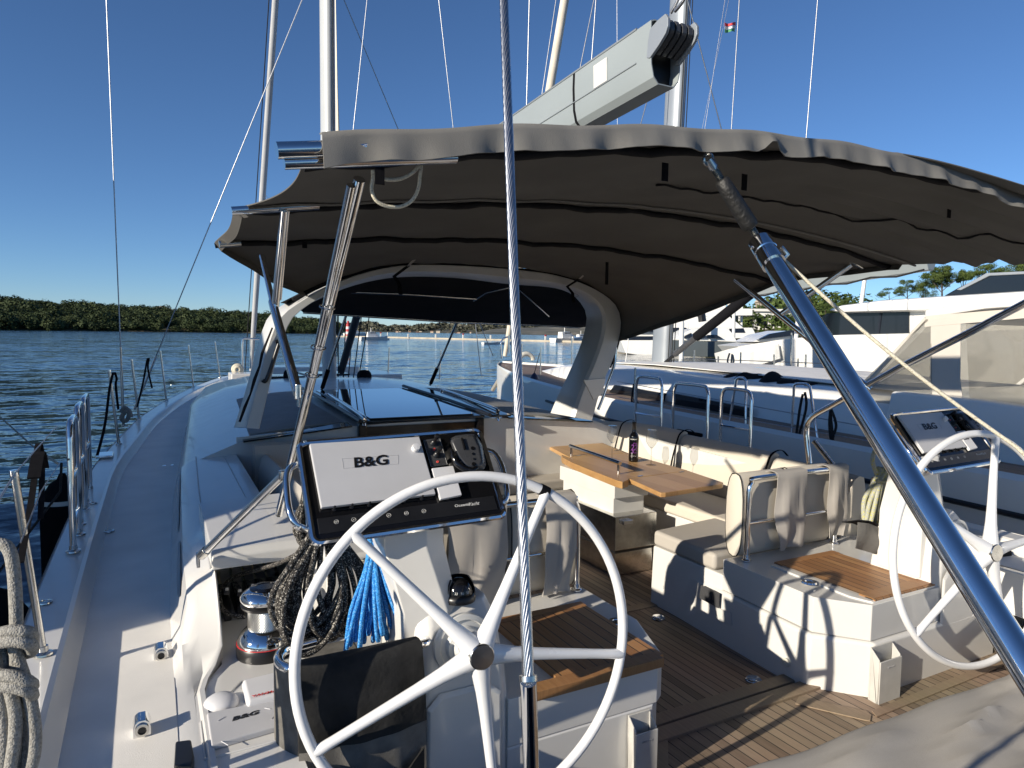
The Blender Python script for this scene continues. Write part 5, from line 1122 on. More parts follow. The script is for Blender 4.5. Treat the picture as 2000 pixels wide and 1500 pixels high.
# ================================================================ mast, boom, rig
mt = thing('mast', (0, 8.8, 2.1), 'tall white mast of the near yacht standing ahead of the canopy', 'mast')
m0, m1 = PY(643.5, 742, 8.8), PY(640, 275, 8.8); md = (m1 - m0).normalized(); mtop = m0 + md * 20
def sect(c, a, b, n=20): return [c + V((math.cos(2 * PI * k / n) * a, math.sin(2 * PI * k / n) * b, 0)) for k in range(n)]
mb = MB(); mb.loft([sect(m0, .083, .15), sect(mtop, .07, .12)]); mb.build('mast_tube', 'mast_paint', mt, smooth=60)
mb = MB()
for dx in (.035, .050, .066): mb.cyl(m0 + V((dx, -.155, .3)), mtop + V((dx, -.13, 0)), .005, 5)
mb.build('halyard', 'rope_dark', mt)
mb = MB(); mb.loft([[m0 + md * s + V((.06, -.155, 0)), m0 + md * s + V((.06 + w_, -.16, 0)), m0 + md * s + V((.06 + w_ * .5, -.19, 0))] for (s, w_) in ((1.5, .10), (2.4, .07), (3.6, .03), (4.6, .006))]); mb.build('furled_mainsail', 'sail_cloth', mt)
mb = MB(); a, b = m0 + V((.1, -.2, .12)), m0 + V((.06, -1.6, 1.28)); mb.cyl(a, b, .045, 12); mb.build('boom_vang', 'black_plastic', mt)
mb = MB()
for k in range(5): mb.cyl(m0 + V((.05 + k * .05, -.25 - .05 * k, .05)), m0 + V((.02 + k * .09, -.4 - .1 * k, 1.35)), .007, 5)
mb.build('hanging_line', 'rope_dark', mt)
for (dx, dy) in ((-.42, .3), (.42, -.1)):
    c = m0 + V((dx, dy, .03)); mb = MB(); mb.lathe([(.001, -.04), (.085, -.04), (.095, .01), (.085, .06), (.06, .09), (.001, .10)], c, 18); tag(mb.build('winch_cover', 'black_webbing', None, smooth=60), 'black fabric winch cover %s the mast foot on the coachroof' % ('to port of' if dx < 0 else 'to starboard of'), 'cover', 'black winch covers by the mast')
bo = thing('boom', (0, 2.45, 3.9), 'big grey aluminium boom ending open above the bimini', 'boom')
b1 = V((0, 8.55, 3.60)); b0 = V((0, 2.46, 3.935)); bd = (b0 - b1).normalized(); bu = V((0, -bd.z, bd.y)) if bd.y > 0 else V((0, bd.z, -bd.y))
bu = bu if bu.z > 0 else -bu; br = V((1, 0, 0))
def bsec(c, k=1., inset=0.):
    prof = [(.062, .135), (.080, .128), (.084, .05), (.082, -.06), (.070, -.115), (.045, -.142), (-.045, -.142), (-.070, -.115), (-.082, -.06), (-.084, .05), (-.080, .128), (-.062, .135)]
    return [c + br * (x * (1 - inset * 9)) + bu * (z * (1 - inset * 6)) for (x, z) in prof]
mb = MB(); mb.loft([bsec(b1), bsec(b0), bsec(b0, 1, .006), bsec(b0 - bd * .25, 1, .006)], caps=False); mb.build('boom_section', 'alu_paint', bo, smooth=30)
mb = MB(); mb.add(bsec(b0 - bd * .06, 1, .006), [list(range(12))]); mb.build('dark_end_plate', 'ink_black', bo)  # black sheet in place of the shaded hollow of the boom
mb = MB(); mb.loft([bsec(b0 - bd * .62, 1, -.0006), bsec(b0 - bd * .60, 1, -.0006)], caps=False); mb.build('band', 'black_webbing', bo)
mb = MB(); s_ = b0 - bd * .32; mb.add([s_ - br * .0855 + bu * .095, s_ - br * .0855 - bu * .015 , s_ - br * .0855 - bu * .015 - bd * .11, s_ - br * .0855 + bu * .095 - bd * .11], [[0, 1, 2, 3]]); mb.build('sticker', 'label_white', bo)
mb = MB(); mb.cyl(b1 - br * .085 - bu * .02 , b0 - bd * .1 - br * .085 - bu * .02, .003, 5); mb.cyl(b1 - br * .08 + bu * .132, b0 - bd * .1 - br * .08 + bu * .132, .006, 5); mb.build('moulding_line', 'alu_grey', bo)
CK = ((1262, 113), (1265, 80), (1269, 56), (1284, 39), (1299, 26), (1304, 34), (1304, 50), (1300, 64), (1286, 88), (1268, 114))
ck = [PX(x, y, -.088) for (x, y) in CK]
for s in (-1, 1): mb = MB(); q = [V((s * .088, p.y, p.z)) for p in ck]; mb.prism(q, (-s * .016, 0, 0)); mb.build('end_cheek', 'alu_grey', bo, bevel=.004)
cc_ = sum(ck, V()) / len(ck); mb = MB()
for x in (-.05, -.017, .017, .05): mb.prism([V((x - .012, cc_.y + (p.y - cc_.y) * .82, cc_.z + (p.z - cc_.z) * .80)) for p in ck], (.024, 0, 0))
mb.build('sheave', 'dark_grey_plastic', bo, bevel=.003)
mb = MB(); mb.tube(catmull([PX(1318, 22, 0), PX(1330, 8, 0), PX(1338, -10, 0), PX(1330, -40, 0)], 4), .008, 8); mb.tube(catmull([PX(1310, 26, 0), PX(1322, 4, 0), PX(1328, -20, 0), PX(1320, -90, 0)], 4), .007, 8); mb.build('topping_shackle', 'wire_metal', bo, smooth=80)
gen = thing('furled_genoa', (0, 16.2, 1.75), 'pale rolled headsail on the near yacht forestay, left of its mast', 'sail')
f0 = V((0, 16.1, 1.8)); f1 = PY(538, 0, 13.7); fd = (f1 - f0).normalized(); mb = MB(); mb.tube([f0, f0 + fd * 1., f0 + fd * 3, f0 + fd * 9, f0 + fd * 19], [.03, .055, .065, .06, .03], 10); mb.build('rolled_sail', 'genoa_cloth', gen, smooth=80)
mb = MB(); mb.tube([f0 + V((-.12, 0, 0)), f0 + fd * 18 + V((-.1, 0, 0))], .010, 5); mb.build('furling_line', 'rope_dark', gen)
def wire(name, a, b, r, label, cat='shroud', mat='wire_metal', group='rigging wires'):
    mb = MB(); mb.cyl(a, b, r, 6); return tag(mb.build(name, mat, None, smooth=80), label, cat, group)
def ext(a, b, k): return a + (b - a) * k
a, b = PY(240, 792, 9.3), PY(208, 0, 9.3); wire('shroud', a, ext(a, b, 1.6), .0075, 'thick steel shroud rising from the port rail, left of all others')
t = thing('shroud_turnbuckle', a, 'chrome turnbuckle at the foot of the leftmost shroud on the port rail', 'turnbuckle'); mb = MB(); mb.cyl(a - V((0, 0, .25)), ext(a, b, .09), .017, 10); mb.build('body', 'steel', t); mb = MB(); mb.cyl(ext(a, b, .09), ext(a, b, .15), .011, 8); mb.build('stud', 'steel', t)
a, b = PY(262, 800, 9.5), PY(590, 0, 8.9); wire('shroud', a, ext(a, b, 1.12), .007, 'steel diagonal shroud slanting from the port rail up to the near mast')
mb = MB(); mb.cyl(a, ext(a, b, .13), .015, 8); tag(mb.build('shroud_turnbuckle', 'steel', None), 'turnbuckle at the foot of the slanting port shroud', 'turnbuckle')
a, b = PY(783, 265, 9.0), PY(672, 0, 8.8); wire('shroud', ext(a, b, -2.0), ext(a, b, 1.4), .0065, 'thin shroud crossing down right from the near mast to behind the bimini')
a, b = PY(887, 265, 9.5), PY(857, 0, 9.5); wire('shroud', ext(a, b, -1.9), ext(a, b, 1.6), .0065, 'thin near vertical starboard shroud just left of the backstay cable')
a, b = PY(688, 272, 8.5), PY(717, 0, 8.5); wire('halyard', a, ext(a, b, 2), .0055, 'thin line rising right of the near mast', 'line')
# ================================================================ backstay cable next to the camera
bk = thing('backstay', PD(1038, 1520, .86), 'thick twisted wire backstay in a clear sleeve, rising through the middle of the view', 'backstay')
p1, p2 = PD(1032, 1330, .80), PD(984, 0, 1.06); u_ = (p2 - p1).normalized(); L = (p2 - p1).length
e1 = u_.orthogonal().normalized(); e2 = u_.cross(e1)
mb = MB(); nst = 9
for k in range(nst):
    pts = []; nn = 170
    for i in range(nn):
        s = L * 1.25 * i / (nn - 1); a = 2 * PI * k / nst + s / .055 * 2 * PI * .42; pts.append(p1 + u_ * s + (e1 * math.cos(a) + e2 * math.sin(a)) * .0046)
    mb.tube(pts, .0019, 5)
mb.cyl(p1, p1 + u_ * L * 1.25, .0038, 8); mb.cyl(p1 + u_ * L * 1.25, p1 + u_ * 9, .0062, 8); mb.build('wire_strands', 'wire_metal', bk, smooth=80)
mb = MB(); mb.tube([p1 + u_ * s for s in (0, .4, .8, 1.2)], .0071, 14, caps=False); mb.build('clear_sleeve', 'clear_sheath', bk, smooth=80)
mb = MB(); lo = PD(1038, 1520, .87); lo = p1 + (lo - p1) * 4.; mb.cyl(p1 - u_ * 0, lo, .0098, 16); mb.build('rigging_screw', 'chrome', bk); mb = MB(); mb.cyl(p1, p1 + u_ * .006, .0105, 16); mb.build('screw_collar', 'steel', bk)
# ================================================================ thick telescopic strut
ss = thing('support_strut', PD(1995, 1290, 1.12), 'thick polished telescopic strut slanting from the bimini edge to the bottom right', 'strut')
s0 = PY(1384, 312, 1.40); s1 = PD(1483, 470, 1.86); s2 = PD(1995, 1290, 1.12); sdv = (s2 - s1).normalized(); s3 = s2 + sdv * .8
mb = MB(); mb.cyl(s1 + sdv * .05, s3, .0262, 28); mb.build('main_tube', 'chrome', ss)
mb = MB(); mb.lathe([(.0262, .10), (.031, .10), (.031, .065), (.029, .062), (.029, .05), (.031, .047), (.031, .006), (.027, 0), (.001, 0)], s1, 28, rot_from(sdv.orthogonal(), sdv.cross(sdv.orthogonal()))); mb.build('clamp_collar', 'chrome', ss, smooth=30)
mb = MB(); c = s1 + sdv * .06 + RI * .034; mb.tube([c + V((0, 0, .02)), c + RI * .018, c + V((0, 0, -.02))], .006, 8); mb.cyl(s1 + sdv * .03 - RI * .02, s1 + sdv * .03 - RI * .036, .005, 8); mb.build('eye', 'steel', ss)
d2 = s1 - s0; mb = MB(); mb.cyl(s0 + d2 * .02, s1, .0085, 12); mb.build('screw_rod', 'steel', ss)
mb = MB()
for k in range(34): c = s0 + d2 * (.84 + .16 * k / 34); mb.lathe([(.0085, -.001), (.0105, 0), (.0085, .001)], c, 12, rot_from(d2.orthogonal(), d2.cross(d2.orthogonal())))
for k in range(26): c = s0 + d2 * (.12 + .12 * k / 26); mb.lathe([(.0085, -.001), (.0105, 0), (.0085, .001)], c, 12, rot_from(d2.orthogonal(), d2.cross(d2.orthogonal())))
mb.build('screw_thread', 'steel', ss)
mb = MB(); mb.tube([s0 + d2 * t for t in (.24, .26, .4, .6, .78, .83, .845)], [.014, .0195, .021, .022, .023, .021, .012], 16); mb.build('grip', 'grip_leather', ss, smooth=80)
mb = MB(); mb.tube([s0 + V((math.cos(k) * .016, 0, math.sin(k) * .016)) for k in [2 * PI * j / 14 for j in range(14)]], .004, 6, closed=True); mb.cyl(s0, s0 + d2 * .1, .013, 12); mb.build('end_eye', 'steel', ss)
mb = MB(); A, B = PD(1526, 503, 1.83), PD(1985, 873, 1.72); mb.tube([A.lerp(B, k / 20) + V((0, 0, -.02 * math.sin(PI * k / 20))) for k in range(21)] + [PD(2060, 945, 1.7)], .0048, 8); tag(mb.build('tie_rope', 'rope_cream', None, smooth=80), 'taut cream rope running from the strut collar past the far console', 'rope')
# ================================================================ grab rails on the coachroof
for (pts, lab) in ((((637, 783, 6.6), (636, 771, 6.6), (645, 772, 6.55), (705, 811, 5.15), (712, 822, 5.05), (711, 832, 5.04)), 'chrome grab rail on the coachroof to port of the hatch'), (((862, 775, 6.6), (862, 764, 6.6), (872, 764, 6.5), (962, 797, 5.2), (971, 804, 5.1), (974, 822, 5.08)), 'chrome grab rail on the coachroof to starboard of the hatch')):
    P_ = [PY(*p) for p in pts]; t = thing('roof_grab_rail', P_[0], lab, 'grab rail', 'coachroof grab rails')
    mb = MB(); mb.tube([P_[0]] + catmull(P_[1:5], 5) + [P_[5]], .0155, 10); mb.build('rail', 'chrome', t, smooth=80)
    m_ = P_[2].lerp(P_[3], .5); mb = MB(); mb.cyl(m_, m_ - V((0, 0, .10)), .012, 8); mb.build('post', 'chrome', t)
# ================================================================ stanchions, gates, fenders, fittings on the rail
def stanchion(base, top, label, group='port side stanchions', r=.0125):
    t = thing('stanchion', base, label, 'stanchion', group); mb = MB(); mb.cyl(base, top, r, 12); mb.build('post', 'steel', t)
    mb = MB(); mb.lathe([(r * 2.4, 0), (r * 2.3, .006), (r * 1.25, .012), (r * 1.2, .03)], base, 16); mb.build('base_socket', 'steel', t)
    mb = MB(); d = (top - base).normalized(); mb.cyl(top - d * .02, top + d * .004, r * 1.12, 12); mb.build('top_cap', 'chrome', t, bevel=.002); return t
ST = [((54, 1283), (27, 920), 'port stanchion nearest the camera at the left edge'), ((221, 868), (213, 723), 'port stanchion just ahead of the folded ladders'), ((263, 819), (257, 702), 'port stanchion between the leftmost shroud and the hanging black strap'), ((318, 783), (313, 685), 'port stanchion standing ahead of the slanting shroud'), ((372, 757), (368, 674), 'second port stanchion aft of the bow'), ((425, 738), (420, 667), 'foremost port stanchion before the pulpit')]
for (b, tp, lab) in ST:
    B = PS(*b, 1.535, .013) + V((.045, 0, 0)); T = PY(tp[0], tp[1], B.y); stanchion(B, T, lab)
for (b, tp, lab) in (((757, 745), (760, 678), 'thin foredeck stanchion seen under the spray hood left of centre'), ((858, 740), (861, 684), 'thin foredeck stanchion seen under the spray hood beside the strut')):
    B = PY(*b, 12.2); T = PY(*tp, 12.2); stanchion(B, T, lab, 'starboard foredeck stanchions')
# pulpit and bow gear
t = thing('pulpit', PY(482, 722, 15.2), 'chrome pulpit rail at the bow beside the arch foot', 'pulpit')
mb = MB(); mb.tube(catmull([PY(x, y, 15.3) for (x, y) in ((474, 726), (473, 690), (474, 664), (480, 661), (500, 662), (560, 664))], 4), .02, 8); mb.build('rail', 'chrome', t, smooth=80); mb = MB(); mb.cyl(PY(489, 720, 15.6), PY(489, 662, 15.6), .018, 8); mb.build('post', 'chrome', t)
mb = MB(); mb.tube([PY(464 + 8 * math.cos(a), 721 + 7 * math.sin(a), 14.9) for a in [2 * PI * k / 16 for k in range(16)]], .045, 8, closed=True); mb.tube([PY(464 + 5 * math.cos(a), 722 + 5 * math.sin(a), 14.8) for a in [2 * PI * k / 16 for k in range(16)]], .035, 8, closed=True); tag(mb.build('coiled_rope', 'rope_cream', None, smooth=80), 'small white coil of rope on the foredeck at the bow', 'rope')
# folded boarding ladders stored on the rail
def hoop(base_y, x, z0, z1, w, label, group, rungs=(.35,), r=.0155, lean=0.):
    t = thing('boarding_ladder', (x, base_y, z0), label, 'ladder', group)
    pts = [V((x, base_y, z0)), V((x, base_y, z1 - .08)), V((x + lean * .6, base_y + .025, z1 - .02)), V((x + lean, base_y + .08, z1)), V((x + lean, base_y + w - .08, z1)), V((x + lean * .6, base_y + w - .025, z1 - .02)), V((x, base_y + w, z1 - .08)), V((x, base_y + w, z0))]
    mb = MB(); mb.tube([pts[0]] + catmull(pts[1:7], 5) + [pts[7]], r, 10); mb.build('frame', 'chrome', t, smooth=80)
    for k in rungs:
        z = lerp(z0, z1, k); mb = MB(); mb.cyl((x, base_y, z), (x, base_y + w, z), r * .8, 8); mb.build('rung', 'chrome', t)
    for yy in (base_y, base_y + w):
        mb = MB(); mb.lathe([(r * 2.2, 0), (r * 2.1, .006), (r * 1.2, .012), (r * 1.2, .03)], (x, yy, z0), 14); mb.build('foot', 'steel', t)
    return t
zz = zc(4.4) + .003
hoop(3.98, -2.385, zz, 2.235, .32, 'nearest of the chrome gate hoops on the port rail', 'chrome gate hoops on the port rail', (.22, .55))
hoop(4.52, -2.395, zz, 2.25, .36, 'middle of the chrome gate hoops on the port rail', 'chrome gate hoops on the port rail', (.5,))
hoop(5.05, -2.40, zz, 2.25, .40, 'farthest of the chrome gate hoops on the port rail', 'chrome gate hoops on the port rail', (.5,))
for (ya, yb, top, rg, lab) in ((5.25, 5.65, 2.28, (.45,), 'leftmost chrome gate hoop beyond the seat back, behind the wine glasses'), (4.62, 5.08, 2.25, (.12, .22), 'middle chrome gate hoop beyond the seat back, right of the bottle'), (4.12, 4.46, 2.25, (.5,), 'right chrome gate hoop of the three nearest, beyond the back cushion')):
    hoop(ya, 2.40, zz, top, yb - ya, lab, 'chrome gate hoops on the starboard rail', rg)
mb = MB(); mb.box((2.40, 4.85, 1.80), (.03, .34, .035)); tag(mb.build('rung_pad', 'black_webbing', None, bevel=.01), 'black pad on the lowest rung of the middle starboard hoop', 'pad')
# lifelines at the gate
def line(name, pts, r, mat, label, cat='line', group=None):
    mb = MB(); mb.tube([V(p) for p in pts], r, 6); return tag(mb.build(name, mat, None, smooth=80), label, cat, group)
line('lifeline', [PX(29, 925, -2.41), PX(70, 878, -2.40), PX(112, 832, -2.39)], .0022, 'wire_metal', 'upper lifeline wire between the nearest stanchion and the ladders', 'lifeline', 'port lifelines')
line('lifeline', [PX(40, 1060, -2.41), PX(80, 960, -2.40), PX(116, 905, -2.39)], .0022, 'wire_metal', 'lower lifeline wire between the nearest stanchion and the ladders', 'lifeline', 'port lifelines')
line('lifeline', [PX(29, 925, -2.41), PX(-40, 1040, -2.41)], .003, 'wire_metal', 'lifeline wire leaving the nearest stanchion aft out of frame', 'lifeline', 'port lifelines')
line('mooring_line', [PD(-10, 805, 6.), PD(60, 868, 4.8), PX(112, 905, -2.42)], .006, 'rope_grey', 'thin line running from off the port side to the folded ladders', 'line')
# black fenders with their lanyards
def fender(c, r, h, label, tilt=(0, 0), ringw=True):
    t = thing('fender', c, label, 'fender', 'black fenders on the port side'); c = V(c); A = V((tilt[0], tilt[1], 1)).normalized(); R = rot_from(A.orthogonal(), A.cross(A.orthogonal()))
    mb = MB(); mb.lathe([(.02, h + .06), (.035, h + .02), (r * .55, h - .01), (r * .92, h - .10), (r, h - .2), (r, .2), (r * .85, .08), (r * .4, .0), (.001, -.02)], c, 28, R); mb.build('cover', 'fender_black', t, smooth=60)
    if ringw: mb = MB(); mb.lathe([(r * .985, h - .15), (r * 1.01, h - .15), (r * .96, h - .12), (r * .94, h - .12)], c, 28, R); mb.build('white_band', 'fender_white', t)
    return t
fender((-2.66, 3.55, .55), .155, 1.02, 'large black fender hanging outside the port rail below the ladders', (.0, .0))
fender((-2.60, 5.9, .60), .145, .98, 'black fender hanging outside the port rail beyond the ladders')
fender((-2.62, 2.85, .45), .155, .95, 'black fender outside the rail behind the nearest stanchion', (0, 0))
def lanyard(pts, w_, label, r=None):
    mb = MB(); s = V((w_ / 2, 0, 0)); mb.sheet([[p - s, p + s] for p in catmull(pts, 4)], .006); return tag(mb.build('fender_strap', 'black_webbing', None), label, 'strap', 'black straps hanging on the port rail')
X0 = -2.42
lanyard([PX(40, 1100, X0), PX(58, 1000, X0), PX(68, 930, X0), PX(74, 872, X0), PX(80, 880, X0), PX(82, 930, X0), PX(79, 1012, X0)], .02, 'black strap doubled over the lifeline near the left edge')
lanyard([PX(66, 935, X0 + .01), PX(76, 885, X0 + .01), PX(84, 915, X0 + .01)], .04, 'bunched black strap knot on the lifeline near the left edge')
lanyard([PY(190, 890, 5.9), PY(205, 830, 6.2), PY(214, 760, 6.5), PY(222, 728, 6.7), PY(228, 740, 6.7), PY(226, 752, 6.7), PY(231, 800, 6.7)], .019, 'black strap looped on the stanchion ahead of the folded ladders')
lanyard([PY(268, 795, 8.6), PY(280, 745, 9.0), PY(287, 705, 9.2), PY(291, 700, 9.2), PY(289, 720, 9.2), PY(297, 758, 9.1)], .02, 'black strap hanging on the lifeline right of the leftmost shroud')
line('fender_line', [V((-2.66, 3.55, 1.6)), PX(118, 960, -2.43), PX(120, 905, -2.41)], .006, 'rope_dark', 'dark lanyard from the big fender up to the ladder hoops', 'line')
mb = MB(); mb.tube(catmull([PY(x, y, 9.2) for (x, y) in ((236, 806), (244, 796), (252, 808), (246, 822), (237, 816), (250, 800), (256, 815))], 4), .025, 7); tag(mb.build('tangled_rope', 'rope_mooring', None, smooth=80), 'small tangle of rope at the foot of the port shrouds', 'rope')
# fairleads and fittings on the side deck
def bullseye(px, py, label):
    c = PZ(px, py, 1.492); t = thing('fairlead', c, label, 'fairlead', 'chrome fairleads on the side deck'); R = Matrix((V((1, 0, 0)), V((0, 0, 1)), V((0, -1, 0)))).transposed()
    mb = MB(); hw = .024
    outer = [(-hw, 0), (hw, 0), (hw, .03), (hw * .8, .046), (hw * .4, .054), (-hw * .4, .054), (-hw * .8, .046), (-hw, .03)]
    mb.loft([[c + V((a, y, b)) for (a, b) in outer] for y in (-.005, .052)]); mb.build('body', 'chrome', t, bevel=.003)
    mb = MB(); mb.lathe([(.019, 0), (.019, .006), (.012, .007), (.011, .001), (.001, .001)], c + V((0, -.006, .026)), 20, R); mb.build('ring', 'steel', t)
    mb = MB(); mb.lathe([(.0105, 0), (.001, .0005)], c + V((0, -.0085, .026)), 16, R); mb.build('hole', 'ink_black', t); return t
bullseye(278, 1440, 'chrome fairlead on the sunlit side deck nearest the stern')
bullseye(315, 1292, 'chrome fairlead on the sunlit side deck, further forward of the two')
c = PZ(329, 920, 1.5)
t = thing('double_fairlead', c, 'pair of chrome fairlead rings on the shaded port side deck', 'fairlead')
for dx in (-.03, .03):
    R = Matrix((V((1, 0, 0)), V((0, 0, 1)), V((0, -1, 0)))).transposed(); mb = MB(); mb.lathe([(.026, 0), (.026, .03), (.018, .034), (.013, .03), (.013, .0)], c + V((dx, 0, .028)), 20, R); mb.build('ring', 'chrome', t)
c = PS(206, 891, 1.537, .013); mb = MB(); mb.loft([[c + V((x, y, z)) for (x, z) in ((-.07, 0), (.06, 0), (.055, .02), (-.065, .02))] for y in (-.10, .12)]); tag(mb.build('chock', 'chrome', None, bevel=.006), 'blue reflecting polished chock plate on the port toe rail', 'chock')
for (px, py) in ((383, 813), (357, 857)):
    c = PZ(px, py, 1.52); mb = MB(); mb.loft([[c + V((x, y, z)) for (x, z) in ((-.03, 0), (.03, 0), (.02, .05), (-.02, .05))] for y in (-.03, .03)]); tag(mb.build('pad_eye', 'black_plastic', None, bevel=.006), ('small dark block on the port side deck crease, ' + ('farther' if px == 383 else 'nearer') + ' of two'), 'block')
# ================================================================ mooring rope hank at the left edge
mr = MB(); rn = random.Random(21); dep = 1.55
def mp_(x, y, d=dep): return PD(x, y, d)
mr.tube(catmull([mp_(-30, 1075), mp_(0, 1062), mp_(18, 1075), mp_(26, 1110), mp_(30, 1160), mp_(32, 1230), mp_(30, 1330)], 5), .0135, 10)
for k, (xs, ys2) in enumerate((((-12, 8, 22, 30, 26, 10), (1240, 1300, 1360, 1430, 1500, 1540)), ((5, 22, 38, 50, 52, 40), (1250, 1300, 1360, 1440, 1500, 1545)), ((-25, -8, 4, 8, 4, -8), (1240, 1300, 1380, 1440, 1500, 1540)), ((20, 36, 55, 68, 66, 50), (1240, 1290, 1350, 1420, 1480, 1530)), ((-40, -25, -18, -14, -20, -30), (1250, 1300, 1360, 1430, 1500, 1540)), ((12, 28, 30, 22, 12, 0), (1320, 1380, 1430, 1490, 1540, 1570)))):
    mr.tube(catmull([mp_(x, y, dep + .02 * math.sin(k * 2.1)) for x, y in zip(xs, ys2)], 5), .0135, 10)
for (yy, d_, tl) in ((1232, -.03, 18), (1252, -.035, 10), (1322, -.03, -14), (1342, -.03, -8)):
    mr.tube(catmull([mp_(-30, yy + tl, dep + d_), mp_(0, yy + tl * .3, dep + d_ - .015), mp_(30, yy, dep + d_ - .015), mp_(58, yy - tl * .2 + 8, dep + d_ + .0), mp_(62, yy + 20, dep + .03), mp_(40, yy + 26, dep + .05)], 5), .0140, 10)
tag(mr.build('mooring_rope_hank', 'rope_mooring', None, smooth=80), 'thick pale mooring rope hank hanging at the bottom left edge', 'rope')
# ================================================================ sun pad on the stern
pad = thing('sun_pad', (.8, 1.0, 1.35), 'large beige sun pad cushion with creases at the bottom right', 'cushion')
fe = [PZ(x, y, 1.36) for (x, y) in ((1404, 1496), (1500, 1466), (1584, 1438), (1760, 1370), (1900, 1322), (1996, 1293), (2200, 1235))]
fe = resample(catmull(fe, 5), 60); G = []
for j in range(46):
    v = j / 45; row = []
    for k, p in enumerate(fe):
        u = k / 59; back = V((0, -1.5, 0)); q = p + back * v; edge = min(1, v * 22)
        cr = 0.
        for (u0, v0, ln, wd, hgt, sl) in ((.42, .14, .30, .014, .030, -.30), (.52, .19, .27, .012, .026, -.33), (.30, .22, .24, .012, .022, -.26), (.66, .06, .14, .010, .028, .45), (.62, .08, .12, .009, .024, .5), (.72, .05, .12, .009, .022, .5), (.36, .30, .3, .02, .03, -.28), (.6, .33, .2, .014, .02, -.3), (.2, .1, .2, .012, .02, -.2)):
            du = u - u0; dv = v - (v0 + sl * du); cr += 1.5 * hgt * math.exp(-(dv / wd) ** 2) * math.exp(-(du / (ln * .5)) ** 2)
        z = 1.30 + .065 * math.sqrt(edge) + .01 * math.sin(u * 7 + 1) * edge + cr * edge + .004 * math.sin(u * 31 + v * 17)
        row.append(V((q.x, q.y, z)))
    G.append(row)
G = [[V((p.x, p.y + .012, 1.16)) for p in fe]] + [[V((p.x, p.y + .016, 1.25)) for p in fe]] + G
mb = MB(); mb.sheet(G, .004); mb.build('pad_cover', 'pad_fabric', pad, smooth=80)
# ================================================================ sailing yacht on the starboard side
FH = V((FW.x, FW.y, 0)).normalized(); RH = V((FH.y, -FH.x, 0))
XN = 5.72
def zn(y): return 1.74 + .019 * y
GN = [(-2, 2.3), (0, 2.42), (4, 2.46), (7.5, 2.38), (9.5, 2.08), (11.5, 1.6), (13.3, 1.0), (14.5, .5), (15.2, .05)]
nb = thing('sailing_yacht', (XN, 5, 0), 'white sailing yacht moored alongside to starboard with a beige clear sided dodger', 'sailing yacht')
YN = [-2 + .55 * i for i in range(31)] + [15.2]; GNT = smooth_tab(GN, YN); GNT[-1] = (15.2, .04)
mb = MB()
for s in (-1, 1):
    mb.grid([[V((XN + s * x * k, y - (.5 if y > 15 else 0) * (1 - kz), zn(y) + dz)) for (k, dz, kz) in ((.93, -.07, 1), (.985, -.02, 1), (1, -.06, 1), (1.005, -.2, .9), (.99, -.7, .6), (.95, -1.2, .3), (.85, -1.8, 0))] for (y, x) in GNT], s > 0)
mb.build('hull', 'hull_white', nb, smooth=30)
mb = MB(); mb.grid([[V((XN + s * x * .935, y, zn(y) - .065 + .02 * (1 - abs(s)))) for s in (-1, -.6, 0, .6, 1)] for (y, x) in GNT]); mb.build('deck', 'teak_sole', nb)
mb = MB()
for s in (-1,): mb.tube([V((XN + s * x * 1.004, y, zn(y) - .30)) for (y, x) in GNT[:22]], .022, 6)
mb.build('rub_rail', 'stripe_dark', nb)
mb = MB(); n = 14; rings = []
for (y, hw, h) in ((1.0, 1.72, .34), (3.0, 1.72, .42), (5.0, 1.70, .46), (7.0, 1.6, .46), (9.0, 1.35, .42), (11.0, .95, .28), (12.4, .5, .04)):
    z0 = zn(y) - .07; rings.append([V((XN + a * hw, y, z0 + b * h)) for (a, b) in ((-1, -.05), (-.985, .15), (-.93, .72), (-.86, .84), (-.55, .93), (0, 1), (.55, .93), (.86, .84), (.93, .72), (.985, .15), (1, -.05))])
mb.loft([[p for p in r] for r in rings], closed=False); mb.build('coachroof', 'hull_white', nb, smooth=50)
mb = MB(); mb.sheet([[V((XN + a * 1.45 * k, y, zn(y) - .07 + h + .012 * (1 - abs(a)))) for a in (-.8, -.4, 0, .4, .8)][::-1] for (y, h, k) in ((4.2, .435, 1), (6.2, .452, .97), (8.2, .435, .85), (9.6, .38, .7))], .01); mb.build('roof_deck_pad', 'nonskid', nb)
def npx(pts, x, th, name, mat, par=nb, bev=0.): 
    q = [PX(a, b, x) for (a, b) in pts]; mb = MB(); mb.prism(q, (th, 0, 0)); return mb.build(name, mat, par, bevel=bev)
npx(((1182, 776), (1200, 752), (1296, 768), (1288, 792)), XN - 1.655, .06, 'window', 'carbon_glass')
npx(((1314, 768), (1398, 784), (1462, 797), (1456, 829), (1394, 816), (1310, 800)), XN - 1.73, .06, 'window', 'carbon_glass')
npx(((1628, 852), (1706, 876), (1704, 884), (1626, 860)), XN - 1.77, .06, 'window', 'carbon_glass')
npx(((1700, 874), (1990, 948), (1990, 962), (1700, 888)), XN - 1.80, .06, 'side_recess', 'ink_black')
# high coaming / cockpit side aft
mb = MB(); mb.loft([[V((XN + a, y, zn(y) - .08)) for a in (-1.78, 1.78)] + [V((XN + a, y, zn(y) + h)) for a in (1.66, -1.66)] for (y, h) in ((-1, .22), (1.2, .30), (3.2, .40), (4.0, .40))]); mb.build('coaming', 'hull_white', nb, bevel=.03)
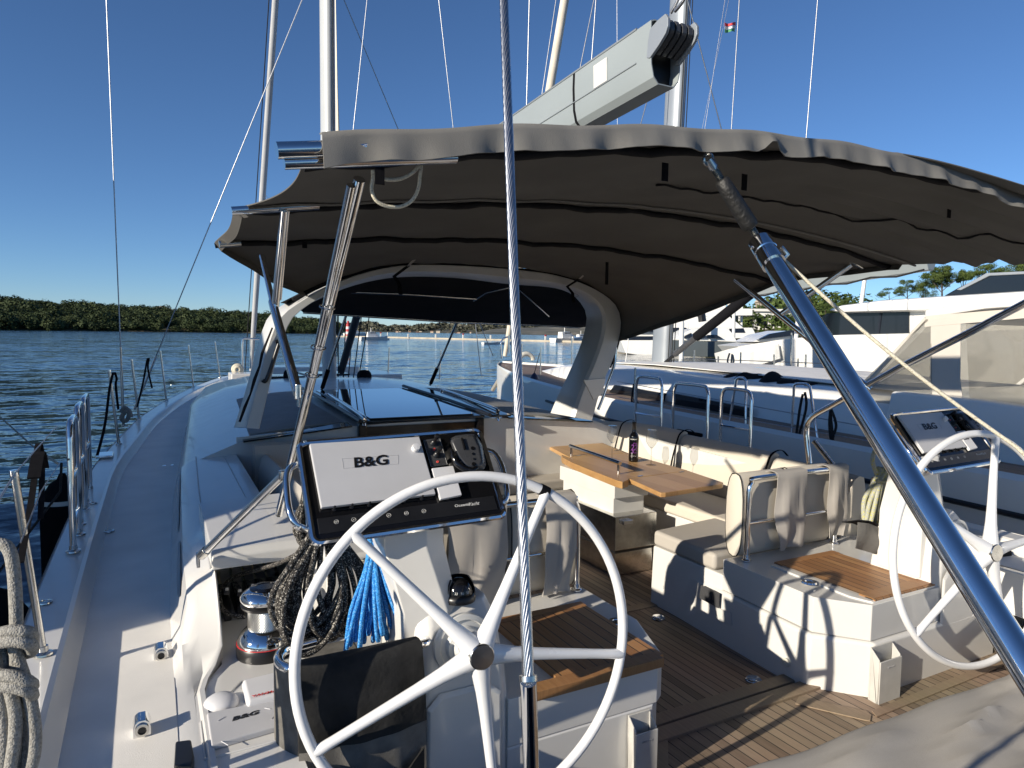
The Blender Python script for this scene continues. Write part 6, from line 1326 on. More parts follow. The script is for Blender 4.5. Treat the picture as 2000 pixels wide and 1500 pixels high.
# dodger: beige frame, clear windows, white hardtop
dg = thing('dodger', (XN, 3.6, 2.1), 'beige dodger with clear windows and a white hardtop on the neighbouring yacht', 'dodger')
def dpt(px, py, x): return PX(px, py, x)
xd = XN - 1.45
mb = MB(); hz = PX(1800, 640, xd); 
mb.loft([[V((XN + a * k, y, z + .10 * (1 - abs(a) / 1.6) )) for a in (-1.52, -1.40, -.7, 0, .7, 1.40, 1.52)] + [V((XN + a * k, y, z - .07 if abs(a) > 1.45 else z - .05)) for a in (1.52, 1.3, -1.3, -1.52)] for (y, z, k) in ((3.98, 2.90, .80), (3.86, 2.96, .94), (3.3, 3.03, 1.), (2.2, 3.09, 1.), (.2, 3.10, 1.), (-.6, 3.06, .98))])
mb.build('hardtop', 'gelcoat', dg, bevel=.01, smooth=60)
SD = [(4.45, 2.79), (4.55, 2.2), (3.2, 2.06)]
def dside(s):
    f = lambda y, z, dx=0.: V((XN + s * (1.46 + dx), y - .62 - .75 * max(0., (y - 4.45) / 1.45), z + (.09 if z > 2.5 else -.14))); return f
for s in (-1, 1):
    f = dside(s)
    mb = MB(); mb.sheet([[f(lerp(5.9, 4.42, t), lerp(2.20, 2.78, t), .12 * (1 - t)), f(lerp(5.6, 4.2, t), lerp(2.16, 2.78, t), .12 * (1 - t))] for t in (0, .25, .5, .75, 1)], .004); 
    # window sheet, front quarter then side
    mb2 = MB(); mb2.add([f(5.75, 2.20, .10), f(4.40, 2.76), f(4.28, 2.10, .10)], [[0, 1, 2]]); mb2.add([f(4.10, 2.76), f(2.30, 2.92), f(2.10, 2.06, .1), f(3.95, 2.08, .1)], [[0, 1, 2, 3]]); mb2.add([f(2.0, 2.92), f(-.2, 2.95), f(-.3, 2.06, .1), f(1.8, 2.06, .1)], [[0, 1, 2, 3]]); mb2.build('clear_window', 'pvc_window', dg)
    fr = MB(); B_ = lambda pts, w_: fr.sheet([[p, p + V((0, w_, 0))] for p in pts], .006)
    B_([f(4.14, 2.80, .004), f(4.10, 2.5, .03), f(4.02, 2.2, .08), f(3.96, 2.04, .105)], .26)
    B_([f(1.92, 2.94, .004), f(1.86, 2.5, .04), f(1.76, 2.04, .105)], .30)
    fr.sheet([[f(y, z, .105), f(y, z - .09, .11)] for (y, z) in ((5.9, 2.24), (4.6, 2.16), (3.0, 2.10), (0, 2.10))], .006)
    fr.sheet([[f(y, z + .04, .0), f(y, z - .06, .01)] for (y, z) in ((4.45, 2.78), (3.4, 2.87), (2.2, 2.93), (-.3, 2.95))], .006)
    fr.tube([f(5.95, 2.20, .10), f(5.4, 2.45, .07), f(4.45, 2.80, .0)], .02, 6)
    fr.build('canvas_frame', 'clear_pvc_frame', dg)
mb = MB(); mb.sheet([[V((XN + a, lerp(4.55, 3.8, t) + .25 * (1 - (a / 1.5) ** 2), lerp(2.12, 2.88, t))) for a in (-1.5, -.9, -.3, .3, .9, 1.5)] for t in (0, .3, .7, 1)], .003); mb.build('clear_windscreen', 'pvc_window', dg)
# neighbour's gear
def px_hoop(pts, x, label):
    P_ = [PX(a, b, x) for (a, b) in pts]; t = thing('gate_hoop', P_[0], label, 'gate hoop', 'gate hoops on the neighbouring yacht'); mb = MB(); mb.tube([P_[0]] + catmull(P_[1:-1], 5) + [P_[-1]], .0135, 8); mb.build('frame', 'chrome', t, smooth=80); return t
px_hoop(((1424, 830), (1438, 742), (1442, 738), (1452, 738), (1457, 744), (1456, 848)), 3.46, 'gate hoop on the neighbouring yacht beside the black cover heap')
px_hoop(((1546, 858), (1551, 754), (1555, 750), (1574, 750), (1582, 756), (1597, 862)), 3.46, 'gate hoop on the neighbouring yacht with dark rope tied to its top')
for pts, lab in ((((1568, 770), (1562, 800), (1553, 868), (1551, 890), (1546, 900), (1558, 902), (1553, 880), (1574, 800), (1572, 766)), 'dark rope looped from the neighbouring gate hoop down to a block'), (((1622, 802), (1620, 830), (1624, 862), (1628, 850), (1633, 830), (1626, 806), (1622, 804), (1628, 870), (1632, 918)), 'dark rope hanging in front of the neighbouring hull, right of the hoops'), (((1238, 750), (1234, 780), (1236, 792), (1242, 782), (1250, 800), (1254, 820)), 'dark rope hanging on the neighbouring rail by its forward window')):
    mb = MB(); mb.tube(catmull([PX(a, b, 3.42) for (a, b) in pts], 4), .013, 6); tag(mb.build('hanging_rope', 'rope_dark', None, smooth=80), lab, 'rope')
mb = MB(); rn = random.Random(4); G = []
for j in range(16):
    v = j / 15; row = []
    for k in range(60):
        u = k / 59; c = PX(lerp(1385, 1592, u), lerp(744, 772, u) , XN - 1.42); h = (.10 + .07 * abs(math.sin(u * 9)) + .04 * math.sin(u * 31)) * (math.sin(PI * min(1, u * 1.05 + .02)) ** .4)
        ang = v * PI; row.append(c + V((math.cos(ang) * -.26 + .26, 0, math.sin(ang) * h - .03 + .02 * math.sin(u * 50 + v * 9))))
    G.append(row)
mb.sheet(G, .004); tag(mb.build('folded_cover', 'canvas_dark', None, smooth=80), 'crumpled black canvas heaped along the neighbouring coachroof edge', 'cover')
def post(a, b, x, label, grp, r=.012):
    A, B = PX(a[0], a[1], x), PX(b[0], b[1], x); t = thing('stanchion', A, label, 'stanchion', grp); mb = MB(); mb.cyl(A, B, r, 8); mb.build('post', 'steel', t)
post((1238, 792), (1241, 718), 3.42, 'stanchion on the near rail of the neighbouring yacht beside its forward window', 'stanchions on the neighbouring near rail')
for (px, y0_, y1_) in ((1355, 730, 684), (1402, 736, 696), (1446, 730, 688), (1511, 738, 692), (1573, 740, 692), (1545, 738, 650), (1558, 738, 700)):
    post((px, y0_), (px + 1, y1_), 7.9, 'thin stanchion on the neighbouring far rail, in front of the white motor yacht', 'stanchions on the neighbouring far rail', .016)
for i, (pa, pb) in enumerate((((1340, 700), (1660, 712)), ((1340, 716), (1660, 730)))):
    mb = MB(); mb.cyl(PX(*pa, 7.9), PX(*pb, 7.9), .008, 5); tag(mb.build('guard_wire', 'wire_metal', None), ('upper' if i == 0 else 'lower') + ' guard wire on the far rail of the neighbouring yacht', 'wire')
mb = MB(); mb.tube(catmull([PX(x, y, 7.88) for (x, y) in ((1425, 690), (1421, 706), (1427, 716), (1433, 706), (1430, 692), (1428, 712), (1424, 726))], 4), .018, 6); tag(mb.build('coiled_line', 'rope_mooring', None, smooth=80), 'small coiled line hung on the neighbouring far rail', 'rope')
mb = MB()
for i, (pa, pb) in enumerate((((1205, 745), (1700, 835)), ((1205, 775), (1700, 862)))): mb.cyl(PX(*pa, 3.42), PX(*pb, 3.42), .0045, 5)
tag(mb.build('guard_wire', 'wire_metal', None), 'pair of guard wires along the near rail of the neighbouring yacht', 'wire')
# neighbour's rig
nm = thing('mast', PX(1292, 735, XN), 'grey blue mast of the neighbouring yacht rising right of the big boom end', 'mast')
n0, n1 = PX(1290, 738, XN), PX(1320, 150, XN); nd_ = (n1 - n0).normalized(); mb = MB(); mb.loft([sect(n0, .115, .21), sect(n0 + nd_ * 20, .10, .18)]); mb.build('mast_tube', 'alu_grey', nm, smooth=60)
mb = MB(); mb.box(n0 + V((-.02, -.24, 1.05)), (.10, .06, .22)); mb.build('winch_box', 'dirty_plastic', nm, bevel=.01)
mb = MB()
for (dx, dz) in ((.02, 0), (-.05, 0), (.07, .0)): mb.cyl(n0 + V((dx, -.24, .25)), n0 + nd_ * 18 + V((dx, -.22, 0)), .008, 5)
mb.build('halyard', 'rope_dark', nm)
nbm = thing('boom', PX(1500, 560, XN), 'pale grey boom of the neighbouring yacht seen beneath the bimini edge', 'boom')
A, B = PX(1300, 588, XN), PX(1820, 505, XN); d_ = (B - A).normalized(); mb = MB(); up_ = V((0, 0, 1)); 
mb.loft([[p + V((x, 0, z)) for (x, z) in ((-.09, .13), (.09, .13), (.11, 0), (.05, -.13), (-.05, -.13), (-.11, 0))] for p in (A, B)]); mb.build('boom_section', 'alu_paint', nbm, bevel=.01)
mb = MB(); mb.tube([A.lerp(B, k / 14) + V((-.13, 0, -.13 - .035 * math.sin(k * PI / 2) ** 2)) for k in range(15)], .012, 5); mb.build('reefing_line', 'rope_dark', nbm)
mb = MB(); A2, B2 = PX(1476, 566, XN - .05), PX(1360, 658, XN - .05); mb.cyl(A2, B2, .075, 12); vv = mb.build('boom_vang', 'black_webbing', nbm); mb = MB(); mb.cyl(B2, PX(1318, 692, XN - .05), .05, 10); mb.build('vang_rod', 'dark_grey_plastic', nbm); mb = MB(); mb.cyl(PX(1318, 692, XN - .05), PX(1290, 716, XN - .05), .03, 10); mb.build('vang_rod', 'ink_black', nbm)
t = thing('furled_genoa', PX(985, 690, XN), 'thick beige rolled headsail of the neighbouring yacht left of the boom', 'sail'); g0 = V((XN, 15.0, 2.15)); g1 = PY(1103, 0, 12.9); gd = (g1 - g0).normalized(); mb = MB(); mb.tube([g0, g0 + gd * 1.2, g0 + gd * 4, g0 + gd * 9, g0 + gd * 18], [.05, .08, .095, .09, .05], 10); mb.build('rolled_sail', 'sail_cloth', t, smooth=80)
for (pa, pb, yy, r, lab, m_) in (((1028, 228), (1034, 0), 12., .012, 'thin white wire left of the beige rolled headsail', 'wire_metal'), ((1055, 208), (1086, 0), 12., .010, 'thin white wire beside the beige rolled headsail', 'wire_metal'), ((1128, 158), (1160, 0), 10.5, .010, 'left one of two thin wires above the middle of the grey boom', 'wire_metal'), ((1154, 140), (1164, 0), 10., .010, 'right one of two thin wires above the middle of the grey boom', 'wire_metal'), ((1206, 265), (1205, 0), 11., .005, 'very thin halyard left of the neighbouring mast', 'wire_metal'), ((1246, 262), (1263, 200), 9., .008, 'short dark line below the boom end', 'dark_wire'), ((1415, 275), (1345, 8), 8.2, .009, 'wire slanting down right from the neighbouring mast', 'wire_metal'), ((1427, 278), (1444, 0), 7.5, .007, 'dark thin line just right of the small flag', 'dark_wire'), ((1374, 268), (1416, 0), 8.0, .004, 'thin pale flag halyard carrying the small flag', 'wire_metal'), ((1573, 288), (1597, 0), 7.5, .009, 'thin steel wire far right of the flag', 'wire_metal'), ((1368, 268), (1411, 60), 8.05, .003, 'faint pale second line below the flag', 'wire_metal'), ((528, 400), (519, 380), 15, .005, 'tiny line left of the rolled headsail', 'dark_wire')):
    A, B = PY(*pa, yy), PY(*pb, yy); wire('wire', A + (A - B) * .6, B + (B - A) * 1.4, r, lab, 'wire', m_, 'rigging of the neighbouring yachts')
# flag
t = thing('flag', PY(1418, 44, 8.0), 'small red white and green flag fluttering high on its halyard', 'flag')
for k, m_ in enumerate(('flag_red', 'flag_white', 'flag_green')):
    mb = MB(); mb.sheet([[PY(lerp(1416, 1437 - 2 * (k == 2), u) , lerp(44, 62, (k + j) / 3) + 2.0 * math.sin(u * 5 + j) + u * 1., 8.0 + .03 * math.sin(u * 7)) for u in [i / 8 for i in range(9)]] for j in (0, 1)], .003); mb.build('stripe', m_, t, smooth=80)
# spars seen through the gap: bare poles and details of further boats
# fender of the neighbour (navy topped, white)
t = thing('fender', PX(1043, 770, 3.75), 'white fender with a navy top hanging at the neighbouring bow', 'fender'); c = PY(1043, 772, 10.8); mb = MB(); mb.lathe([(.01, -.02), (.10, .02), (.115, .12), (.112, .2)], c, 20); mb.build('body', 'fender_white', t, smooth=60)
mb = MB(); mb.lathe([(.112, .2), (.09, .28), (.05, .36), (.02, .40), (.001, .41)], c, 20); mb.build('top', 'navy', t, smooth=60); mb = MB(); mb.cyl(c + V((0, 0, .4)), PY(1054, 690, 11.0), .008, 5); mb.build('lanyard', 'rope_dark', t)
# bow gear of the neighbour
mb = MB(); mb.tube(catmull([PY(x, y, 14.6) for (x, y) in ((980, 700), (978, 672), (986, 660), (1003, 660), (1004, 690))], 4), .02, 8); mb.cyl(PY(994, 690, 14.4), PY(994, 655, 14.4), .018, 6); tag(mb.build('pulpit', 'chrome', None, smooth=80), 'chrome pulpit on the bow of the neighbouring yacht', 'pulpit')
mb = MB(); mb.tube([PY(1025 + 10 * math.cos(a), 700 + 9 * math.sin(a), 12.5) for a in [PI * k / 12 for k in range(13)]][::-1] if 0 else [PY(1028 + 13 * math.cos(PI * k / 12), 703 - 12 * math.sin(PI * k / 12), 12.6) for k in range(13)], .05, 8); tag(mb.build('horseshoe_buoy', 'fender_white', None, smooth=80), 'white horseshoe buoy on the foredeck of the neighbouring yacht', 'buoy')
mb = MB(); mb.cyl(PY(990, 716, 14.), PY(962, 762, 14.6), .045, 8); tag(mb.build('bow_fitting', 'rope_mooring', None), 'pale spar slanting down from the neighbouring bow', 'spar')
for (px, y0_, y1_) in ((1055, 740, 678), (1018, 712, 672), (1116, 724, 660)):
    A, B = PY(px, y0_, 11.5), PY(px + 1, y1_, 11.5); t = thing('stanchion', A, 'thin stanchion on the foredeck rail of the neighbouring yacht', 'stanchion', 'stanchions on the neighbouring foredeck'); mb = MB(); mb.cyl(A, B, .013, 8); mb.build('post', 'steel', t)
# ================================================================ big white motor yacht beyond
my = thing('motor_yacht', (12.5, 8, 0), 'large white motor yacht with dark windows beyond the neighbouring sailing yacht', 'motor yacht')
def mpx(pts, x, th, name, mat, par=my, bev=0.): 
    q = [PX(a, b, x) for (a, b) in pts]; mb = MB(); mb.prism(q, (th, 0, 0)); return mb.build(name, mat, par, bevel=bev)
XM = 11.0
hull_top = ((1338, 700), (1348, 690), (1400, 682), (1460, 672), (1540, 661), (1620, 655), (1760, 652), (2150, 640))
rows = []
for (k, dz, dx) in ((0, 0, .0), (1, -.5, .05), (2, -1.2, .25), (3, -2.6, .9)):
    rows.append([V((PX(a, b, XM).x + dx + (1.9 * math.exp(-i / 1.3)), PX(a, b, XM).y - k * .25 * math.exp(-i / 1.5), PX(a, b, XM).z + dz)) for i, (a, b) in enumerate(hull_top)])
far = [[V((2 * 13.2 - p.x, p.y, p.z)) for p in r] for r in rows]
mb = MB(); mb.grid(rows); mb.grid(far, True); mb.grid([rows[0], [V((13.2, p.y, p.z + .12)) for p in rows[0]], far[0]]); mb.build('hull', 'yacht_cream', my, smooth=50)
mpx(((1545, 652), (1560, 640), (1640, 610), (1650, 606), (2120, 590), (2120, 650), (1700, 655)), XM + .45, 3.4, 'deckhouse', 'yacht_cream', my, .06)
mpx(((1556, 664), (1575, 640), (1615, 612), (1640, 610), (1775, 609), (1775, 655), (1630, 666)), XM + .42, .1, 'window', 'yacht_glass', my)
mpx(((1718, 610), (1722, 610), (1716, 660), (1712, 660)), XM + .405, .02, 'mullion', 'stripe_dark', my)
mpx(((1612, 606), (1640, 596), (1720, 586), (1840, 578), (2120, 560), (2120, 600), (1800, 607), (1640, 611)), XM + .15, 4.0, 'roof', 'yacht_cream', my, .08)
mpx(((1842, 578), (1870, 562), (1930, 533), (2120, 526), (2120, 575)), XM + .7, 2.8, 'flybridge_screen', 'yacht_glass', my, .03)
mpx(((1866, 566), (1926, 533), (2120, 524), (2120, 530), (1932, 539), (1876, 567)), XM + .66, 2.9, 'flybridge_frame', 'alu_grey', my, .02)
mpx(((1460, 690), (1520, 672), (1524, 700), (1466, 718)), XM + .02, .02, 'hull_recess', 'gelcoat_aged', my)
# ================================================================ superyachts and craft at the far quay
def slab_px(pts, dep, th, name, mat, par, bev=0.):
    q = [PD(x, y, dep) for (x, y) in pts]; mb = MB(); mb.prism(q, FH * th); return mb.build(name, mat, par, bevel=bev)
def far_yacht(dep, label, hull, decks, windows, extra=(), hm='yacht_cream', nm_='superyacht', cat='motor yacht', th=7.):
    c = PD(hull[0][0], hull[0][1], dep); c.z = 0; t = thing(nm_, c, label, cat, 'yachts at the far quay')
    slab_px(hull, dep, th, 'hull', hm, t, .1)
    for k, d in enumerate(decks): slab_px(d, dep + .4 + .3 * k, th - 1 - .6 * k, 'deck_house', 'yacht_cream', t, .08)
    for wq in windows: slab_px(wq, dep + .15 - .2, .5, 'window', 'yacht_glass', t)
    for (nme, mat, r, pts) in extra: 
        mb = MB(); mb.tube([PD(x, y, dep + 3) for (x, y) in pts], r, 6); mb.build(nme, mat, t)
    return t
far_yacht(96, 'white superyacht with a flared bow at the far quay, left of the neighbouring mast', ((1212, 664), (1268, 664), (1340, 668), (1340, 700), (1262, 695), (1222, 690)), [((1222, 640), (1240, 633), (1345, 630), (1345, 652), (1222, 652)), ((1212, 652), (1345, 652), (1345, 657), (1212, 657)), ((1250, 622), (1340, 612), (1340, 633), (1244, 633))], [((1236, 640), (1340, 640), (1340, 648), (1232, 648)), ((1214, 657), (1340, 657), (1340, 664), (1214, 664))], [('antenna_mast', 'hull_white', .12, ((1325, 632), (1328, 560)))])
far_yacht(84, 'superyacht with a dark grey hull and white upper decks at the far quay', ((1302, 664), (1420, 668), (1470, 668), (1478, 678), (1440, 698), (1318, 696)), [((1326, 656), (1350, 643), (1420, 640), (1432, 652), (1440, 668), (1316, 664))], [((1338, 656), (1350, 650), (1352, 660), (1336, 660)), ((1366, 654), (1378, 654), (1378, 660), (1362, 660)), ((1382, 654), (1400, 654), (1412, 661), (1382, 660))], hm='hull_dark_grey')
far_yacht(118, 'tall white superyacht with radar domes behind the grey hulled one', ((1322, 640), (1470, 640), (1480, 660), (1322, 664)), [((1330, 622), (1420, 614), (1452, 640), (1326, 640)), ((1318, 603), (1400, 598), (1470, 604), (1470, 616), (1320, 618))], [((1386, 640), (1418, 641), (1412, 648), (1392, 647)), ((1424, 642), (1452, 641), (1456, 650), (1426, 650))], [('radar_mast', 'hull_white', .28, ((1414, 600), (1424, 570))), ('radar_mast', 'hull_white', .2, ((1448, 640), (1450, 565))), ('radar_mast', 'hull_white', .22, ((1338, 640), (1342, 585))), ('antenna', 'hull_white', .07, ((1424, 575), (1424, 545))), ('antenna', 'hull_white', .06, ((1365, 600), (1368, 580)))])
t = far_yacht(70, 'black glazed sport yacht between the grey hulled superyacht and the white motor yacht', ((1440, 676), (1530, 664), (1560, 664), (1560, 690), (1480, 694), (1452, 690)), [((1470, 668), (1500, 654), (1540, 646), (1560, 648), (1560, 666))], [((1480, 664), (1504, 652), (1545, 645), (1560, 646), (1560, 654), (1510, 660))], (), 'gelcoat_aged', 'sport_yacht')
for (cx_, cy_, rr) in ((1430, 592, .9), (1343, 597, .8), (1424, 582, .6)):
    mb = MB(); c = PD(cx_, cy_, 121); mb.lathe([(rr * math.sin(a), -rr * math.cos(a)) for a in [.001 + (PI - .002) * k / 10 for k in range(11)]], c, 16); tag(mb.build('radar_dome', 'hull_white', None, smooth=80), 'white radar dome on the tall superyacht', 'radar dome', 'radar domes on the far superyachts')
t = thing('radar_mast', PD(1370, 625, 100), 'black radar mast standing out against the white superyachts', 'mast'); mb = MB(); mb.tube([PD(1372, 628, 100), PD(1370, 612, 100), PD(1366, 604, 100)], .55, 8); mb.tube([PD(1369, 610, 100), PD(1369, 590, 100)], .12, 6); mb.build('pole', 'ink_black', t); mb = MB(); mb.cyl(PD(1356, 606, 100), PD(1378, 606, 100), .16, 6); mb.cyl(PD(1364, 594, 100), PD(1374, 592, 100), .09, 5); mb.build('spreader', 'ink_black', t)
# white sail masts among the superyachts and to the right
for i, ((xa, ya), (xb, yb), dep, r, lab) in enumerate((((1331, 665), (1333, 560), 80, .28, 'thick white mast of a sailing yacht left of the black radar mast'), ((1433, 640), (1434, 565), 95, .22, 'white mast between the radar dome and the vang'), ((1557, 640), (1566, 545), 60, .18, 'white mast seen right of the thick strut'), ((1681, 600), (1692, 524), 55, .16, 'leaning white mast in front of the pines'), ((1224, 690), (1232, 615), 60, .04, 'thin mast in front of the flared superyacht bow'))):
    A, B = PD(xa, ya, dep), PD(xb, yb, dep); t = thing('distant_mast', A, lab, 'mast', 'distant white masts'); mb = MB(); mb.cyl(A + (A - B) * .6, B + (B - A) * .35, r, 10); mb.build('pole', 'hull_white', t); mb = MB(); m_ = A.lerp(B, .8); mb.cyl(m_ - RH * r * 4, m_ + RH * r * 4, r * .4, 6); mb.build('spreader', 'hull_white', t)
# ================================================================ unseen motor yacht added to port, shaped to shade the side deck
po = thing('motor_yacht', (-7, 7, 0), 'unseen white motor yacht added to port to shade the near side deck', 'motor yacht')
prof = ((2.42, 2.0), (2.45, 2.85), (2.7, 3.1), (3.1, 3.2), (3.6, 3.42), (4.0, 3.86), (4.7, 4.16), (5.6, 4.55), (7.4, 5.25), (9.5, 5.45), (11.0, 5.1), (11.9, 4.0), (12.4, 2.3))  # outline fitted to where its shade edge falls on the near yacht
mb = MB(); mb.loft([[V((x, y, z)) for (y, z) in prof] + [V((x, 12.4, 1.2)), V((x, 2.42, 1.2))] for x in (-5.0, -8.6)]); mb.build('superstructure', 'yacht_cream', po, bevel=.05)
mb = MB(); mb.loft([[V((sx + s * w_, y, z)) for s, z, w_ in ((-1, -.4, hw * .8), (-1, 1.6, hw), (1, 1.6, hw), (1, -.4, hw * .8))] for (y, hw, sx) in ((-5, 2.2, -6.9), (3, 2.35, -6.9), (9, 2.2, -6.9), (12, 1.4, -6.9), (13.4, .2, -6.9))]); mb.build('hull', 'hull_white', po, bevel=.05)
mb = MB(); mb.prism([V((-4.99, y, z)) for (y, z) in ((4.4, 3.2), (4.9, 3.8), (9.5, 4.2), (11, 4.0), (11.2, 3.2))], (-.03, 0, 0)); mb.build('window', 'yacht_glass', po)
mb = MB()
for y in (-4, -2.5, -1, .5, 2): mb.cyl((-4.85, y, 1.6), (-4.85, y, 2.3), .02, 8)
mb.cyl((-4.85, -4, 2.3), (-4.85, 2, 2.3), .02, 8); mb.build('guard_rail', 'chrome', po)
# ================================================================ far shores
from mathutils import noise as mnoise
def nz(x, y, s, o=0.): return mnoise.noise(V((x * s + o, y * s - o, o)))
def shore(name, ridge, d0, d1, mat, label, rough, n=160, bands=14, kind='structure'):
    """strip of terrain rising from the waterline at distance d0 to a ridge at d1; ridge is (px, py) along the view"""
    mb = MB(); G = []
    x0, x1 = ridge[0][0], ridge[-1][0]
    for j in range(bands + 1):
        v = j / bands; row = []
        for i in range(n + 1):
            px = lerp(x0, x1, i / n); py = interp(ridge, px); r = ray(px, py); rg = V((r.x, r.y, 0)); k = rg.length; hz = r.z / k
            dr = (d1 + d1 * .1 * nz(px, 0, .01, 3)); h = max(.3, 2.7 + hz * dr); d_ = lerp(d0, dr, v); p = EYE + rg.normalized() * d_
            prof = v ** .75
            z = h * prof + rough * h * (nz(p.x, p.y, 6. / d0, 5) * .6 + nz(p.x, p.y, 20. / d0, 9) * .35) * math.sin(PI * min(1, v * 1.0)) * .9
            row.append(V((p.x, p.y, max(z, .25 if j else -.5))))
        G.append(row)
    back = [V((p.x, p.y, -2)) + (V((p.x, p.y, 0)) - EYE).normalized() * d1 * .4 for p in G[-1]]
    mb.grid(G + [back]); o = mb.build(name, mat, None, smooth=60); return tag(o, label, None, None, kind), G
IR = ((-260, 592), (-120, 586), (0, 594), (60, 598), (120, 603), (200, 608), (300, 612), (380, 616), (450, 619), (520, 622), (560, 625), (600, 632), (640, 641), (668, 647))
isl, IG = shore('island_hill', IR, 620, 790, 'island_ground', None, .12, 120, 10)
FR = ((480, 636), (560, 636), (640, 636), (680, 635), (720, 633), (750, 638), (800, 641), (850, 636), (880, 632), (905, 637), (950, 629), (985, 624), (1020, 628), (1060, 635), (1090, 631), (1120, 625), (1160, 623), (1200, 631), (1240, 636), (1300, 645), (1500, 650))
fh, FG = shore('far_hill', FR, 2600, 3600, 'hill_scrub', None, .25, 200, 14)
MR_ = ((930, 650), (960, 643), (1000, 640), (1040, 640), (1080, 636), (1110, 629), (1140, 624), (1180, 622), (1230, 626), (1300, 640))
mh, MG = shore('rocky_hill', MR_, 1500, 1900, 'hill_rock', None, .22, 90, 10)
RR = ((1380, 648), (1420, 636), (1470, 618), (1520, 610), (1580, 611), (1640, 614), (1680, 620), (1720, 632), (2200, 636))
rh, RG = shore('wooded_hill', RR, 170, 260, 'island_ground', None, .12, 60, 8)
# forest canopy on the island: one mass of leafy crowns
def crown_template(seed, n, leaf):
    rn = random.Random(seed); out = []
    lobes = [(V((rn.uniform(-.5, .5), rn.uniform(-.5, .5), rn.uniform(.35, .8))), rn.uniform(.32, .55)) for _ in range(6)]
    for i in range(n):
        c, r = rn.choice(lobes); d = V((rn.gauss(0, 1), rn.gauss(0, 1), rn.gauss(.25, 1))).normalized(); p = c + d * r * rn.uniform(.75, 1.05)
        nrm = (d + V((rn.uniform(-.6, .6), rn.uniform(-.6, .6), rn.uniform(-.3, .6)))).normalized(); u = nrm.orthogonal().normalized(); w_ = nrm.cross(u); a = rn.uniform(0, 6.28); u, w_ = u * math.cos(a) + w_ * math.sin(a), w_ * math.cos(a) - u * math.sin(a)
        s = leaf * rn.uniform(.6, 1.3); out.append((p + u * s, p + w_ * s * .8, p - u * s, p - w_ * s * .7))
    return out
import numpy as np
def forest(name, G, rows, mat, n, size, label, seed, templ, dens=None, kind='stuff'):
    rn = random.Random(seed); me = bpy.data.meshes.new(name); blocks = []
    h = len(G); w_ = len(G[0]); T_ = [np.array([[tuple(v) for v in q] for q in t]).reshape(-1, 3) for t in templ]
    for i in range(n):
        j = rn.uniform(*rows); k = rn.uniform(0, w_ - 1.001); j0, k0 = int(j), int(k); p = G[j0][k0].lerp(G[min(j0 + 1, h - 1)][k0], j - j0).lerp(G[j0][min(k0 + 1, w_ - 1)], (k - k0))
        s = size * rn.choice((.55, .7, .85, 1., 1.15, 1.3, 1.6)) * rn.uniform(.85, 1.15); sz = s * rn.uniform(.65, 1.1); a = rn.uniform(0, 6.28); ca, sa = math.cos(a), math.sin(a)
        t = T_[rn.randrange(len(T_))]; x = t[:, 0] * ca - t[:, 1] * sa; y = t[:, 0] * sa + t[:, 1] * ca
        blocks.append(np.stack([p.x + x * s, p.y + y * s, max(p.z, .3) - .12 * sz + t[:, 2] * sz], 1))
    vs = np.concatenate(blocks).astype(np.float32); nq = len(vs) // 4
    me.vertices.add(len(vs)); me.vertices.foreach_set('co', vs.ravel()); me.loops.add(nq * 4); me.loops.foreach_set('vertex_index', np.arange(nq * 4, dtype=np.int32))
    me.polygons.add(nq); me.polygons.foreach_set('loop_start', np.arange(0, nq * 4, 4, dtype=np.int32)); me.update(calc_edges=True)
    me.materials.append(MATS[mat]); o = bpy.data.objects.new(name, me); COL.objects.link(o); return tag(o, label, None, None, kind)
TP = [crown_template(s, 330, .085) for s in range(7)]
forest('island_forest', IG, (.25, 10), 'island_leaf', 2300, 5.6, 'dense dark green forest covering the island', 3, TP)
forest('hill_wood', RG, (.8, 8), 'pine_leaf', 200, 5.0, 'dark green wood on the hill behind the far right yachts', 8, TP)
TP2 = [crown_template(s + 20, 26, .4) for s in range(4)]
forest('far_wood', FG, (1, 13), 'hill_scrub', 1500, 12., 'scrub on the far hills', 5, TP2)
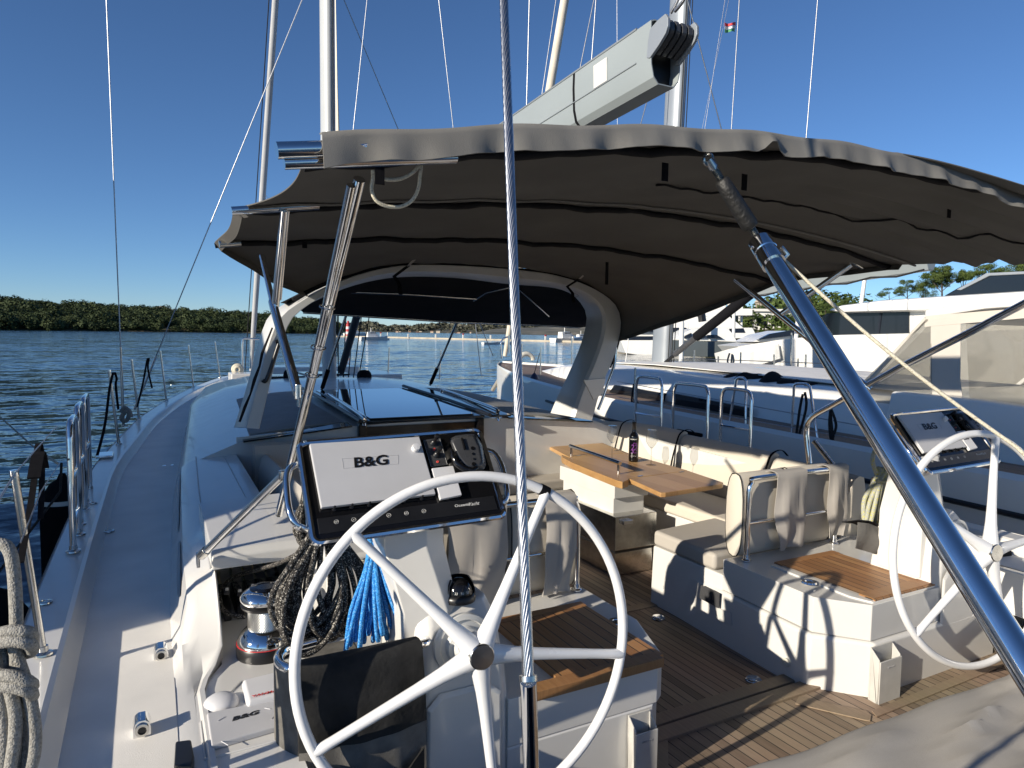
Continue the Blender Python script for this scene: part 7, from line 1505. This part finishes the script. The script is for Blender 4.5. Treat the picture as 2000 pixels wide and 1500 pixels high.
# pines standing clear against the sky
def pine(base, h, wdt, seed, label, lobes):
    rn = random.Random(seed); t = thing('pine_tree', base, label, 'tree', 'pines on the far right'); base = V(base)
    mb = MB(); top = base + V((rn.uniform(-.4, .4), 0, h * .75)); mb.tube([base, base.lerp(top, .5) + V((.2, 0, 0)), top], [h * .022, h * .017, h * .009], 7)
    for (lx, lz, lr) in lobes:
        c = base + RH * lx * wdt + V((0, 0, lz * h)); mb.tube([base.lerp(top, min(.95, lz * .8)), c - V((0, 0, lr * h * .3)), c], [h * .009, h * .006, h * .003], 5)
    mb.build('trunk', 'bark', t, smooth=60)
    vs = []; fs = []
    for (lx, lz, lr) in lobes:
        c = base + RH * lx * wdt + V((0, 0, lz * h)) + FH * rn.uniform(-1, 1) * wdt * .25; R_ = lr * h * 1.3
        sub = [(c + V((rn.uniform(-1, 1), rn.uniform(-1, 1), rn.uniform(-.35, .7))) * R_ * .75, R_ * rn.uniform(.28, .5)) for _ in range(12)]
        for (sc, sr) in sub:
            for i in range(190):
                d = V((rn.gauss(0, 1), rn.gauss(0, 1), rn.gauss(.15, .8))).normalized(); p = sc + d * sr * rn.uniform(.55, 1.1); p.z = sc.z + (p.z - sc.z) * .7
                nrm = (d + V((rn.uniform(-.8, .8), rn.uniform(-.8, .8), rn.uniform(-.4, .8)))).normalized(); u = nrm.orthogonal().normalized(); w_ = nrm.cross(u); s = .115 * rn.uniform(.7, 1.4) * (h / 10)
                o = len(vs); vs += [p + u * s - V(world_org(t)), p + w_ * s * .6 - V(world_org(t)), p - u * s - V(world_org(t)), p - w_ * s * .6 - V(world_org(t))]; fs.append((o, o + 1, o + 2, o + 3))
    me = bpy.data.meshes.new('crown'); me.from_pydata(vs, [], fs); me.materials.append(MATS['pine_leaf']); o = bpy.data.objects.new('crown', me); COL.objects.link(o); o.parent = t
def pine_px(px, base_y, top_y, w_px, dep, seed, label, lobes):
    b = PD(px, base_y, dep); tp = PD(px, top_y, dep); pine(b, tp.z - b.z, w_px * dep / 1350, seed, label, lobes)
PINES = ((1735, 600, 562, 40, 120, 'small low pine at the left end of the group on the far right', ((0, .78, .24), (-.4, .6, .2), (.4, .65, .2))),
         (1770, 605, 548, 44, 118, 'rounded pine, second from the left of the group on the far right', ((0, .86, .2), (-.3, .66, .2), (.35, .7, .2))),
         (1800, 605, 546, 50, 116, 'wide pine left of the tallest one on the far right', ((-.2, .7, .24), (.2, .8, .22), (0, .5, .22))),
         (1838, 608, 520, 62, 112, 'tallest pine with the broad crown on the far right', ((0, .88, .16), (-.32, .70, .17), (.34, .72, .17), (.0, .60, .17), (-.05, .78, .16))),
         (1878, 606, 526, 26, 114, 'narrow crowned pine right of the tallest one, apart from it', ((0, .88, .13), (-.2, .74, .14), (.25, .78, .12))),
         (1918, 600, 518, 46, 110, 'broad pine behind the flybridge screen on the far right', ((0, .86, .18), (-.4, .70, .18), (.4, .74, .16))),
         (1955, 600, 524, 40, 108, 'pine between the broad one and the right edge of the picture', ((0, .84, .2), (.4, .7, .18), (-.4, .68, .16))),
         (1992, 600, 508, 44, 100, 'pine cut by the right edge of the picture', ((0, .84, .2), (-.4, .72, .16), (.3, .66, .2))),
         (1640, 640, 584, 40, 130, 'pine seen just right of the thick strut', ((0, .8, .22), (-.4, .6, .2), (.4, .66, .2))),
         (1612, 640, 590, 36, 132, 'pine hidden partly by the thick strut', ((0, .8, .22), (.3, .6, .2))),
         (1470, 650, 612, 34, 128, 'round pine between the neighbouring boom vang and brace', ((0, .75, .28), (.3, .6, .22))),
         (1418, 650, 612, 24, 135, 'small dark pine right of the black radar mast', ((0, .75, .24), (0, .5, .2))))
for i, (px, by, ty, wp, dep, lab, lob) in enumerate(PINES): pine_px(px, by, ty, wp, dep, 40 + i, lab, lob)
# ---- houses, breakwater, boats far off
def box_house(px0, px1, py0, py1, dep, label, wall='house_wall', roof='house_roof', wins=3, grp='houses on the far shores', name='house'):
    a, b, c = PD(px0, py1, dep), PD(px1, py1, dep), PD(px0, py0, dep); hgt = c.z - a.z; t = thing(name, a, label, 'house', grp); d = FH * max(6, (b - a).length * .6); u = b - a; u.z = 0; a = V(a); b = a + u
    mb = MB(); mb.loft([[a + V((0, 0, -3)), b + V((0, 0, -3)), b + d + V((0, 0, -3)), a + d + V((0, 0, -3))], [p + V((0, 0, hgt * .7)) for p in (a, b, b + d, a + d)]]); mb.build('wall', wall, t)
    mb = MB(); e = u.normalized() * .4; f = d.normalized() * .4; z1 = V((0, 0, hgt * .7)); z2 = V((0, 0, hgt)); mb.loft([[a - e - f + z1, a - e + d * .5 + z2, a - e + d + f + z1], [b + e - f + z1, b + e + d * .5 + z2, b + e + d + f + z1]]); mb.build('roof', roof, t)
    for k in range(wins):
        q = a + u * ((k + .5) / wins) - FH * .03; w_ = u.length / wins * .25; hh = hgt * .2; mb = MB(); mb.prism([q + u.normalized() * s * w_ + V((0, 0, z)) for (s, z) in ((-1, hgt * .22), (1, hgt * .22), (1, hgt * .22 + hh * 1.4), (-1, hgt * .22 + hh * 1.4))], FH * .2); mb.build('window', 'yacht_glass', t)
box_house(374, 427, 641, 650, 612, 'long low stone building at the island waterline right of centre', 'stone', 'stone', 4)
box_house(268, 300, 641, 648, 615, 'low pale quay building on the island shore', 'stone', 'stone', 3)
box_house(300, 318, 637, 647, 622, 'ruined stone building on the island shore beside the low quay building', 'stone', 'stone', 2)
box_house(24, 66, 640, 645, 618, 'low shed on the island shore near the left edge', 'stone', 'stone', 3)
rn = random.Random(31)
for i in range(34):
    px = rn.uniform(770, 1000) if i < 24 else rn.uniform(1040, 1150); py = interp(FR, px); yb = rn.uniform(649, 655); s = rn.uniform(2.2, 4.5); box_house(px, px + s * rn.uniform(1., 1.8), yb - s, yb, 2560 + rn.uniform(-20, 60), 'tiny pale house in the town along the far shore', 'house_wall', 'house_roof' if rn.random() < .6 else 'house_wall', 0, 'houses of the far shore town')
mb = MB(); hs_ = [(255, 614, 3.2), (262, 613, 2.6), (246, 616, 2.4), (270, 615, 2.)]
for (px, py, s) in ((308, 606, 1.9), (318, 605, 2.6), (330, 607, 2.0), (362, 610, 1.7)):
    c = PD(px, py + 3, 780); r = s * 2.2; mb = MB(); rr = random.Random(int(px)); mb.lathe([(r * 2, -r), (r * 1.7, -.2 * r), (r * 1.2, .5 * r), (r * .5, .9 * r), (.01, r)], c, 9)
    for v in mb.v: v += V((rr.uniform(-.4, .4), rr.uniform(-.4, .4), rr.uniform(-.3, .3))) * r * .6
    tag(mb.build('rock', 'stone', None, smooth=10), 'pale bare rock on the island crest', 'rock', 'rocks on the island crest')
mb = MB(); mb.cyl(PD(310, 612, 785), PD(310, 597, 785), .35, 5); mb.cyl(PD(307, 602, 785), PD(313, 602, 785), .25, 5); tag(mb.build('radio_mast', 'dark_wire', None), 'thin radio mast on the island crest', 'mast')
mb = MB(); mb.loft([[PZ(x, y, .0) + V((0, 0, h)) for h in (-.5, .55)] + [PZ(x, y, .0) + FH * 4 + V((0, 0, h)) for h in (.55, -.5)] for (x, y) in ((640, 657.5), (760, 660), (900, 663.5), (1050, 667), (1160, 669.5))]); tag(mb.build('breakwater', 'quay_stone', None), 'long thin floating breakwater across the bay', 'breakwater')
for i in range(9):
    px = 688 + i * 54; py = lerp(658.6, 669, (px - 688) / 460); c = PZ(px, py, 0.) + FH * 2; t = thing('breakwater_post', c, 'white post on the floating breakwater', 'post', 'posts on the breakwater'); mb = MB(); mb.box(c + V((0, 0, 1.1)), (.5, .5, 1.6)); mb.build('pillar', 'hull_white', t); 
    if i % 3 == 1: mb = MB(); mb.box(c + V((0, 0, 2.1)), (.5, .5, .5)); mb.build('red_top', 'light_red', t)
def small_boat(px, py, L, label, cabin=True, cm='hull_white', hm='hull_white', u=None, name='motor_boat'):
    c = PZ(px, py, 0.); t = thing(name, c, label, 'boat', 'small boats in the bay'); u = (u or (RH * .8 + FH * .6)).normalized(); w_ = V((0, 0, 1)).cross(u)
    mb = MB(); mb.loft([[c + u * (x * L) + w_ * (s * hw * L) + V((0, 0, z * L)) for (s, z) in ((-1, .10 + sh), (1, .10 + sh), (.7, -.03), (-.7, -.03))] for (x, hw, sh) in ((-.5, .14, 0), (0, .16, 0), (.3, .11, .02), (.5, .01, .05))]); mb.build('hull', hm, t)
    if cabin:
        mb = MB(); mb.loft([[c + u * (x * L) + w_ * (s * .10 * L) + V((0, 0, z * L)) for (s, z) in ((-1, .08), (1, .08), (.8, zz_), (-.8, zz_))] for (x, zz_) in ((-.25, .26), (.0, .27), (.12, .18), (.18, .10))]); mb.build('cabin', cm, t)
        mb = MB(); mb.box(c + u * (-.06 * L) + V((0, 0, .225 * L)), (.205 * L, .17 * L, .045 * L), rot_from(u, w_)); mb.build('window', 'yacht_glass', t)
        mb = MB(); mb.cyl(c + u * (-.1 * L) + V((0, 0, .26 * L)), c + u * (-.1 * L) + V((0, 0, .40 * L)), .012 * L, 5); mb.build('antenna', 'hull_white', t)
    return t
small_boat(730, 664, 9.5, 'white motor cruiser in front of the floating breakwater')
small_boat(694, 655.5, 14, 'small white boat on the far side of the breakwater beside the red tower')
small_boat(127, 645, 7., 'tiny white boat near the island shore far left')
small_boat(958, 672.5, 4.5, 'small white dinghy at the breakwater, left of two', False); small_boat(984, 672, 4.5, 'small white dinghy at the breakwater, right of two', False)
small_boat(1108, 668, 13, 'white workboat moored beyond the neighbouring bow'); small_boat(1138, 667, 10, 'white boat with a dark hull beside the white workboat', True, 'hull_white', 'navy')
small_boat(750, 663.5, 4., 'tiny tender right of the white motor cruiser', False)
t = thing('light_tower', PZ(680, 657, 0.), 'red and white banded light tower standing on the breakwater end', 'tower'); c = PZ(680, 657.8, 0.)
for k in range(5): mb = MB(); mb.lathe([(1.5 - .12 * k, k * 1.2), (1.4 - .12 * k, k * 1.2 + 1.2)], c, 14); mb.build('band', 'light_red' if k % 2 == 0 else 'light_white', t)
mb = MB(); mb.lathe([(1.2, 6.), (1.2, 6.15), (.5, 6.2), (.5, 7.2), (.001, 7.6)], c, 14); mb.build('lantern', 'light_red', t)
mb = MB(); mb.lathe([(.3, 0), (.3, 2.2), (.001, 2.3)], PZ(757, 655, 0), 8); tag(mb.build('channel_marker', 'hull_white', None), 'thin white channel marker in the bay right of the motor cruiser', 'marker')
# quay and pale terminal building on the right
t = thing('terminal_building', PD(1350, 640, 190), 'long pale flat roofed quay building behind the superyachts', 'building'); a, b = PD(1300, 650, 190), PD(1560, 650, 190); u = b - a; u.z = 0
mb = MB(); mb.loft([[p + V((0, 0, h)) for p in (a, a + u, a + u + FH * 20, a + FH * 20)] for h in (-3, 6.2)]); mb.build('wall', 'yacht_cream', t)
mb = MB(); mb.loft([[p + V((0, 0, h)) for p in (a - FH * .8 - u * .01, a + u * 1.01 - FH * .8, a + u * 1.01 + FH * 20, a - u * .01 + FH * 20)] for h in (6.21, 6.9)]); mb.build('roof_slab', 'hull_white', t)
for k in range(9): q = a + u * ((k + .5) / 9) - FH * .05; mb = MB(); mb.prism([q + u.normalized() * s + V((0, 0, z)) for (s, z) in ((-1.5, 2.2), (1.5, 2.2), (1.5, 4.9), (-1.5, 4.9))], FH * .2); mb.build('window', 'yacht_glass', t)
box_house(1486, 1540, 584, 602, 240, 'sandstone building on the hill above the quay', 'stone', 'house_wall', 4)
mb = MB(); a, b = PZ(1150, 692, 0.), PZ(1240, 690, 0.); 
mb.loft([[PD(x, y, 112) for (x, y) in ((1196, 668), (1222, 664), (1232, 694), (1196, 692))], [PD(x, y, 112) + FH * 8 for (x, y) in ((1196, 668), (1222, 664), (1232, 694), (1196, 692))]]); tag(mb.build('quay_wall', 'quay_stone', None), 'sunlit stone quay end left of the flared superyacht bow', 'quay')
